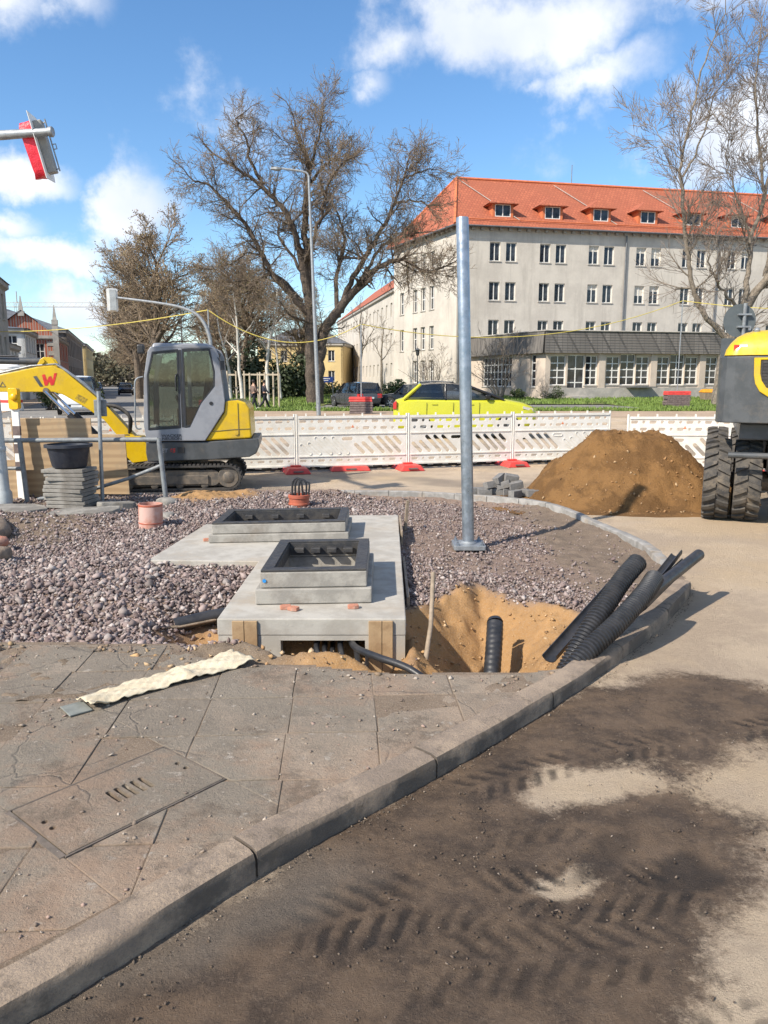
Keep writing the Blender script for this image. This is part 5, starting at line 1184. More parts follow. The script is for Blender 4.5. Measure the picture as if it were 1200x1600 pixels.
# ------------------------------------------------------------------ barrier fence
def slot(cx, cz, w, h, r=None): return rrect(cx - w / 2, cx + w / 2, cz - h / 2, cz + h / 2, r or h * .32, 2)
def diag(x0, z0, x1, z1, w):
    d = Vector((x1 - x0, z1 - z0)).normalized(); n = Vector((-d.y, d.x)) * w / 2; p = []
    for c, s_ in (((x0, z0), -1), ((x1, z1), 1)):
        a0 = math.atan2(d.y * s_, d.x * s_)
        for k in range(5):
            t = a0 - math.pi / 2 + math.pi * k / 4; p.append((c[0] + w / 2 * math.cos(t), c[1] + w / 2 * math.sin(t)))
    return p
PL = 2.06
def barrier(closed):
    h = []; rings = []
    for k in range(12):
        xx = .13 + k * .164
        h.append(circ(xx, .945, .03, 8) if k % 2 else slot(xx, .945, .125, .056)); h.append(slot(xx, .815, .125, .056) if k % 2 else circ(xx, .815, .03, 8))
        h.append(circ(xx, .205, .024, 8) if k % 2 else slot(xx, .205, .12, .050))
    dg = []
    for o_ in (0, .98):
        dg += [(.10 + o_, .50, .25 + o_, .345, o_), (.24 + o_, .53, .42 + o_, .345, o_)] + [(.36 + .155 * k + o_, .63, .62 + .155 * k + o_, .345, o_) for k in range(3)]
        if o_ == 0: dg += [(.86, .61, 1.0, .61, .98)]
        else: dg += [(.825 + o_, .63, .94 + o_, .505, o_)]
    for x0, z0, x1, z1, o_ in dg:
        if x1 > PL - .08: continue
        q = diag(x0, z0, x1, z1, .066)
        if (closed == 1 and o_ == 0) or (closed == 2 and o_ > 0): rings.append((q, diag(x0, z0, x1, z1, .046)))
        else: h.append(q)
    b = MB(); b.prism(rrect(.04, PL - .04, .11, 1.02, .02, 2), -.014, .014, XZ, h)
    for q, q2 in rings: b.prism(q, -.024, -.0145, XZ, [q2])
    b2 = MB()
    for z0, z1, t in ((1.0, 1.045, .030), (.695, .715, .028), (.275, .295, .028), (.095, .125, .03)): b2.box(.045, PL - .045, -t, t, z0, z1)
    for k in range(6): b2.box(.18 + k * .34, .205 + k * .34, -.012, .012, 1.045, 1.095)
    b3 = MB(); b3.tube([(0, 0, .03), (0, 0, 1.085)], .020, 10)
    return b.mesh('panel_plate', M['white_pl'], None), b2.mesh('rib_frame', M['white_pl'], None), b3.mesh('end_post', M['white_pl'], 40)
BV = {c: barrier(c) for c in (0, 1, 2)}
tape = pm('orange_sticker', (.70, .22, .10), None, 10, .6, 0)
def place_barrier(A, B, var, label):
    a = Vector((*A, 0)); d = Vector((*B, 0)) - a; rz = math.atan2(d.y, d.x)
    o = thing('road_barrier', label, 'barrier', a, rz, 'white barrier panels along the road'); sc = d.length / PL
    for me, nm in zip(BV[var], ('panel_plate', 'rib_frame', 'end_post')):
        c = link(nm, me, None, o); c.scale = (sc, 1, 1)
        if nm == 'end_post':
            c.location.x = .02 * sc; c2 = link(nm, me, None, o); c2.location.x = (PL - .02) * sc
    b = MB(); b.prism(circ(1.03 * sc, .84, .035, 3, math.pi / 2), -.017, -.015, XZ); b.build('sticker', tape, o)
FP = [(-8.0, 12.75), (-5.9, 13.35), (-3.78, 13.92), (-1.66, 14.45), (.46, 14.98), (2.60, 15.62), (4.74, 16.15)]
LB = ['white slatted barrier panel at far left beyond the excavator boom', 'white barrier panel half hidden behind the excavator cab', 'white barrier panel directly right of the excavator counterweight', 'white barrier panel with closed left slots, right of the excavator', 'white barrier panel crossed by the steel pole before the yellow car', 'white barrier panel right of the steel pole, behind sand heap edge']
for i in range(6): place_barrier(FP[i], FP[i + 1], (0, 0, 1, 1, 0, 2)[i], LB[i])
place_barrier((4.52, 14.35), (6.62, 14.22), 1, 'white barrier panel standing closer, behind the sand heap top')
place_barrier((6.68, 14.22), (8.78, 13.95), 1, 'white barrier panel behind the wheeled excavator at right')
b = MB(); b.hull8([(-.24, -.40, 0), (.24, -.40, 0), (.24, .40, 0), (-.24, .40, 0)], [(-.17, -.36, .105), (.17, -.36, .105), (.17, .36, .105), (-.17, .36, .105)]); b.box(-.1, .1, -.05, .05, .1055, .13)
footm = b.mesh('ballast_block', M['red_pl'], None)
FL = [(FP[2], 'behind the excavator tracks'), (FP[3], 'at the fence post next to the excavator counterweight'), (FP[4], 'at the fence post left of the steel pole'), (FP[5], 'at the fence post right of the steel pole'), (FP[1], 'behind the excavator boom'), ((6.65, 14.22), 'behind the wheeled excavator')]
for (x_, y_), w_ in FL:
    o = link('ballast_block', footm); o.location = (x_, y_ - .05, .003); o.rotation_euler = (0, 0, .24); m = o.modifiers.new('bevel', 'BEVEL'); m.width = .02; m.segments = 2
    tag(o, 'red barrier foot ' + w_, 'barrier foot', 'red barrier feet'); 
    hb = MB(); hb.box(-.09, .09, -.425, -.395, .04, .062); hb.build('handle_slot', M['dark_foot'], o)
b = MB(); b.hull8([(-.38, -.2, 0), (.38, -.2, 0), (.38, .2, 0), (-.38, .2, 0)], [(-.33, -.17, .085), (.33, -.17, .085), (.33, .17, .085), (-.33, .17, .085)]); o = b.build('ballast_block', M['red_pl'], bevel=.012); o.location = (-.66, 14.72, .003); o.rotation_euler = (0, 0, .2)
tag(o, 'loose dull red foot lying flat between two barrier posts', 'barrier foot', 'red barrier feet')
hb = MB(); hb.box(-.10, .10, -.203, -.195, .03, .055); hb.build('handle_slot', M['dark_foot'], o)
# low rubber edge strip with white dashes behind the barrier
es = thing('edge_strip', 'low dark edge strip with pale dashes on the road behind the barriers', 'edge strip', (0, 0, 0))
for a, c in zip(FP[:-1], FP[1:]):
    A, B = Vector((a[0], a[1] + .38, .003)), Vector((c[0], c[1] + .38, .003)); d = B - A; T = TR(A, rz=math.atan2(d.y, d.x)); n = int(d.length / .30)
    b = MB(); b.box(.02, d.length - .02, -.06, .06, 0, .085, T); b.build('rubber_strip', M['black_rb'], es, bevel=.015)
    b = MB()
    for k in range(n): b.box(.1 + k * d.length / n, .22 + k * d.length / n, -.063, -.0605, .03, .05, T)
    b.build('reflector_dash', M['white_pl'], es)
rebase(es, (-1.6, 14.8, 0))

# ------------------------------------------------------------------ weighted stands that carry the yellow cable
def stand(loc, h, n, w, label, top_red=2):
    o = thing('cable_stand', label, 'cable stand', loc, 0, 'weighted cable stands')
    for k in range(n):
        b = MB(); z0 = k * .125; dx = random.uniform(-.04, .04)
        b.hull8([(-w + dx, -.38, z0), (w + dx, -.38, z0), (w + dx, .38, z0), (-w + dx, .38, z0)], [(-w * .94 + dx, -.36, z0 + .115), (w * .94 + dx, -.36, z0 + .115), (w * .94 + dx, .36, z0 + .115), (-w * .94 + dx, .36, z0 + .115)])
        b.build('foot_plate', M['red_pl'] if k >= n - top_red else M['dark_foot'], o, bevel=.015)
    b = MB(); b.tube([(0, 0, n * .125), (0, 0, h)], .035, 8); b.build('pole', M['galv_dull'], o, smooth=40)
    return o
random.seed(3)
stand((-1.2, 41, 0), 4.62, 7, .62, 'pole in a stack of red and dark feet beside grey estate car')
stand((18.85, 50, .06), 6.65, 8, .78, 'pole in a red-topped stack of feet on the right lawn')
stand((-8.9, 40, 0), 5.25, 6, .6, 'cable pole rising behind the excavator cab')
stand((30.5, 47, .05), 6.1, 7, .7, 'cable pole stand beyond the right frame edge')
yel_c = pm('yellow_cable', (.60, .49, .10), (.52, .42, .09), 5, .5, 0)
def sag(A, B, s_, n=18):
    A, B = Vector(A), Vector(B); return [A.lerp(B, k / n) - Vector((0, 0, s_ * 4 * (k / n) * (1 - k / n))) for k in range(n + 1)]
for A, B, s_, lb in (((-8.9, 40, 5.23), (-1.2, 41, 4.6), 1.25, 'yellow cable sagging in front of the big chestnut trunk'), ((-1.2, 41, 4.6), (18.85, 50, 6.68), 1.35, 'yellow cable spanning in front of the white building'), ((18.85, 50, 6.68), (30.5, 47, 6.08), .35, 'yellow cable running right behind the bare tree'), ((-8.9, 40, 5.23), (-38, 58, 6.2), 1.0, 'yellow cable running left before the avenue trees')):
    b = MB(); b.tube(sag(A, B, s_), .024, 6); tag(b.build('yellow_cable', yel_c, smooth=40), lb, 'cable', 'yellow overhead cables')

# ------------------------------------------------------------------ street lamps, signals, signs
def street_lamp(loc, h, arm, label, r0=.10, lean=0):
    o = thing('street_lamp', label, 'street lamp', loc); o.rotation_euler = (0, lean, 0)
    b = MB(); b.tube([(0, 0, 0), (0, 0, h * .3), (0, 0, h * .97)], [r0, r0 * .85, r0 * .5], 12); b.build('mast', M['galv_dull'], o, smooth=40)
    b = MB(); b.tube(smoothpath([(0, 0, h * .96), (-arm * .08, 0, h * .985), (-arm * .6, 0, h), (-arm * .8, 0, h * 1.004)], 5), r0 * .42, 10); b.build('arm', M['galv_dull'], o, smooth=40)
    b = MB(); b.loft([[(-arm * .72, -.07, h - .03), (-arm * .72, .07, h - .03), (-arm * .72, .07, h + .06), (-arm * .72, -.07, h + .06)], [(-arm * .85, -.16, h - .05), (-arm * .85, .16, h - .05), (-arm * .85, .12, h + .10), (-arm * .85, -.12, h + .10)], [(-arm * 1.02, -.10, h - .01), (-arm * 1.02, .10, h - .01), (-arm * 1.02, .08, h + .08), (-arm * 1.02, -.08, h + .08)]]); b.build('lamp_head', M['grey_paint'], o, bevel=.02)
    b = MB(); b.box(-.05, .05, -r0 - .012, -r0 + .02, .6, 1.0); b.build('service_door', M['galv_dull'], o)
    return o
street_lamp((-3.25, 38.5, 0), 11.6, 1.75, 'tall grey street lamp standing in front of the big chestnut', .11, R(-1.6))
street_lamp((-19.3, 75, 0), 10.9, 3.0, 'distant street lamp among the bare avenue trees', .12)
tm = thing('signal_mast', 'curved grey signal mast reaching left above the excavator cab', 'signal mast', (-6.62, 30, 0))
b = MB(); b.tube(smoothpath([(0, 0, 0), (0, 0, 2.6), (-.06, 0, 3.45), (-.40, 0, 4.10), (-1.0, 0, 4.42), (-1.9, 0, 4.60), (-3.45, 0, 4.80)], 8), [.085 * (1 - .5 * k / 48) for k in range(49)], 12); b.build('curved_mast', M['galv_dull'], tm, smooth=40)
tg = thing('traffic_light', 'pale grey back of a traffic light at end of curved mast', 'traffic light', (-10.25, 29.95, 4.72)); tg.rotation_euler = (0, 0, R(25))
b = MB(); b.prism(rrect(-.20, .20, -.42, .42, .05), .10, .12, XZ); b.build('backing_board', M['white'], tg)
b = MB(); b.box(-.13, .13, -.08, .099, -.40, .38); b.build('housing', M['pale_post'], tg, bevel=.02)
b = MB(); b.tube([(.10, -.03, .05), (.25, -.03, .05)], .03, 8); b.build('bracket', M['galv_dull'], tg)
ts = thing('traffic_sign', 'round grey traffic sign seen from behind, above the wheeled excavator', 'traffic sign', (6.62, 14.5, 0))
b = MB(); b.tube([(0, 0, 0), (0, 0, 3.1)], .033, 10); b.build('pole', M['grey_paint'], ts, smooth=40)
b = MB(); b.prism(circ(-.07, 2.79, .30, 40), .035, .039, XZ); b.build('round_plate', pm('sign_back', (.10, .115, .12), (.085, .10, .105), 6, .5, .02), ts, smooth=40)
b = MB(); b.prism(rrect(-.38, .20, 2.0, 2.475, .03), .035, .039, XZ); b.build('lower_plate', pm('sign_back_low', (.095, .105, .11), (.08, .09, .095), 6, .5, .02), ts)
for zz in (2.68, 2.90, 2.25): b = MB(); b.box(-.12, .12, -.035, .0345, zz - .015, zz + .015); b.build('clamp', M['galv_dull'], ts)
b = MB(); b.box(.10, .15, .0325, .0345, 2.62, 2.69); b.build('sticker', M['white'], ts)
pk = thing('park_lamp', 'small dark lantern post before the white end wall of the long building', 'street lamp', (3.0, 70, .3))
b = MB(); b.tube([(0, 0, 0), (0, 0, .8), (0, 0, 3.6)], [.09, .06, .045], 10); b.build('post', M['mach_grey'], pk, smooth=40)
b = MB(); b.lathe([(.06, 3.6), (.14, 3.68), (.19, 4.05), (.30, 4.10), (.05, 4.28), (0, 4.3)], 12); b.build('lantern', M['mach_grey'], pk, smooth=40)
bs = thing('blue_sign', 'blue rectangular sign on two posts behind the chestnut', 'sign', (-5.1, 70, .2))
b = MB(); b.box(-.55, .55, -.03, .03, 1.35, 1.85); b.build('board', pm('sign_blue', (.02, .05, .22), None, 6, .4, 0), bs)
b = MB(); b.box(-.4, .25, -.034, -.031, 1.66, 1.72); b.box(-.4, .1, -.034, -.031, 1.50, 1.55); b.build('white_lines', M['white'], bs)
for xx in (-.5, .5): b = MB(); b.tube([(xx, .05, 0), (xx, .05, 1.85)], .03, 8); b.build('post', M['galv_dull'], bs)
# young-tree stake frames
def stakes(loc, n, w, label):
    o = thing('stake_frame', label, 'tree stakes', loc, 0, 'wooden stake frames round young trees')
    for k in range(n):
        b = MB(); xx = -w / 2 + w * k / (n - 1); yy = .35 * (-1) ** k; b.tube([(xx, yy, 0), (xx + random.uniform(-.03, .03), yy, 2.15 + random.uniform(-.05, .1))], .055, 8); b.build('stake', M['wood_pale'], o, smooth=40)
    for yy in (-.35, .35): b = MB(); b.box(-w / 2, w / 2, yy - .02, yy + .02, 1.95, 2.05); b.build('crossbar', M['wood_pale'], o)
M['wood_pale'] = pm('pale_debarked_timber', (.50, .42, .31), (.40, .33, .24), 5, .8, .1)
stakes((-9.9, 49.5, .08), 3, .9, 'pale wooden stake frame nearest the excavator counterweight')
stakes((-8.75, 51, .1), 3, .9, 'pale wooden stake frame just left of the two walkers')
stakes((-7.2, 48.8, .08), 4, 1.3, 'pale wooden stake frame just right of the two walkers')
# round poster pillar
ac = thing('poster_pillar', 'white round poster pillar on the far left pavement', 'poster pillar', (-21.6, 45, 0))
b = MB(); b.lathe([(.62, 0), (.62, .25), (.58, .3), (.58, 2.3), (.66, 2.35), (.66, 2.5), (.3, 2.75), (0, 2.8)], 24); b.build('pillar', M['white'], ac, smooth=40)
b = MB(); b.lathe([(.585, .45), (.585, .62)], 24, cap=False); b.build('red_band', M['red_pl'], ac, smooth=40)

# ------------------------------------------------------------------ cars
M['head'] = pm('headlamp', (.75, .75, .72), None, 10, .12, 0, metal=.3)
M['tail'] = pm('tail_lamp', (.45, .02, .02), None, 10, .2, 0)
M['blk_gloss'] = pm('gloss_black', (.012, .012, .014), None, 10, .15, 0)
M['tyre_c'] = pm('car_tyre', (.02, .02, .02), (.03, .03, .03), 10, .8, .1)
M['alu'] = pm('alloy_wheel', (.45, .46, .47), None, 10, .3, 0, metal=.8)
def car(name, label, paint, L, Wd, Hh, loc, rz, roof=None, belt=.93, hood=.22, cab0=.03, cab1=.74, roof0=.10, roof1=.60, plate=True, lights=False, quarter=False, group='parked and passing cars'):
    o = thing(name, label, 'car', loc, rz, group); w = Wd / 2; h0 = -L / 2
    def sec(t, ww, zl, zb, round_=.06):
        x_ = h0 + t * L
        half = [(0, zl), (ww * .80, zl), (ww * .95, zl + .10), (ww, zl + .28), (ww * .985, (zl + zb) / 2 + .12), (ww * .96, zb - round_ * 1.4), (ww * .87, zb - round_ * .2), (ww * .45, zb + .012), (0, zb + .016)]
        return [(x_, a, z_) for a, z_ in half] + [(x_, -a, z_) for a, z_ in reversed(half[1:-1])]
    hz = belt
    st = [(0, .80, .42, hz - .16), (.012, .90, .34, hz - .05), (.05, .97, .24, hz), (.18, 1, .20, hz + .02), (.45, 1, .20, hz), (cab1, .995, .20, hz - .01), (.82, .985, .20, hz - .05), (.91, .95, .22, hz - .12), (.965, .88, .25, hz - .21), (.99, .78, .32, hz - .29), (1.0, .66, .40, hz - .35)]
    b = MB(); b.loft([sec(t, w * s_, zl, zb) for t, s_, zl, zb in st]); body = b.build('body', paint, o, smooth=38)
    # greenhouse
    def gsec(t, zb, zt, wb, wt):
        x_ = h0 + t * L; return [(x_, -wb, zb), (x_, wb, zb), (x_, wt + (wb - wt) * .25, zb + (zt - zb) * .75), (x_, wt, zt - .015), (x_, wt * .6, zt), (x_, -wt * .6, zt), (x_, -wt, zt - .015), (x_, -wt - (wb - wt) * .25, zb + (zt - zb) * .75)]
    zb = hz - .02; top = Hh
    g = [(cab0, zb, zb + .04, w * .86, w * .80), (cab0 + (roof0 - cab0) * .5, zb, zb + (top - zb) * .55, w * .90, w * .78), (roof0, zb, top - .05, w * .91, w * .74), (roof0 + .08, zb, top - .01, w * .91, w * .72), ((roof0 + roof1) / 2, zb, top, w * .91, w * .72), (roof1, zb, top - .05, w * .91, w * .71), (roof1 + (cab1 - roof1) * .5, zb, zb + (top - zb) * .52, w * .90, w * .76), (cab1, zb, zb + .03, w * .88, w * .80)]
    b = MB(); b.loft([gsec(*q) for q in g]); b.build('window_glass', M['car_glass'], o, smooth=38)
    b = MB(); rp = []
    for t, _, zt, wb, wt in g[2:6]: rp.append([(h0 + t * L, -wt - .012, zt - .03), (h0 + t * L, -wt * .62, zt + .008), (h0 + t * L, 0, zt + .02), (h0 + t * L, wt * .62, zt + .008), (h0 + t * L, wt + .012, zt - .03), (h0 + t * L, 0, zt - .012)])
    b.loft(rp); b.build('roof', roof or paint, o, smooth=38)
    for s_ in (-1, 1):
        for ta, tb in ((roof1, cab1), (roof0, cab0), ((roof0 + roof1) * .5 + .02, (roof0 + roof1) * .5 + .02)):
            ga = (h0 + ta * L, s_ * w * .725, top - .05); gb = (h0 + tb * L, s_ * w * .90, zb)
            gm = tuple((p + q) / 2 for p, q in zip(ga, gb)); gm = (gm[0], s_ * w * .845, gm[2])
            rear = quarter and ta == roof0
            b = MB(); b.tube([gb, gm, ga], .05 if rear else .035, 8); b.build('pillar', paint if rear else (roof or M['blk_gloss']), o, smooth=40)
        b = MB(); b.box(h0 + .66 * L - .09, h0 + .66 * L + .06, s_ * w * 1.02 - .07, s_ * w * 1.02 + .07, hz, hz + .13); b.build('mirror', roof or paint, o, bevel=.03)
        b = MB(); b.hull8(*[[(h0 + (.90 + dx) * L, s_ * w * f_ - .02 * s_, z_) for dx, f_, z_ in q] for q in ([(0, .985, hz - .20), (.075, .84, hz - .28), (.075, .84, hz - .36), (0, .985, hz - .27)], [(0, .90, hz - .20), (.075, .62, hz - .28), (.075, .62, hz - .36), (0, .90, hz - .27)])]); b.build('headlight', M['head'], o)
        b = MB(); b.hull8([(h0 + .003, s_ * w * .55, hz - .12), (h0 + .003, s_ * w * .88, hz - .12), (h0 + .10, s_ * w * .985, hz - .06), (h0 + .06, s_ * w * .6, hz - .04)], [(h0 - .004, s_ * w * .55, hz - .30), (h0 - .004, s_ * w * .88, hz - .30), (h0 + .10, s_ * w * .99, hz - .28), (h0 + .06, s_ * w * .6, hz - .28)]); b.build('tail_light', M['tail'], o)
        for t in (.27, .52):
            b = MB(); b.box(h0 + t * L, h0 + t * L + .16, s_ * w * .985 - .012, s_ * w * .985 + .018, hz - .16, hz - .135); b.build('door_handle', paint, o)
        b = MB()
        for t in (.235, .42, .60): b.tube([(h0 + t * L, s_ * w * 1.001, .32), (h0 + t * L, s_ * w * .99, hz - .1)], .006, 5)
        b.build('door_gap', M['blk_gloss'], o)
        for t in (.185, .80):
            b = MB(); b.lathe([(.0, -.005), (.37, -.005), (.375, .01), (.0, .012)], 24, TR((h0 + t * L, s_ * (w * 1.0 - .006), .345)) @ Matrix.Rotation(-s_ * R(90), 4, 'X')); b.build('wheel_arch', M['blk_gloss'], o)
            tz = TR((h0 + t * L, s_ * (w * .985), .325)) @ Matrix.Rotation(-s_ * R(90), 4, 'X')
            b = MB(); b.lathe([(.21, .028), (.30, .034), (.322, .02), (.325, -.1), (.3, -.16)], 24, tz); wh_ = b.build('wheel', M['tyre_c'], o, smooth=40)
            b = MB()
            b.lathe([(.215, .031), (.20, .02), (.19, .034)], 24, tz, cap=False); b.lathe([(.05, .036), (.05, .044), (0, .046)], 10, tz)
            for k in range(5): b.box(-.022, .022, .04, .195, .032, .040, tz @ Matrix.Rotation(2 * math.pi * k / 5, 4, 'Z'))
            b.build('rim', M['alu'], wh_)
    if plate:
        b = MB(); b.box(h0 - .012, h0 + .02, -.26, .26, hz - .36, hz - .25); b.build('number_plate', M['white'], o)
        b = MB(); b.box(h0 + L - .01, h0 + L + .012, -.26, .26, .40, .51); b.build('number_plate', M['white'], o)
    b = MB(); b.box(h0 + L * .965, h0 + L + .004, -w * .6, w * .6, .42, .54); b.build('grille', M['blk_gloss'], o, bevel=.01)
    return o
def cpaint(name, c, m=.0): return pm(name, c, tuple(x * .97 for x in c), 3, .25, 0, metal=m)
car('yellow_car', 'bright yellow compact car with black roof behind the barriers', cpaint('car_yellow', (.46, .455, .03)), 4.22, 1.84, 1.64, (2.42, 23.6, 0), R(-3), roof=M['blk_gloss'], belt=1.17, cab0=.07, cab1=.77, roof0=.19, roof1=.50, quarter=True)
car('grey_estate_car', 'dark grey estate car parked by the lawn, seen from its rear', cpaint('car_grey', (.10, .105, .11), .5), 4.5, 1.8, 1.62, (-1.9, 50.5, 0), R(118), belt=.95, cab0=.015, cab1=.70, roof0=.07, roof1=.55)
car('black_car', 'black low car parked between grey estate and yellow car', cpaint('car_black', (.02, .022, .025), .3), 4.4, 1.8, 1.50, (1.75, 50.2, 0), R(176), belt=.92)
car('silver_car', 'silver car whose roof shows above the yellow car', cpaint('car_silver', (.50, .52, .54), .6), 4.5, 1.8, 1.60, (4.35, 56, .1), R(4), belt=.95)
vn = car('white_van', 'white van facing the camera under the excavator boom', cpaint('van_white', (.72, .73, .74)), 4.9, 1.9, 1.95, (-16.1, 41, 0), R(-72), belt=1.12, cab0=.005, cab1=.84, roof0=.02, roof1=.64)
rng2 = random.Random(2)
vp = Vector((-.313, .95, 0)).normalized(); side = Vector((vp.y, -vp.x, 0))
for i, (dd, off, c, lb) in enumerate(((88, -3.4, (.25, .28, .33), 'small blue-grey car parked nearest down the left street'), (97, -3.2, (.12, .13, .14), 'dark car second in the row down the left street'), (107, -3.0, (.5, .5, .5), 'pale silver car third in the row down the left street'), (118, -2.8, (.05, .07, .12), 'dark blue car farthest in the row down the left street'), (100, 2.6, (.03, .03, .035), 'black car on the right side of the left street'))):
    p = vp * dd + side * (off * .6 + (-2.6 if off < 0 else -1.8))
    car('parked_car', lb, cpaint('car_far%d' % i, c, .4), 4.3, 1.75, 1.5, (p.x, p.y, 0), math.atan2(vp.y, vp.x) + math.pi, plate=False, group='cars down the left street')
# ------------------------------------------------------------------ far road surfaces and lawns
def strip(name, pts, z, mat):
    b = MB(); b.add([(x_, y_, z) for x_, y_ in pts], [tuple(range(len(pts)))]); return tag(b.build(name, mat), kind='structure')
a0 = vp * 20 + side * -16; 
def sv(d, o): p = vp * d + side * o; return (p.x, p.y)
strip('street', [sv(30, -6.5), sv(30, .6), sv(420, .6), sv(420, -6.5)], -.018, M['far_road'])
strip('street_pavement', [sv(30, -9.5), sv(30, -6.55), sv(420, -6.55), sv(420, -9.5)], -.012, M['path'])
strip('cross_street', [(-60, 36.1), (60, 36.1), (60, 22), (-60, 22)], -.022, M['far_road'])
strip('footpath', [(-10.5, 36.2), (60, 36.2), (60, 43), (30, 44.6), (-2, 44.6), (-10.5, 46.5)], -.008, M['path'])
strip('car_park', [(-4.5, 47.6), (16, 47.6), (16, 54), (-4.5, 54)], .045, M['far_road'])
def lawn_z(x, y): return .0 + .42 * sstep(45, 72, y) - .006
lx = np.concatenate([np.linspace(-16, 60, 90)]); ly = np.linspace(44.2, 112, 70)
x, y, f = grid_mesh(lx, ly, None, keep=lambda cx, cy: (cx > -.33 * cy + 5.2) & ~((cx > -4.2) & (cx < 15.6) & (cy > 48) & (cy < 53.6)))
me = npmesh('lawn', np.stack([x, y, lawn_z(x, y) + .05 * (fbm(x * .7, y * .7, 201) - .5)], 1), f, [M['lawn']], True); tag(link('lawn', me), kind='structure')
M['grass'] = None
t = NT('grass_blade'); c = t.mix(t.noise(1.2, 5, .7, t.pos()), (.10, .17, .025), (.17, .23, .045)); M['grass'] = t.fin(c, .7)
rng = np.random.default_rng(33); n = 60000
px = rng.uniform(-14, 34, n); py = 44.3 + 26 * rng.random(n) ** 1.6
ok = (px > -.33 * py + 5.6) & ~((px > -4.4) & (px < 15.8) & (py > 47.5) & (py < 54)) & (fbm(px * .8, py * .8, 207) > .36); px, py = px[ok], py[ok]; n = len(px)
h = rng.uniform(.08, .24, n); a = rng.uniform(0, 3.14, n); w_ = rng.uniform(.03, .07, n); zz = lawn_z(px, py) - .02
v = np.stack([np.stack([px - w_ * np.cos(a), py - w_ * np.sin(a), zz], 1), np.stack([px + w_ * np.cos(a), py + w_ * np.sin(a), zz], 1), np.stack([px + rng.normal(0, .05, n), py + rng.normal(0, .05, n), zz + h], 1)], 1).reshape(-1, 3)
me = npmesh('grass', v, np.arange(3 * n).reshape(-1, 3), [M['grass']]); tag(link('grass', me), 'fresh green spring grass growing on the lawns', 'grass', kind='stuff')
# ------------------------------------------------------------------ buildings
def plaster(name, a, b_, c): return ground_mat(name, a, b_, c, .25)
M['plaster'] = pm('grey_cream_plaster', (.55, .505, .44), (.48, .44, .385), .5, .9, .2, fine=25, dirt=(.45, .395, .33), dirt_amt=.5)
t = NT('streaked_plaster'); mp = t.N('ShaderNodeMapping', {'Vector': t.co(), 'Scale': (1, 1, .12)})
c = t.mix(t.ramp(t.noise(.5, 8, .65), [(.3, 0), (.7, 1)]), (.56, .515, .45), (.48, .44, .385))
c = t.mix(t.ramp(t.noise(1.6, 7, .7, mp.outputs[0]), [(.5, 0), (.85, .55)]), c, (.37, .335, .29))
c = t.mix(t.ramp(t.noise(6, 6, .7), [(.6, 0), (.9, .4)]), c, (.62, .575, .51)); t.bump(t.noise(25, 5), .2, .01); M['plaster'] = t.fin(c, .9)
M['annex_wall'] = pm('annex_plaster', (.54, .455, .375), (.47, .395, .325), .6, .9, .2, fine=25)
M['stone_trim'] = pm('stone_trim', (.40, .37, .33), (.32, .30, .27), 2, .9, .1)
def tile_mat(name, a, b_, sx, sz):
    t = NT(name); mp = t.N('ShaderNodeMapping', {'Vector': t.co(), 'Scale': (1, 1, 1)})
    br = t.N('ShaderNodeTexBrick', {'Vector': mp.outputs[0], 'Color1': a, 'Color2': b_, 'Mortar': tuple(x * .55 for x in b_), 'Scale': 1, 'Mortar Size': .02, 'Brick Width': sx, 'Row Height': sz})
    c = t.mix(t.ramp(t.noise(.35, 6, .65), [(.42, 0), (.65, .55)]), br.outputs['Color'], tuple(x * .72 for x in a))
    t.bump(br.outputs['Fac'], -.25, .02); return t.fin(c, .8)
M['roof'] = tile_mat('red_roof_tiles', (.42, .125, .062), (.34, .095, .048), .30, .36)
M['slate'] = tile_mat('grey_slate_cladding', (.17, .155, .14), (.12, .11, .10), .42, .30)
M['dorm'] = pm('dormer_cheek_tiles', (.56, .17, .065), (.48, .13, .055), 3, .8, .1)
M['wframe'] = pm('white_window_frame', (.72, .71, .68), (.66, .65, .62), 4, .5, 0)
M['zinc'] = pm('zinc_sheet', (.13, .135, .14), (.17, .17, .175), 3, .5, 0, metal=.4)
WC = {}
def window_mesh(w, h, cols, rows, fr=.07):
    k = (round(w, 2), round(h, 2), cols, rows)
    if k in WC: return WC[k]
    ho = []; cw = (w - fr) / cols; rh = (h - fr) / rows; br = fr * .55
    for i in range(cols):
        for j in range(rows):
            x0 = -w / 2 + fr / 2 + i * cw; z0 = fr / 2 + j * rh
            ho.append([(x0 + br, z0 + br), (x0 + cw - br, z0 + br), (x0 + cw - br, z0 + rh - br), (x0 + br, z0 + rh - br)])
    b = MB(); b.prism([(-w / 2, 0), (w / 2, 0), (w / 2, h), (-w / 2, h)], -.03, .03, XZ, ho)
    b2 = MB(); b2.prism([(-w / 2 + .01, .01), (w / 2 - .01, .01), (w / 2 - .01, h - .01), (-w / 2 + .01, h - .01)], .012, .018, XZ)
    b3 = MB(); b3.box(-w / 2 - .08, w / 2 + .08, -.26, -.032, -.09, -.005)
    WC[k] = (b.mesh('window', M['wframe']), b2.mesh('pane', M['pane']), b3.mesh('sill', M['stone_trim'])); return WC[k]
M['blind'] = pm('pale_roller_blind', (.62, .58, .50), (.55, .51, .44), 2, .8, 0)
def add_window(root, P, rz, w, h, cols, rows, sill=True, blind=0):
    """P world position of the bottom middle of the opening, on the frame plane"""
    me = window_mesh(w, h, cols, rows)
    o = link('window', me[0], None, root); o.location = Vector(P) - root.location; o.rotation_euler = (0, 0, rz)
    link('pane', me[1], None, o)
    if sill: link('sill', me[2], None, o)
    if blind:
        b = MB(); b.box(-w / 2 + .04, w / 2 - .04, .004, .011, h * (1 - blind), h - .03); b.build('blind', M['blind'], o)
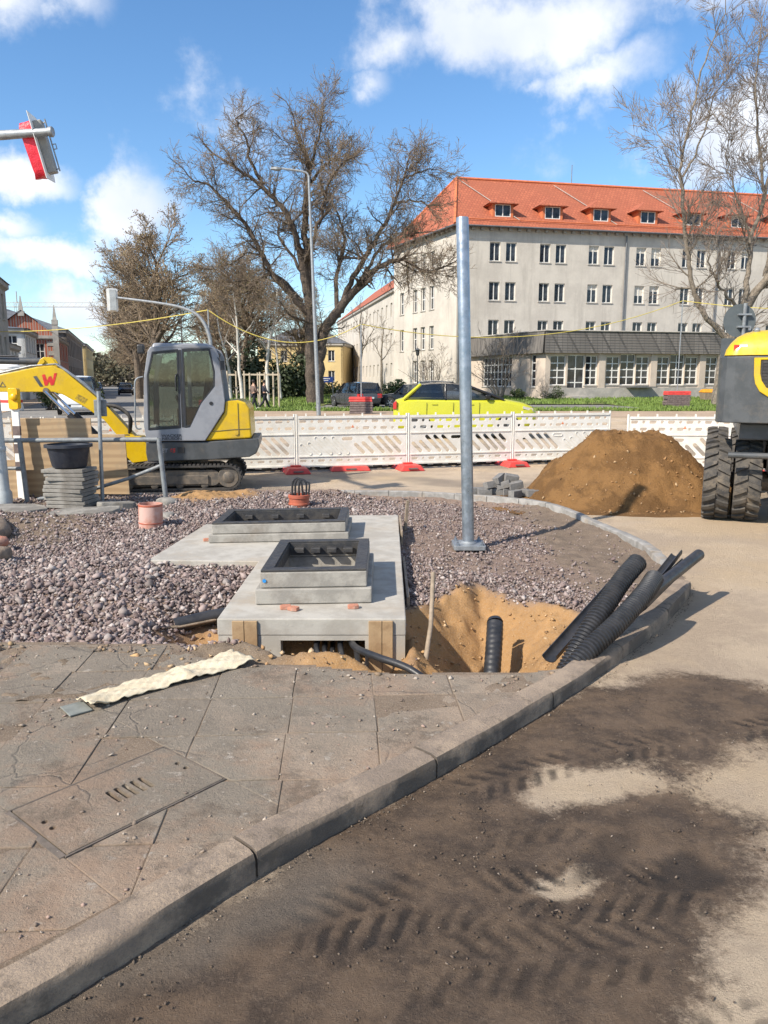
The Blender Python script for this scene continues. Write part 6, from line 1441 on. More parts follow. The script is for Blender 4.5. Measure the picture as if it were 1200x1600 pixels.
def wall_with(root, name, O, d, length, z0, z1, wins, mat, th=.35, extra=()):
    """wall from O along unit d (outside to the right-hand normal (d.y,-d.x)); wins = (s centre, z bottom, w, h, cols, rows, sill, blind)"""
    O = Vector((*O, 0)); d = Vector((*d, 0)).normalized(); n = Vector((d.y, -d.x, 0)); rz = math.atan2(d.y, d.x)
    holes = [[(s_ - w / 2, zb), (s_ + w / 2, zb), (s_ + w / 2, zb + h), (s_ - w / 2, zb + h)] for s_, zb, w, h, *_ in wins]
    b = MB(); b.prism([(0, z0), (length, z0), (length, z1), (0, z1)], 0, -th, lambda u, v, w_: tuple(O + d * u + n * w_ + Vector((0, 0, v))), holes)
    wo_ = b.build(name, mat, root, loc=-root.location)
    for s_, zb, w, h, cols, rows, *r in wins:
        add_window(root, O + d * s_ - n * .20 + Vector((0, 0, zb)), rz, w, h, cols, rows, r[0] if r else True, r[1] if len(r) > 1 else 0)
    return wo_
def poly_part(root, name, polys, mat):
    """closed solid from outward faces given as lists of points"""
    b = MB()
    for p in polys: b.add(p, [tuple(range(len(p)))])
    return b.build(name, mat, root, loc=-root.location)
random.seed(77)
Cn = Vector((6.6, 72, 0)); d1 = Vector((.978, .208, 0)); qn = Vector((-.208, .978, 0)); d2 = Vector((-.407, .914, 0))
mb = thing('office_building', 'long pale four-storey building with red tiled hip roof and dormers', 'building', (6.6, 72, .3))
ZE, LN, DP = 15.75, 52., 13.6
wins = []
for k in range(10):
    for off in (-.78, .78):
        s_ = 4.35 + 4.86 * k + off
        for zb, h in ((12.45, 1.65), (8.98, 1.65), (5.8, 1.45), (2.0, 1.6)):
            wins.append((s_, zb, 1.02, h, 2, 1, True, random.choice([0, 0, 0, 0, .3, .55]) if zb > 6 else 0))
wall_with(mb, 'front_wall', Cn.xy, d1.xy, LN, .3, ZE, wins, M['plaster'])
wl_ = []
for t_ in (4.9, 6.75, 8.5):
    for zb, h in ((12.2, 1.7), (8.5, 2.2), (4.75, 2.2), (1.5, 2.2)): wl_.append((DP - t_, zb, .95, h, 2, 2 if h > 2 else 1))
wl_ += [(DP - 11.6, 8.5, .95, 2.2, 2, 2), (DP - 11.6, 4.75, .95, 2.2, 2, 2)]
B0 = Cn + d2 * DP
wall_with(mb, 'end_wall', (B0.x, B0.y), (-d2).xy, DP, .3, ZE, wl_, M['plaster'])
B1 = B0 + d1 * LN; F1 = Cn + d1 * LN
Z = lambda p, z_: (p.x, p.y, z_)
poly_part(mb, 'rear_wall', [[Z(B0, .3), Z(B0, ZE), Z(B1, ZE), Z(B1, .3)], [Z(F1, .3), Z(F1, ZE), Z(B1, ZE), Z(B1, .3)]], M['plaster'])
ov = .55
e = [Cn + d2 * -ov + d1 * -ov, F1 - d2 * ov + d1 * ov, B1 + d2 * ov + d1 * ov, B0 + d2 * ov - d1 * ov]
R0 = Cn + d1 * 3.28 + d2 * 6.8; R1 = R0 + d1 * 44; ze = ZE - .35; zr = 21.05
rf = poly_part(mb, 'roof', [[Z(e[0], ze), Z(e[1], ze), Z(R1, zr), Z(R0, zr)], [Z(e[1], ze), Z(e[2], ze), Z(R1, zr)], [Z(e[2], ze), Z(e[3], ze), Z(R0, zr), Z(R1, zr)], [Z(e[3], ze), Z(e[0], ze), Z(R0, zr)], [Z(p, ze) for p in reversed(e)]], M['roof'])
def bar(root, name, A, B, r, mat, n=6):
    b = MB(); b.tube([Vector(A) - root.location, Vector(B) - root.location], r, n); return b.build(name, mat, root)
bar(mb, 'ridge_tiles', Z(R0, zr + .03), Z(R1, zr + .03), .16, M['dorm']); bar(mb, 'hip_tiles', Z(R0, zr + .03), Z(e[0], ze + .06), .14, M['dorm']); bar(mb, 'hip_tiles', Z(R0, zr + .03), Z(e[3], ze + .06), .14, M['dorm'])
bar(mb, 'gutter', Z(e[0] - qn * .06, ze - .06), Z(e[1] - qn * .06, ze - .06), .09, M['zinc']); bar(mb, 'gutter', Z(e[3] - d1 * .06, ze - .06), Z(e[0] - d1 * .06, ze - .06), .09, M['zinc'])
slope = (zr - ze) / 6.95
def onroof(s_, bq, dz=0): p = Cn + d1 * s_ + qn * bq; return (p.x, p.y, ze + (bq + ov) * slope * .985 + dz)
for k in range(4): bar(mb, 'roof_conductor', onroof(6.0 + k * 9.7, .2, .08), onroof(1.6 + k * 9.7 + .4, 6.0, .10), .035, M['stone_trim'], 4)
bar(mb, 'snow_guard', onroof(.8, .05, .18), onroof(LN, .05, .18), .05, M['dorm'], 4)
bar(mb, 'antenna', Z(R0 + d1 * 12, zr), Z(R0 + d1 * 12, zr + 1.9), .04, M['zinc'])
for k in range(5): bar(mb, 'downpipe', Z(Cn + d1 * (16.5 + k * 9.7) - qn * .14, .4) if k else Z(Cn + d1 * 16.5 - qn * .14, .4), Z(Cn + d1 * (16.5 + k * 9.7) - qn * .14, ze), .075, M['zinc'])
bar(mb, 'downpipe', Z(Cn + d1 * .15 - qn * .14, .4), Z(Cn + d1 * .15 - qn * .14, ze), .075, M['zinc'])
bk = MB(); bk.box(-.14, .14, -.34, -.005, -.30, 0); bkm = bk.mesh('eaves_bracket', M['stone_trim'])
for k in range(58):
    o = link('eaves_bracket', bkm, None, mb); p = Cn + d1 * (.5 + k * .88); o.location = Vector((p.x, p.y, ze - .02)) - mb.location; o.rotation_euler = (0, 0, math.atan2(d1.y, d1.x))
for k in range(14):
    o = link('eaves_bracket', bkm, None, mb); p = Cn + d2 * (.7 + k * .9); o.location = Vector((p.x, p.y, ze - .02)) - mb.location; o.rotation_euler = (0, 0, math.atan2(-d2.y, -d2.x))
b = MB(); O = Cn - qn * .012
b.prism([(0, .3), (LN, .3), (LN, 1.0), (0, 1.0)], .05, .002, lambda u, v, w_: tuple(Cn + d1 * u - qn * w_ + Vector((0, 0, v)))); b.build('plinth', M['stone_trim'], mb, loc=-mb.location)
# dormers
for k in range(9):
    s_ = 4.5 + 4.86 * k
    T = Matrix.Translation(Vector((*(Cn + d1 * s_ + qn * .75).xy, 0)) - mb.location) @ Matrix.Rotation(math.atan2(d1.y, d1.x), 4, 'Z')
    zf = ze + (.75 + ov) * slope - .15; zt = zf + 1.32
    b = MB(); b.prism([(-1.0, zf - .2), (1.0, zf - .2), (1.0, zt), (-1.0, zt)], 0, .1, XZ, [[(-.76, zf + .16), (.76, zf + .16), (.76, zt - .08), (-.76, zt - .08)]], T)
    for sx_ in (-1.0, 1.0): b.add([(sx_, .1, zf - .2), (sx_, .1, zt), (sx_, 2.0, zt)], [(0, 1, 2)], T)
    dm = b.build('dormer', M['dorm'], mb)
    hx, fy, by = 1.42, -.42, 2.6; zq = zt - .03
    rb_ = MB(); rb_.add([(-hx, fy, zq), (hx, fy, zq), (.0, .75, zq + .98), (.0, 2.5, zq + .98), (-hx, 2.0, zq), (hx, 2.0, zq)], [(0, 1, 2), (1, 5, 3, 2), (0, 2, 3, 4)], T)
    rb_.add([(-hx, fy, zq - .06), (hx, fy, zq - .06), (hx, 1.7, zq - .06), (-hx, 1.7, zq - .06), (-hx, fy, zq), (hx, fy, zq)], [(3, 2, 1, 0), (0, 1, 5, 4)], T); rb_.build('dormer_roof', M['roof'], dm)
    me = window_mesh(1.52, 1.08, 2, 1); wo2 = link('dormer_window', me[0], None, dm); wo2.matrix_local = T @ Matrix.Translation((0, .04, zf + .16))
    po = link('dormer_pane', me[1], None, dm); po.matrix_local = T @ Matrix.Translation((0, .04, zf + .16))

# annex with slate fascia
K = Vector((12.8, 62, 0)); kd = (Vector((8.0, 72.3, 0)) - K).normalized(); kl = (Vector((8.0, 72.3, 0)) - K).length
an = thing('flat_annex', 'low flat-roofed annex with grey slate fascia and white grid windows', 'building', (12.8, 62, .3))
aw = [(1.1, 1.35, 1.35, 2.35, 2, 4, True), (2.66, .45, 1.5, 3.3, 2, 3, False), (3.98, 1.35, 1.05, 2.35, 2, 4, True)]
s0 = 5.25
for g_ in range(6):
    aw += [(s0 + .62, 1.4, 1.2, 2.25, 2, 4, True), (s0 + 1.93, 1.35, 1.36, 2.5, 2, 4, True), (s0 + 3.25, 1.4, 1.2, 2.25, 2, 4, True)]; s0 += 4.45
wall_with(an, 'front_wall', K.xy, d1.xy, 33, .3, 4.4, aw, M['annex_wall'])
E0 = K + kd * kl
wall_with(an, 'side_wall', E0.xy, (-kd).xy, kl, .3, 4.4, [(kl - 1.65, 1.2, .75, 2.6, 1, 4, True), (kl - 7.0, 1.2, 4.6, 2.5, 8, 4, True)], M['annex_wall'])
kn = Vector((d1.y, -d1.x, 0)); ks = Vector((-kd.y, kd.x, 0)) * 1
ks = Vector((kd.y, -kd.x, 0)) * -1
def fascia(O, d, L_, n, nm, l0, l1):
    b = MB(); O2 = O + n * .45; Ot = O + n * .25
    b.hull8([Z(O2 - d * l0, 3.87), Z(O2 + d * (L_ + l1), 3.87), Z(O + d * (L_ + l1), 3.87), Z(O - d * l0 * .2, 3.87)], [Z(Ot - d * l0 * .6, 5.55), Z(Ot + d * (L_ + l1), 5.55), Z(O + d * (L_ + l1), 5.55), Z(O - d * l0 * .2, 5.55)])
    b.build(nm, M['slate'], an, loc=-an.location)
fascia(K, d1, 33, kn, 'slate_fascia', .30, .0)
fascia(K + kd * .02, kd, kl - .1, ks, 'slate_fascia', .18, 0)
for zz in np.arange(4.05, 5.5, .21):
    t_ = (zz - 3.87) / 1.68; o_ = .455 - .2 * t_
    bar(an, 'slate_course', Z(K + kn * o_ - d1 * .2, zz), Z(K + kn * o_ + d1 * 33, zz), .018, M['zinc'], 4)
b = MB(); b.add([Z(K + kn * .3 + ks * .2, 5.57), Z(K + d1 * 33 + kn * .3, 5.57), Z(K + d1 * 33 + qn * 12, 5.57), Z(E0 + ks * .3, 5.57)], [(0, 1, 2, 3)]); b.build('flat_roof', M['zinc'], an, loc=-an.location)
bar(an, 'roof_edge', Z(K + kn * .27 + ks * .2, 5.60), Z(K + d1 * 33 + kn * .27, 5.60), .06, M['stone_trim']); bar(an, 'roof_edge', Z(K + kn * .27 + ks * .2, 5.60), Z(E0 + ks * .3, 5.60), .06, M['stone_trim'])
for s_ in (4.85, 9.45, 13.9, 18.3, 22.8, 27.2): 
    b = MB(); T = Matrix.Translation(Vector(Z(K + d1 * s_, 0)) - an.location) @ Matrix.Rotation(math.atan2(d1.y, d1.x), 4, 'Z'); b.box(-.28, .28, -.12, -.003, .3, 3.865, T); b.build('pilaster', M['annex_wall'], an)
b = MB(); T = Matrix.Translation(Vector(Z(K, 0)) - an.location) @ Matrix.Rotation(math.atan2(d1.y, d1.x), 4, 'Z'); b.box(.3, 33, -.16, -.004, .3, 1.15, T); b.box(1.8, 3.5, -1.3, -.165, .3, .5, T); b.build('plinth', M['stone_trim'], an)
b = MB(); b.box(7.0, 9.2, -1.0, -.17, 1.16, 1.24, T); b.build('window_shelf', M['zinc'], an)
ob = MB(); ob.hull8([(-.6, -.4, 0), (.6, -.4, 0), (.6, .4, 0), (-.6, .4, 0)], [(-.7, -.5, .55), (.7, -.5, .55), (.7, .5, .55), (-.7, .5, .55)]); o = ob.build('grit_bin', M['wood_old'], bevel=.03); o.location = (24.6, 58.5, .28); tag(o, 'small grit bin with orange lid left of the leaning tree trunk', 'grit bin')
ob = MB(); ob.hull8([(-.74, -.54, .56), (.74, -.54, .56), (.74, .54, .56), (-.74, .54, .56)], [(-.6, -.2, .82), (.6, -.2, .82), (.6, .4, .78), (-.6, .4, .78)]); ob.build('lid', pm('orange_lid', (.70, .30, .02), None, 5, .5, 0), o, bevel=.03)

def block(name, label, O, d, L_, dep, z1, wall, roofm, rh, wins_f=(), wins_r=(), over=.35, gable=False, zb=0, cornice=True):
    """rectangular house: O front left corner, d along its front, depth behind; hip or gable roof"""
    O = Vector((*O, 0)); d = Vector((*d, 0)).normalized(); q = Vector((-d.y, d.x, 0)); r = thing(name, label, 'building', (O.x, O.y, zb))
    wall_with(r, 'front_wall', O.xy, d.xy, L_, zb, z1, list(wins_f), wall)
    P = O + d * L_; wall_with(r, 'right_wall', P.xy, q.xy, dep, zb, z1, list(wins_r), wall)
    Q = P + q * dep; S_ = O + q * dep
    poly_part(r, 'rear_wall', [[Z(Q, zb), Z(S_, zb), Z(S_, z1), Z(Q, z1)], [Z(S_, zb), Z(O, zb), Z(O, z1), Z(S_, z1)]], wall)
    a, b_, c, e_ = O - d * over - q * over, P + d * over - q * over, Q + d * over + q * over, S_ - d * over + q * over
    if gable == 'front':
        ra, rb2 = O + d * L_ / 2 - q * over, O + d * L_ / 2 + q * (dep + over); ze_ = z1 - .1
        poly_part(r, 'roof', [[Z(a, ze_), Z(ra, z1 + rh), Z(rb2, z1 + rh), Z(e_, ze_)], [Z(b_, ze_), Z(c, ze_), Z(rb2, z1 + rh), Z(ra, z1 + rh)]], roofm)
        poly_part(r, 'gable', [[Z(O - q * .02, z1), Z(P - q * .02, z1), Z(O + d * L_ / 2 - q * .02, z1 + rh)]], wall)
    else:
        ins = min(L_, dep) / 2 * .9; m0 = O + q * dep / 2 + d * ins if L_ >= dep else O + d * L_ / 2 + q * ins; m1 = O + q * dep / 2 + d * (L_ - ins) if L_ >= dep else O + d * L_ / 2 + q * (dep - ins)
        ze_ = z1 + .02; fr_, ba, le, ri = ([Z(a, ze_), Z(b_, ze_), Z(m1, z1 + rh), Z(m0, z1 + rh)], [Z(c, ze_), Z(e_, ze_), Z(m0, z1 + rh), Z(m1, z1 + rh)], [Z(e_, ze_), Z(a, ze_), Z(m0, z1 + rh)], [Z(b_, ze_), Z(c, ze_), Z(m1, z1 + rh)])
        if L_ < dep: fr_, ba, le, ri = ([Z(a, ze_), Z(b_, ze_), Z(m0, z1 + rh)], [Z(c, ze_), Z(e_, ze_), Z(m1, z1 + rh)], [Z(e_, ze_), Z(a, ze_), Z(m0, z1 + rh), Z(m1, z1 + rh)], [Z(b_, ze_), Z(c, ze_), Z(m1, z1 + rh), Z(m0, z1 + rh)])
        poly_part(r, 'roof', [fr_, ba, le, ri, [Z(e_, ze_), Z(c, ze_), Z(b_, ze_), Z(a, ze_)]], roofm)
    if cornice:
        b = MB()
        for A, B in ((O, P), (P, Q)):
            dd = (B - A).normalized(); nn_ = Vector((dd.y, -dd.x, 0)); b.hull8([Z(A + nn_ * .004, z1 - .45), Z(B + nn_ * .004, z1 - .45), Z(B + nn_ * .25, z1 - .3), Z(A + nn_ * .25, z1 - .3)], [Z(A + nn_ * .004, z1), Z(B + nn_ * .004, z1), Z(B + nn_ * .25, z1), Z(A + nn_ * .25, z1)])
        b.build('cornice', M['stone_trim'], r, loc=-r.location)
    return r
# far wing of the long building
ww = [(2.2 + 3.1 * k, zb, 1.1, 1.6, 1, 1, False) for k in range(17) for zb in (9.2, 5.7, 2.2)]
dw = Vector((-.18, .98)); 
block('rear_wing', 'pale rear wing with red roof receding behind the chestnut trunk', (1.6 - .18 * 56, 90 + .98 * 56), (.18, -.98), 56, 12, 12.2, M['plaster'], M['roof'], 5, ww, [], zb=.2)
# yellow house behind the chestnut
M['slate_roof'] = pm('slate_roof', (.10, .105, .115), (.135, .14, .15), 1, .6, .1)
M['yel_wall'] = pm('yellow_plaster', (.60, .46, .22), (.52, .40, .20), .4, .9, .1)
block('yellow_house', 'yellow plastered house glimpsed behind the chestnut trunk', (-19, 118), (.97, -.1), 13, 10, 7.2, M['yel_wall'], M['slate_roof'], 2.5, [(1.6 + 2.4 * k, zb, 1.0, 1.6, 2, 1, True) for k in range(5) for zb in (4.6, 1.6)], [])
# left street
M['villa'] = pm('white_villa_plaster', (.62, .62, .60), (.54, .54, .52), .5, .9, .1)
M['sand_st'] = pm('grey_brown_stone', (.22, .185, .155), (.165, .14, .12), .8, .9, .3, fine=12)
def bricks(name, a, b_):
    t = NT(name); br = t.N('ShaderNodeTexBrick', {'Vector': t.co(), 'Color1': a, 'Color2': b_, 'Mortar': (.35, .3, .26), 'Scale': 1, 'Mortar Size': .012, 'Brick Width': .25, 'Row Height': .08}); return t.fin(br.outputs['Color'], .9)
M['red_brick'] = bricks('red_brick_wall', (.40, .10, .05), (.33, .085, .045))
vpd = Vector((-.313, .95)); sd2 = Vector((.95, .313))
def so(d, o): p = vpd * d + sd2 * o; return (p.x, p.y)
# front faces look down the street towards the camera: along +side; right wall runs up the street
block('corner_building', 'pale tall building cut by the left frame edge', so(52, -21.1), tuple(sd2), 13.2, 10, 8.4, M['stone_trim'], M['slate_roof'], 3, [(1.5 + 2.2 * k, zb, 1.1, 1.7, 2, 1, True) for k in range(5) for zb in (5.9, 3.0)], [(1.6 + 2.2 * k, zb, 1.0, 1.7, 2, 1, True) for k in range(4) for zb in (5.9, 3.0)])
block('white_villa', 'small white villa with dark mansard roof on the left street', so(68, -17.5), tuple(sd2), 8.6, 7, 4.6, M['villa'], M['slate_roof'], 1.3, [(1.3 + 2.0 * k, zb, .9, 1.4, 2, 2, True) for k in range(4) for zb in (2.75, .7)], [(1.3 + 2.0 * k, 2.75, .9, 1.4, 2, 2, True) for k in range(3)])
block('white_town_house', 'taller white house with flat zinc roof behind the villa', so(77, -19), tuple(sd2), 10.5, 9, 6.3, M['villa'], M['zinc'], .6, [(1.4 + 2.0 * k, zb, .9, 1.4, 2, 2, True) for k in range(5) for zb in (4.3,)], [(1.3 + 2.0 * k, 4.3, .9, 1.4, 2, 2, True) for k in range(4)])
sl = block('slate_roofed_house', 'big grey slate roof with small dormer rising behind the white houses', so(96, -27), tuple(sd2), 16, 14, 6.4, M['villa'], M['slate_roof'], 4.2, [(1.5 + 2.4 * k, 4.0, 1.0, 1.6, 2, 1, True) for k in range(6)], [])
bg = block('brick_gable_house', 'red brick gabled house with pale quoins and stone pinnacles', so(88, -13.0), tuple(sd2), 6.2, 16, 6.3, M['red_brick'], M['slate_roof'], 2.5, [(1.6, 3.9, .9, 1.6, 2, 2, True), (3.1, 3.9, .9, 1.6, 2, 2, True), (4.6, 3.9, .9, 1.6, 2, 2, True), (3.1, 1.0, 1.2, 2.2, 2, 2, True)], [(2 + 2.4 * k, zb, 1.0, 1.8, 2, 2, True) for k in range(6) for zb in (3.9, 1.0)], gable='front')
rzq = math.atan2(sd2.y, sd2.x)
for (uo, z_top) in ((.0, 7.6), (3.1, 10.2), (6.2, 9.4)):
    p = Vector((*so(88, -13.0 + uo), 0)); b = MB(); T = Matrix.Translation(p - bg.location) @ Matrix.Rotation(rzq, 4, 'Z')
    if uo != 3.1: b.box(-.28, .28, -.26, -.03, 0, z_top - 2.0, T)
    b.box(-.30, .30, -.30, .3, z_top - 2.0, z_top - 1.5, T); b.loft([[(-.2, -.18, z_top - 1.5), (.2, -.18, z_top - 1.5), (.2, .22, z_top - 1.5), (-.2, .22, z_top - 1.5)], [(-.04, .02, z_top), (.04, .02, z_top), (.04, .1, z_top), (-.04, .1, z_top)]], T); b.build('pinnacle', M['stone_trim'], bg)
for k in range(6):
    for uo in (.55, 5.65):
        p = Vector((*so(88, -13.0 + uo), 0)); b = MB(); T = Matrix.Translation(p - bg.location) @ Matrix.Rotation(rzq, 4, 'Z'); b.box(-.25 - .08 * (k % 2), .25 + .08 * (k % 2), -.05, -.004, .5 + k * .95, .95 + k * .95, T); b.build('quoin', M['stone_trim'], bg)
po_ = block('stone_office', 'grey-brown stone building with slate roof and gilded finial up the street', so(107, -22), tuple(sd2), 15.0, 36, 8.0, M['sand_st'], M['slate_roof'], 3.0, [(1.5 + 2.6 * k, zb, 1.2, 2.0, 2, 2, True) for k in range(5) for zb in (4.9, 1.4)], [(2.2 + 3.2 * k, zb, 1.3, 2.2, 2, 2, True) for k in range(10) for zb in (4.9, 1.4)])
bar(po_, 'finial', (*so(113, -14.5), 10.6), (*so(113, -14.5), 12.6), .09, M['stone_trim'])
block('pale_far_house', 'pale sandstone house farthest up the left street', so(150, -20), tuple(sd2), 13.2, 30, 8.2, M['yel_wall'], M['slate_roof'], 2.5, [], [(2 + 3 * k, zb, 1.1, 1.8, 2, 1, True) for k in range(9) for zb in (5.8, 2.2)])
# tower crane far away
cr_ = thing('tower_crane', 'pale tower crane jib far behind the left street houses', 'crane', (-139, 300, 0))
M['crane'] = pm('crane_paint', (.52, .50, .44), None, 2, .6, 0)
b = MB(); n = 26
for i in range(n):
    x0, x1 = -6 + i * 2.3, -6 + (i + 1) * 2.3
    b.tube([(x0, -.6, 29.3), (x1, -.6, 29.3)], .09, 4); b.tube([(x0, .6, 29.3), (x1, .6, 29.3)], .09, 4); b.tube([(x0, 0, 30.9), (x1, 0, 30.9)], .09, 4); xm = (x0 + x1) / 2
    b.tube([(x0, -.6, 29.3), (xm, 0, 30.9), (x1, -.6, 29.3)], .06, 4)
b.build('jib', M['crane'], cr_)
b = MB()
for i in range(12):
    for sx_, sy in ((-1, -1), (1, -1), (1, 1), (-1, 1)): b.tube([(sx_ * .8, sy * .8, i * 2.6), (sx_ * .8, sy * .8, i * 2.6 + 2.6)], .1, 4)
    b.tube([(-.8, -.8, i * 2.6), (.8, -.8, i * 2.6 + 2.6)], .06, 4)
b.tube([(0, 0, 31), (0, 0, 35)], .2, 4); b.build('tower', M['crane'], cr_)
b = MB(); b.box(-8, -5, -.7, .7, 27.6, 29.2); b.build('counterweight', M['stone_trim'], cr_)
# ------------------------------------------------------------------ trees
def bark(name, a, b_, sc=6): return pm(name, a, b_, sc, .9, .6, fine=14, dist=.05)
M['bark_d'] = bark('dark_fissured_bark', (.125, .095, .072), (.065, .05, .04))
M['bark_g'] = bark('grey_brown_bark', (.25, .21, .165), (.16, .135, .105))
M['bark_av'] = bark('brown_bark', (.17, .13, .095), (.10, .078, .058))
M['twig_d'] = pm('chestnut_twigs', (.23, .175, .125), (.17, .13, .095), 2, .85, 0)
M['twig_g'] = pm('grey_twigs', (.24, .195, .155), (.18, .145, .12), 2, .85, 0)
M['twig_av'] = pm('brown_twigs', (.29, .22, .15), (.22, .165, .11), 2, .85, 0)
M['birch'] = pm('birch_bark', (.62, .59, .53), (.50, .47, .42), 3, .8, .2, dirt=(.06, .05, .05), dirt_amt=.7)
M['leaf'] = pm('young_leaves', (.26, .25, .06), (.20, .155, .05), 1.5, .7, 0)
M['bud'] = pm('pinkish_buds', (.32, .21, .14), (.25, .20, .08), 1.5, .7, 0)
M['evergreen'] = pm('evergreen_leaves', (.030, .045, .018), (.055, .07, .025), 2, .6, 0)
def frusta(segs, n):
    """vectorised open tubes for (p, q, r0, r1)"""
    A = np.array([(*s_[0], *s_[1], s_[2], s_[3]) for s_ in segs], np.float64)
    P, Q, r0, r1 = A[:, 0:3], A[:, 3:6], A[:, 6], A[:, 7]
    d = Q - P; d /= np.maximum(np.linalg.norm(d, axis=1, keepdims=True), 1e-9)
    ref = np.where(np.abs(d[:, 2:3]) < .9, np.array([[0, 0, 1.]]), np.array([[1., 0, 0]]))
    a = np.cross(d, ref); a /= np.linalg.norm(a, axis=1, keepdims=True); b_ = np.cross(a, d)
    t = 2 * np.pi * np.arange(n) / n; c, s_ = np.cos(t), np.sin(t)
    off = a[:, None] * c[None, :, None] + b_[:, None] * s_[None, :, None]
    V = np.concatenate([P[:, None] + off * r0[:, None, None], Q[:, None] + off * r1[:, None, None]], 1).reshape(-1, 3)
    i = np.arange(len(segs))[:, None] * 2 * n; k = np.arange(n); k2 = (k + 1) % n
    F = np.stack([i + k, i + k2, i + n + k2, i + n + k], -1).reshape(-1, 4)
    return V, F
def perp(d, rnd):
    v = Vector((rnd.gauss(0, 1), rnd.gauss(0, 1), rnd.gauss(0, 1))); v -= d * v.dot(d)
    return v.normalized() if v.length > 1e-4 else d.orthogonal().normalized()
class Tree:
    def __init__(s, seed): s.rnd = random.Random(seed); s.seg = []; s.tips = []; s.poly = []
    def grow(s, p, d, L, r, lev, pr):
        rnd = s.rnd; n = max(2, min(7, int(L / pr['step']) + 1)); up = Vector((0, 0, 1)); p = Vector(p); d = Vector(d).normalized()
        pts = [p.copy()]; rad = [max(r, pr['rmin'])]
        for i in range(n):
            t = (i + 1) / n
            w = pr['wander'] * (1 + .35 * lev)
            d = (d + Vector((rnd.gauss(0, w), rnd.gauss(0, w), rnd.gauss(0, w))) + up * pr['trop'][min(lev, len(pr['trop']) - 1)] * (1 if t > .3 else .3)).normalized()
            q = p + d * (L / n); rr = r * (1 - .72 * t / 1.0) if lev < pr['max'] else r * (1 - .6 * t); r0 = r * (1 - .72 * (i / n)) if lev < pr['max'] else r * (1 - .6 * i / n)
            if r < .045: s.seg.append((p.copy(), q.copy(), max(r0, pr['rmin']), max(rr, pr['rmin'] * .8), lev))
            pts.append(q.copy()); rad.append(max(rr, pr['rmin']))
            if lev < pr['max'] and t > pr['bare'][min(lev, len(pr['bare']) - 1)]:
                k = pr['kids'][min(lev, len(pr['kids']) - 1)] / n; k = int(k) + (rnd.random() < k % 1)
                for _ in range(k):
                    ang = rnd.uniform(*pr['ang']); pd = perp(d, rnd); nd = d * math.cos(ang) + pd * math.sin(ang)
                    s.grow(p.lerp(q, rnd.random()), nd, L * rnd.uniform(*pr['len']) * (1.15 - .5 * t), max(r0 * rnd.uniform(.42, .62), pr['rmin']), lev + 1, pr)
            p = q
        if r >= .045: s.poly.append((pts, rad))
        if lev >= pr['max'] - 1: s.tips.append((p.copy(), d.copy()))
    def limb(s, pts, r0, r1, pr, kids, lev=0, klen=(2.5, 4.5)):
        Q = smoothpath(pts, 5); n = len(Q); rnd = s.rnd
        j = [q + Vector((rnd.gauss(0, 1), rnd.gauss(0, 1), rnd.gauss(0, .6))) * (.10 if r0 < .2 else .055) * min(1, i / 4) for i, q in enumerate(Q)]
        s.poly.append((j, [r0 + (r1 - r0) * i / (n - 1) for i in range(n)]))
        for i in range(n - 1):
            t = i / (n - 1); ra = r0 + (r1 - r0) * t; rb = r0 + (r1 - r0) * (i + 1) / (n - 1); pass
            if t > .22:
                k = kids / n; k = int(k) + (rnd.random() < k % 1)
                for _ in range(k):
                    d = (j[i + 1] - j[i]).normalized(); ang = rnd.uniform(.5, 1.25); nd = d * math.cos(ang) + perp(d, rnd) * math.sin(ang)
                    s.grow(j[i].lerp(j[i + 1], rnd.random()), nd, rnd.uniform(*klen) * (1.1 - .45 * t), min(ra * .5, .10) * rnd.uniform(.6, 1), 1, pr)
        s.grow(j[-1], j[-1] - j[-2], klen[1] * .7, r1, 1, pr)
    def build(s, root, trunk_mat, twig_mat, rsplit, leaves=None):
        sm_ = s.seg; b = MB()
        for pts, rad in s.poly: b.tube(pts, rad, 9 if rad[0] > .12 else 5, cap=False)
        b.build('trunk', trunk_mat, root, smooth=80)
        V, F = frusta(sm_, 3); mats = [twig_mat]; mi = None
        if leaves:
            lm, per, sz, spread = leaves; rg = np.random.default_rng(7); T = np.array([tuple(t[0]) for t in s.tips]); T = np.repeat(T, per, 0); n = len(T)
            c = T + rg.normal(0, spread, (n, 3)); u = rg.normal(0, 1, (n, 3)); u /= np.linalg.norm(u, axis=1, keepdims=True); v = rg.normal(0, 1, (n, 3)); v -= u * (u * v).sum(1, keepdims=True); v /= np.linalg.norm(v, axis=1, keepdims=True)
            h = sz * rg.uniform(.5, 1.2, (n, 1)); q = np.stack([c - u * h, c - v * h * .5, c + u * h, c + v * h * .5], 1).reshape(-1, 3)
            F = np.vstack([F, np.arange(4 * n).reshape(-1, 4) + len(V)]); mi = np.concatenate([np.zeros(len(F) - n, int), np.ones(n, int)]); V = np.vstack([V, q]); mats.append(lm)
        link('crown', npmesh('crown', V, F, mats, False, mi=mi), None, root)
        return len(s.seg)
PRC = dict(step=.55, wander=.15, trop=(.05, .045, .03, .05), max=3, bare=(.15, .12, .12, .2), kids=(5, 8.5, 6.0), ang=(.4, 1.1), len=(.48, .78), rmin=.0145)
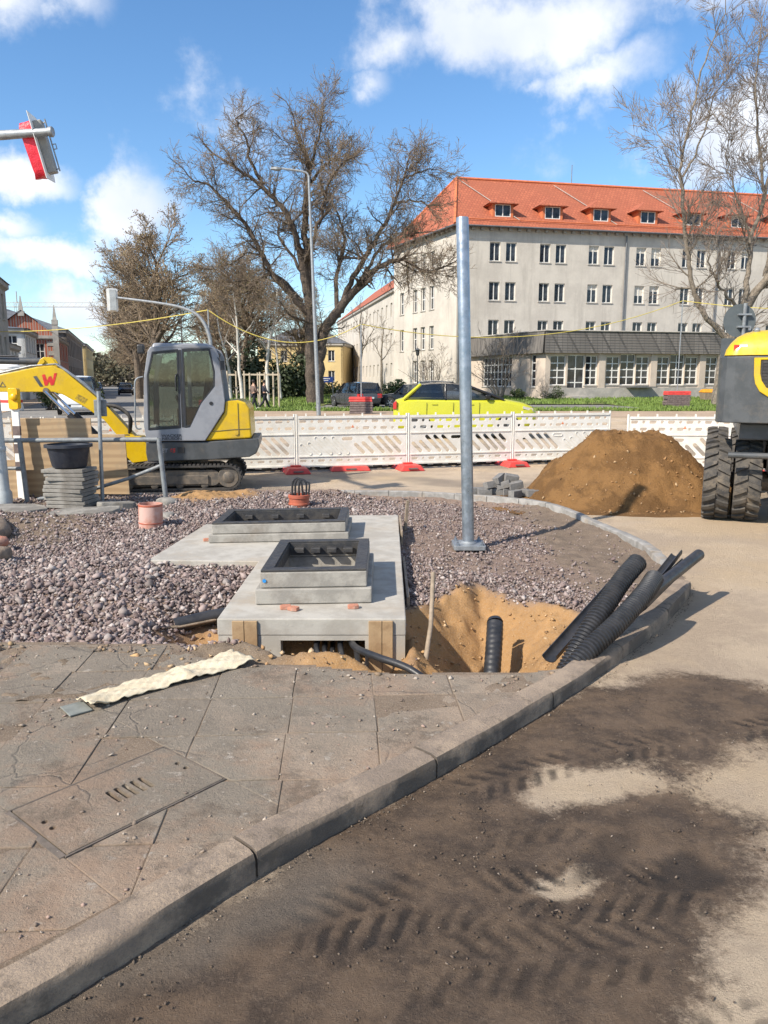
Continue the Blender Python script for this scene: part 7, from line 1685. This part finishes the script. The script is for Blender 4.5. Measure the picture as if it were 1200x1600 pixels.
# big horse chestnut, base at (-5.0, 55)
def Cz(px_, py_, dy=0): return Vector(((px_ - 605) * .0191, dy, (1300 - py_) * .0191))
ct = thing('chestnut_tree', 'huge old horse chestnut with gnarled bare limbs and first leaf buds', 'tree', (-5.0, 55, .05))
T_ = Tree(11)
def CL(pts, r0, r1, kids, dy=(0, 0), klen=(2.0, 3.6)):
    n = len(pts); T_.limb([Cz(a, b_, dy[0] + (dy[1] - dy[0]) * i / (n - 1)) for i, (a, b_) in enumerate(pts)], r0, r1, PRC, kids * 2.1, klen=klen)
CL([(605, 1310), (600, 1200), (600, 1080), (598, 950), (590, 850), (570, 730)], .62, .36, 2, (0, -.3))
CL([(620, 1310), (624, 1190), (632, 1090), (655, 990), (710, 910), (780, 830)], .58, .34, 2, (.0, .4))
CL([(570, 740), (545, 610), (500, 510), (430, 440), (340, 375), (240, 320)], .30, .07, 15, (-.3, -2.0))
CL([(415, 430), (372, 320), (345, 230), (310, 165)], .15, .05, 10, (-1, -1.6))
CL([(592, 900), (592, 720), (580, 520), (592, 400), (600, 310), (560, 220), (535, 130)], .34, .06, 17, (-.2, 1.0))
CL([(596, 390), (660, 300), (740, 262)], .15, .05, 9, (.8, 1.6)); CL([(600, 330), (640, 220), (665, 95)], .14, .04, 10, (.8, -.6))
CL([(600, 930), (530, 850), (450, 770), (395, 670), (340, 570), (265, 490), (205, 435), (150, 425)], .28, .06, 18, (-.2, -3.2))
CL([(560, 870), (440, 755), (360, 780), (300, 800), (240, 775), (155, 715)], .22, .05, 16, (.0, 2.4))
CL([(300, 660), (250, 690), (170, 700)], .10, .04, 8, (1.5, 2.5))
CL([(780, 830), (850, 760), (930, 715), (1010, 705), (1100, 755), (1180, 735)], .28, .06, 17, (.4, -1.6))
CL([(730, 910), (770, 790), (850, 660), (925, 540), (975, 430), (1015, 330), (1035, 240)], .27, .05, 18, (.3, 1.8))
CL([(980, 450), (1050, 440), (1130, 455)], .11, .04, 8, (1.6, 2.2)); CL([(1020, 350), (1070, 330), (1130, 315)], .08, .03, 6, (1.7, 1.2))
CL([(720, 930), (705, 780), (745, 640), (725, 520), (690, 440)], .22, .05, 14, (.3, 2.8))
CL([(860, 660), (800, 690), (730, 690), (690, 650)], .12, .04, 8, (.9, -2)); CL([(620, 960), (520, 930), (480, 880)], .12, .04, 5, (-.4, -2.2)); CL([(800, 810), (900, 640), (980, 600), (1080, 560)], .16, .05, 12, (.4, 2.4))
CL([(590, 700), (640, 560), (690, 420), (760, 340)], .17, .05, 12, (0, -2.4)); CL([(590, 780), (480, 620), (440, 520)], .16, .05, 10, (0, 2.2))
ct.scale = (.83, .9, .855); nseg = T_.build(ct, M['bark_d'], M['twig_d'], .07, (M['leaf'], 1, .036, .12)); print('chestnut', nseg)
# smaller leaning tree at right, base at (23.2, 54)
PRR = dict(step=.6, wander=.055, trop=(.10, .09, .08, .07), max=3, bare=(.15, .12, .12, .2), kids=(5, 8, 5.5), ang=(.3, .8), len=(.5, .8), rmin=.0135)
rt = thing('leaning_tree', 'bare grey forked tree leaning beside the wheeled excavator', 'tree', (23.2, 54, .15))
T_ = Tree(23)
def RL(pts, r0, r1, kids, dy=(0, 0), klen=(2.2, 4.0)):
    n = len(pts); T_.limb([Vector(((a - 545) * .01744, dy[0] + (dy[1] - dy[0]) * i / (n - 1), (1530 - b_) * .01744)) for i, (a, b_) in enumerate(pts)], r0, r1, PRR, kids * 1.5, klen=klen)
RL([(545, 1540), (555, 1400), (575, 1290), (610, 1190), (675, 1090)], .44, .28, 1)
RL([(560, 1275), (480, 1200), (420, 1110), (385, 1000), (360, 880), (335, 740), (325, 620), (350, 460), (375, 300), (440, 120)], .20, .03, 22, (0, -1.5))
RL([(330, 690), (385, 560), (425, 420), (490, 300)], .08, .02, 10, (-1, -1.5)); RL([(328, 640), (270, 560), (230, 480)], .05, .02, 7, (-1.2, .5))
RL([(610, 1190), (635, 1060), (640, 900), (680, 760), (655, 560), (630, 330), (645, 60)], .20, .03, 22, (0, 1.2))
RL([(600, 1180), (540, 1110), (480, 1060), (440, 980), (430, 900)], .12, .03, 12, (0, -2))
RL([(680, 760), (720, 600), (740, 420), (760, 180)], .12, .03, 14, (.6, 2.2)); RL([(675, 1090), (760, 1030), (860, 960), (950, 800)], .20, .05, 16, (0, .6)); RL([(690, 1080), (800, 1075), (900, 1040)], .13, .04, 9, (0, -1.5))
RL([(700, 1040), (720, 900), (780, 700), (830, 480), (850, 200)], .16, .03, 20, (.2, -.8)); RL([(640, 900), (560, 760), (500, 640), (470, 540)], .09, .02, 12, (.4, -1.4)); RL([(730, 850), (800, 760), (900, 600), (930, 400)], .11, .03, 14, (0, 1.4))
print('right', T_.build(rt, M['bark_g'], M['twig_g'], .06))
# avenue trees
PRA = dict(step=.8, wander=.085, trop=(.05, .045, .03, .03), max=4, bare=(.25, .12, .1, .1), kids=(18, 9, 6.5, 4.5), ang=(.4, .95), len=(.48, .70), rmin=.018)
def generic(name, label, seed, h, pr, r, tm, tw, loc, sc=1, group=None, rz=0, leaves=None, split=.06):
    o = thing(name, label, 'tree', loc, rz, group); T2 = Tree(seed)
    T2.poly.append(([Vector((0, 0, -.1)), Vector((.03, 0, .5)), Vector((.05, 0, h * .14)), Vector((.05, 0, h * .16))], [r * 1.4, r * 1.1, r, r * .98])); 
    T2.grow((.05, 0, h * .14), (0, 0, 1), h * .62, r, 0, pr); print(name, T2.build(o, tm, tw, split, leaves)); o.scale = (sc,) * 3; return o
av = generic('avenue_tree', 'broad bare brown tree first in the avenue behind the signal mast', 31, 14, PRA, .34, M['bark_av'], M['twig_av'], (-17.8, 60, 0), 1.0, 'bare avenue trees', leaves=(M['bud'], 1, .07, .1))
av2 = generic('avenue_tree', 'bare brown avenue tree left of the first, over the far parked cars', 37, 14, PRA, .32, M['bark_av'], M['twig_av'], (-24.0, 76, 0), 1.05, 'bare avenue trees', leaves=(M['bud'], 1, .07, .1))
spots = [(-29.5, 94, 1.0, 'third bare tree down the avenue'), (-35, 112, 1.0, 'fourth bare tree down the avenue'), (-41.5, 132, 1.05, 'fifth bare tree down the avenue, far and faint'), (-12.6, 70, .95, 'bare tree behind the excavator cab, right of the avenue lamp'), (-17.5, 88, 1.05, 'bare tree in the park behind the avenue'), (-22.5, 105, 1.1, 'far bare tree filling the park left of the chestnut'), (-9.8, 92, .9, 'bare tree behind the birches, left of the chestnut trunk'), (-47, 152, 1.0, 'sixth bare tree at the far end of the avenue')]
for i, (x_, y_, sc, lb) in enumerate(spots):
    o = copy_tree((av, av2)[i % 2]); o.location = (x_, y_, 0); o.rotation_euler = (0, 0, 1.1 * i + .5); o.scale = (sc,) * 3; o['label'] = lb
# birches and thin park trees
PRB = dict(step=.6, wander=.09, trop=(.09, .02, -.05, -.08), max=3, bare=(.3, .2, .2), kids=(12, 6, 4), ang=(.4, .9), len=(.28, .5), rmin=.013)
bi = generic('birch_tree', 'white-barked leaning birch right of the excavator cab', 41, 10.5, PRB, .13, M['birch'], M['twig_g'], (-10.4, 57, .1), 1, 'birches in the park', split=.03)
bi.rotation_euler = (0, R(-5), 0)
for x_, y_, sc, a, lb in ((-8.7, 58, 1.05, 1.5, 'white-barked upright birch above the two walkers'), (-8.1, 61, .8, 3, 'thin birch close to the chestnut trunk'), (-12.2, 62, .9, 4, 'slender birch right behind the excavator cab')):
    o = copy_tree(bi); o.location = (x_, y_, .1); o.rotation_euler = (0, R(2), a); o.scale = (sc,) * 3; o['label'] = lb
PRS = dict(step=.5, wander=.10, trop=(.10, .06, .05, .04), max=3, bare=(.3, .2, .2), kids=(8, 6, 4), ang=(.35, .9), len=(.4, .62), rmin=.013)
st_ = generic('park_tree', 'slim bare tree before the rear wing, right of the chestnut trunk', 47, 9.5, PRS, .16, M['bark_g'], M['twig_g'], (-2.3, 66, .2), 1, 'slim bare trees by the building', split=.04); st_.rotation_euler = (0, R(6), 0)
for x_, y_, sc, a, lb in ((-.2, 78, .9, 2, 'slim bare tree close to the end wall of the long building'), (31, 58, 1.1, 1, 'slim bare tree behind the wheeled excavator'),):
    o = copy_tree(st_); o.location = (x_, y_, .3); o.rotation_euler = (0, 0, a); o.scale = (sc,) * 3; o['label'] = lb
# multi-stemmed bare shrub at the annex
PRU = dict(step=.5, wander=.10, trop=(.06, .05, .03), max=3, bare=(.2, .15, .15), kids=(5, 5, 3), ang=(.25, .7), len=(.4, .6), rmin=.012)
sh = thing('bare_shrub', 'large bare many-stemmed shrub before the annex, beside the steel pole', 'shrub', (9.3, 62.5, .35)); T2 = Tree(53)
for k in range(13):
    a = k * 2.4; T2.grow((.25 * math.cos(a), .25 * math.sin(a), 0), (.38 * math.cos(a), .38 * math.sin(a), 1), 4.3 * random.uniform(.75, 1.15), .045, 1, dict(PRU, max=4))
T2.build(sh, M['bark_g'], M['twig_g'], .03)
for x_, y_, sc, lb in ((4.4, 71.5, .85, 'bare shrub at the corner of the long building left of the pole'), (12.5, 60.2, .28, 'low bare shrub below the narrow annex window')):
    o = copy_tree(sh); o.location = (x_, y_, .35); o.scale = (sc,) * 3; o['label'] = lb; o['group'] = 'bare shrubs by the building'
sh['group'] = 'bare shrubs by the building'
# evergreen bushes
def bush(name, label, loc, s_, seed, mat, n=2600, leaf=.10):
    rg = np.random.default_rng(seed); o = thing(name, label, 'bush', loc, 0, 'evergreen bushes and hedges')
    k = 9; cc = rg.normal(0, .42, (k, 3)); cc[:, 2] = np.abs(cc[:, 2]) * .9 + .25; rr = rg.uniform(.3, .55, k); w = rg.integers(0, k, n)
    u = rg.normal(0, 1, (n, 3)); u /= np.linalg.norm(u, axis=1, keepdims=True); P = (cc[w] + u * (rr[w] * rg.uniform(.7, 1.05, n))[:, None]) * np.array(s_); P[:, 2] = np.maximum(P[:, 2], .02)
    a = rg.normal(0, 1, (n, 3)); a /= np.linalg.norm(a, axis=1, keepdims=True); c = np.cross(a, u); c /= np.maximum(np.linalg.norm(c, axis=1, keepdims=True), 1e-6); h = leaf * rg.uniform(.6, 1.3, (n, 1))
    V = np.stack([P - a * h, P - c * h * .6, P + a * h, P + c * h * .6], 1).reshape(-1, 3)
    link('foliage', npmesh('foliage', V, np.arange(4 * n).reshape(-1, 4), [mat]), None, o)
    b = MB(); 
    for q in range(4): b.tube([(rg.normal(0, .08) * s_[0], rg.normal(0, .08) * s_[1], 0), tuple(cc[q] * np.array(s_) * .8)], [.06, .02], 6)
    b.build('stem', M['bark_d'], o); return o
M['hedge'] = pm('hedge_leaves', (.075, .10, .025), (.05, .07, .02), 2, .6, 0)
bush('evergreen_bush', 'dark evergreen bush behind the birches, right of the excavator cab', (-10.6, 66, 0), (2.6, 1.6, 3.6), 3, M['evergreen'], 4200, .17)
bush('evergreen_bush', 'tall dark evergreen left of the chestnut trunk', (-7.4, 64, 0), (2.0, 1.5, 3.2), 5, M['evergreen'], 3400, .16)
bush('clipped_hedge', 'low green hedge between grey estate and black car', (1.0, 60, .2), (1.6, .9, 1.1), 9, M['hedge'], 2000, .09)
bush('clipped_hedge', 'low hedge behind the blue sign', (-6.2, 76, .2), (4.5, 1.0, 1.3), 11, M['hedge'], 2600, .11)
bush('clipped_hedge', 'green hedge right of the poster pillar', (-20.0, 46, 0), (1.3, .8, 1.5), 13, M['hedge'], 2200, .08)
bush('clipped_hedge', 'second green hedge nearer the white van', (-18.6, 48, 0), (1.0, .8, 1.5), 15, M['hedge'], 1800, .08)
bush('low_bush', 'low green bush at the annex corner plinth', (13.4, 60.8, .3), (.9, .5, .7), 17, M['hedge'], 900, .06)
bush('low_bush', 'low green bush below the annex side window', (10.6, 62.0, .3), (.9, .5, .6), 19, M['hedge'], 900, .06)
# distant belt of trees closing the horizon
rg = np.random.default_rng(77); n = 90000
az_ = rg.uniform(-.75, .75, n); rad = rg.uniform(230, 300, n); hh = 5 + 9 * fbm(az_ * 22, az_ * 0 + 3, 5); P = np.stack([rad * np.sin(az_), rad * np.cos(az_), rg.random(n) ** .8 * hh], 1)
a = rg.normal(0, 1, (n, 3)); a /= np.linalg.norm(a, axis=1, keepdims=True); c = np.cross(a, rg.normal(0, 1, (n, 3))); c /= np.linalg.norm(c, axis=1, keepdims=True); h = rg.uniform(.4, .9, (n, 1))
V = np.stack([P - a * h, P - c * h * .6, P + a * h, P + c * h * .6], 1).reshape(-1, 3)
tag(link('far_wood', npmesh('far_wood', V, np.arange(4 * n).reshape(-1, 4), [pm('far_wood_mass', (.13, .105, .075), (.09, .085, .05), .1, .9, 0)])), 'hazy far belt of bare trees on the horizon', 'wood', kind='stuff')
# trees on the near pavement, left of and behind the camera: they shade the site
o = copy_tree(st_); o.location = (-5.4, -6.4, .1); o.rotation_euler = (0, 0, 2.1); o.scale = (1.35,) * 3; o['label'] = 'slim bare street tree on the near pavement behind the camera'

# ------------------------------------------------------------------ two walkers
def skin(name, joints, edges, mat, parent, sub=2):
    me = bpy.data.meshes.new(name); me.from_pydata([j[0] for j in joints], edges, []); me.materials.append(mat)
    o = link(name, me, None, parent); sm_ = o.modifiers.new('skin', 'SKIN'); 
    for v, j in zip(me.skin_vertices[0].data, joints): v.radius = (j[1], j[1] if len(j) < 3 else j[2])
    me.skin_vertices[0].data[0].use_root = True
    for p in me.polygons: p.use_smooth = True
    m = o.modifiers.new('sub', 'SUBSURF'); m.levels = m.render_levels = sub; sm_.use_smooth_shade = True
    return o
def person(label, loc, rz, jacket, trousers, hairc, step=1, shoes=(.75, .74, .72)):
    o = thing('person', label, 'person', loc, rz, 'two people walking in the park')
    s_ = step; skinm = pm('skin_tone', (.50, .30, .21), None, 10, .6, 0)
    hipL, hipR = (.0, .09, .88), (.0, -.09, .88); kL, kR = (.14 * s_, .10, .48), (-.06 * s_, -.10, .48); aL, aR = (.26 * s_, .10, .09), (-.30 * s_, -.10, .14)
    J = [((0, 0, .95), .13, .15), ((0, 0, 1.15), .11, .14), ((0, 0, 1.38), .10, .16), ((0, 0, 1.50), .05), ((.02, 0, 1.60), .085, .075), ((.02, 0, 1.70), .07, .07), (hipL, .09), (kL, .06), (aL, .04), ((aL[0] + .13, .10, .05), .035), (hipR, .09), (kR, .06), (aR, .04), ((aR[0] + .12, -.10, .06), .035),
         ((0, .20, 1.40), .055), ((-.10 * s_, .25, 1.14), .045), ((.02 * s_, .25, .92), .035), ((.06 * s_, .25, .84), .03), ((0, -.20, 1.40), .055), ((.06 * s_, -.25, 1.14), .045), ((.20 * s_, -.24, .95), .035), ((.24 * s_, -.24, .88), .03)]
    E_ = [(0, 1), (1, 2), (2, 3), (3, 4), (4, 5), (0, 6), (6, 7), (7, 8), (8, 9), (0, 10), (10, 11), (11, 12), (12, 13), (2, 14), (14, 15), (15, 16), (16, 17), (2, 18), (18, 19), (19, 20), (20, 21)]
    skin('body', J, E_, skinm, o)
    g = lambda i, k=1.18: (J[i][0], J[i][1] * k, (J[i][2] if len(J[i]) > 2 else J[i][1]) * k)
    skin('jacket', [g(0, 1.2), g(1, 1.22), g(2, 1.2), ((0, 0, 1.47), .075), g(14, 1.25), g(15, 1.25), g(16, 1.2), g(18, 1.25), g(19, 1.25), g(20, 1.2)], [(0, 1), (1, 2), (2, 3), (2, 4), (4, 5), (5, 6), (2, 7), (7, 8), (8, 9)], jacket, o)
    skin('trousers', [g(0, 1.1), g(6, 1.15), g(7, 1.25), g(8, 1.35), g(10, 1.15), g(11, 1.25), g(12, 1.35)], [(0, 1), (1, 2), (2, 3), (0, 4), (4, 5), (5, 6)], trousers, o)
    for i in (8, 12):
        p = J[i][0]; b = MB(); b.loft([[(p[0] - .07, p[1] - .045, p[2] - .085), (p[0] - .07, p[1] + .045, p[2] - .085), (p[0] - .06, p[1] + .04, p[2] + .02), (p[0] - .06, p[1] - .04, p[2] + .02)], [(p[0] + .19, p[1] - .045, p[2] - .085), (p[0] + .19, p[1] + .045, p[2] - .085), (p[0] + .16, p[1] + .035, p[2] - .04), (p[0] + .16, p[1] - .035, p[2] - .04)]]); b.build('shoe', M['white'], o, bevel=.012)
    b = MB(); b.lathe([(.0, .12), (.07, .10), (.098, .04), (.095, -.03), (.06, -.08)], 14, TR((.0, 0, 1.66), ry=R(-15)), cap=False); b.build('hair', hairc, o, smooth=60)
    b = MB(); b.lathe([(0, 0), (.012, .012), (.008, .035), (0, .04)], 6, TR((.10, 0, 1.60))); b.build('nose', skinm, o)
dk = pm('dark_navy_cloth', (.022, .025, .04), None, 10, .9, .1); br = pm('brown_grey_cloth', (.17, .12, .10), None, 10, .9, .1); jn = pm('black_denim', (.025, .027, .032), None, 10, .9, .1); hr = pm('dark_hair', (.02, .015, .012), None, 10, .7, .1)
person('person in brown jacket and black trousers walking left of the pair', (-7.75, 46.2, 0), R(35), br, jn, hr, 1)
person('person in navy jacket and dark trousers walking right of the pair', (-7.15, 46.4, 0), R(20), dk, jn, hr, 1.25)
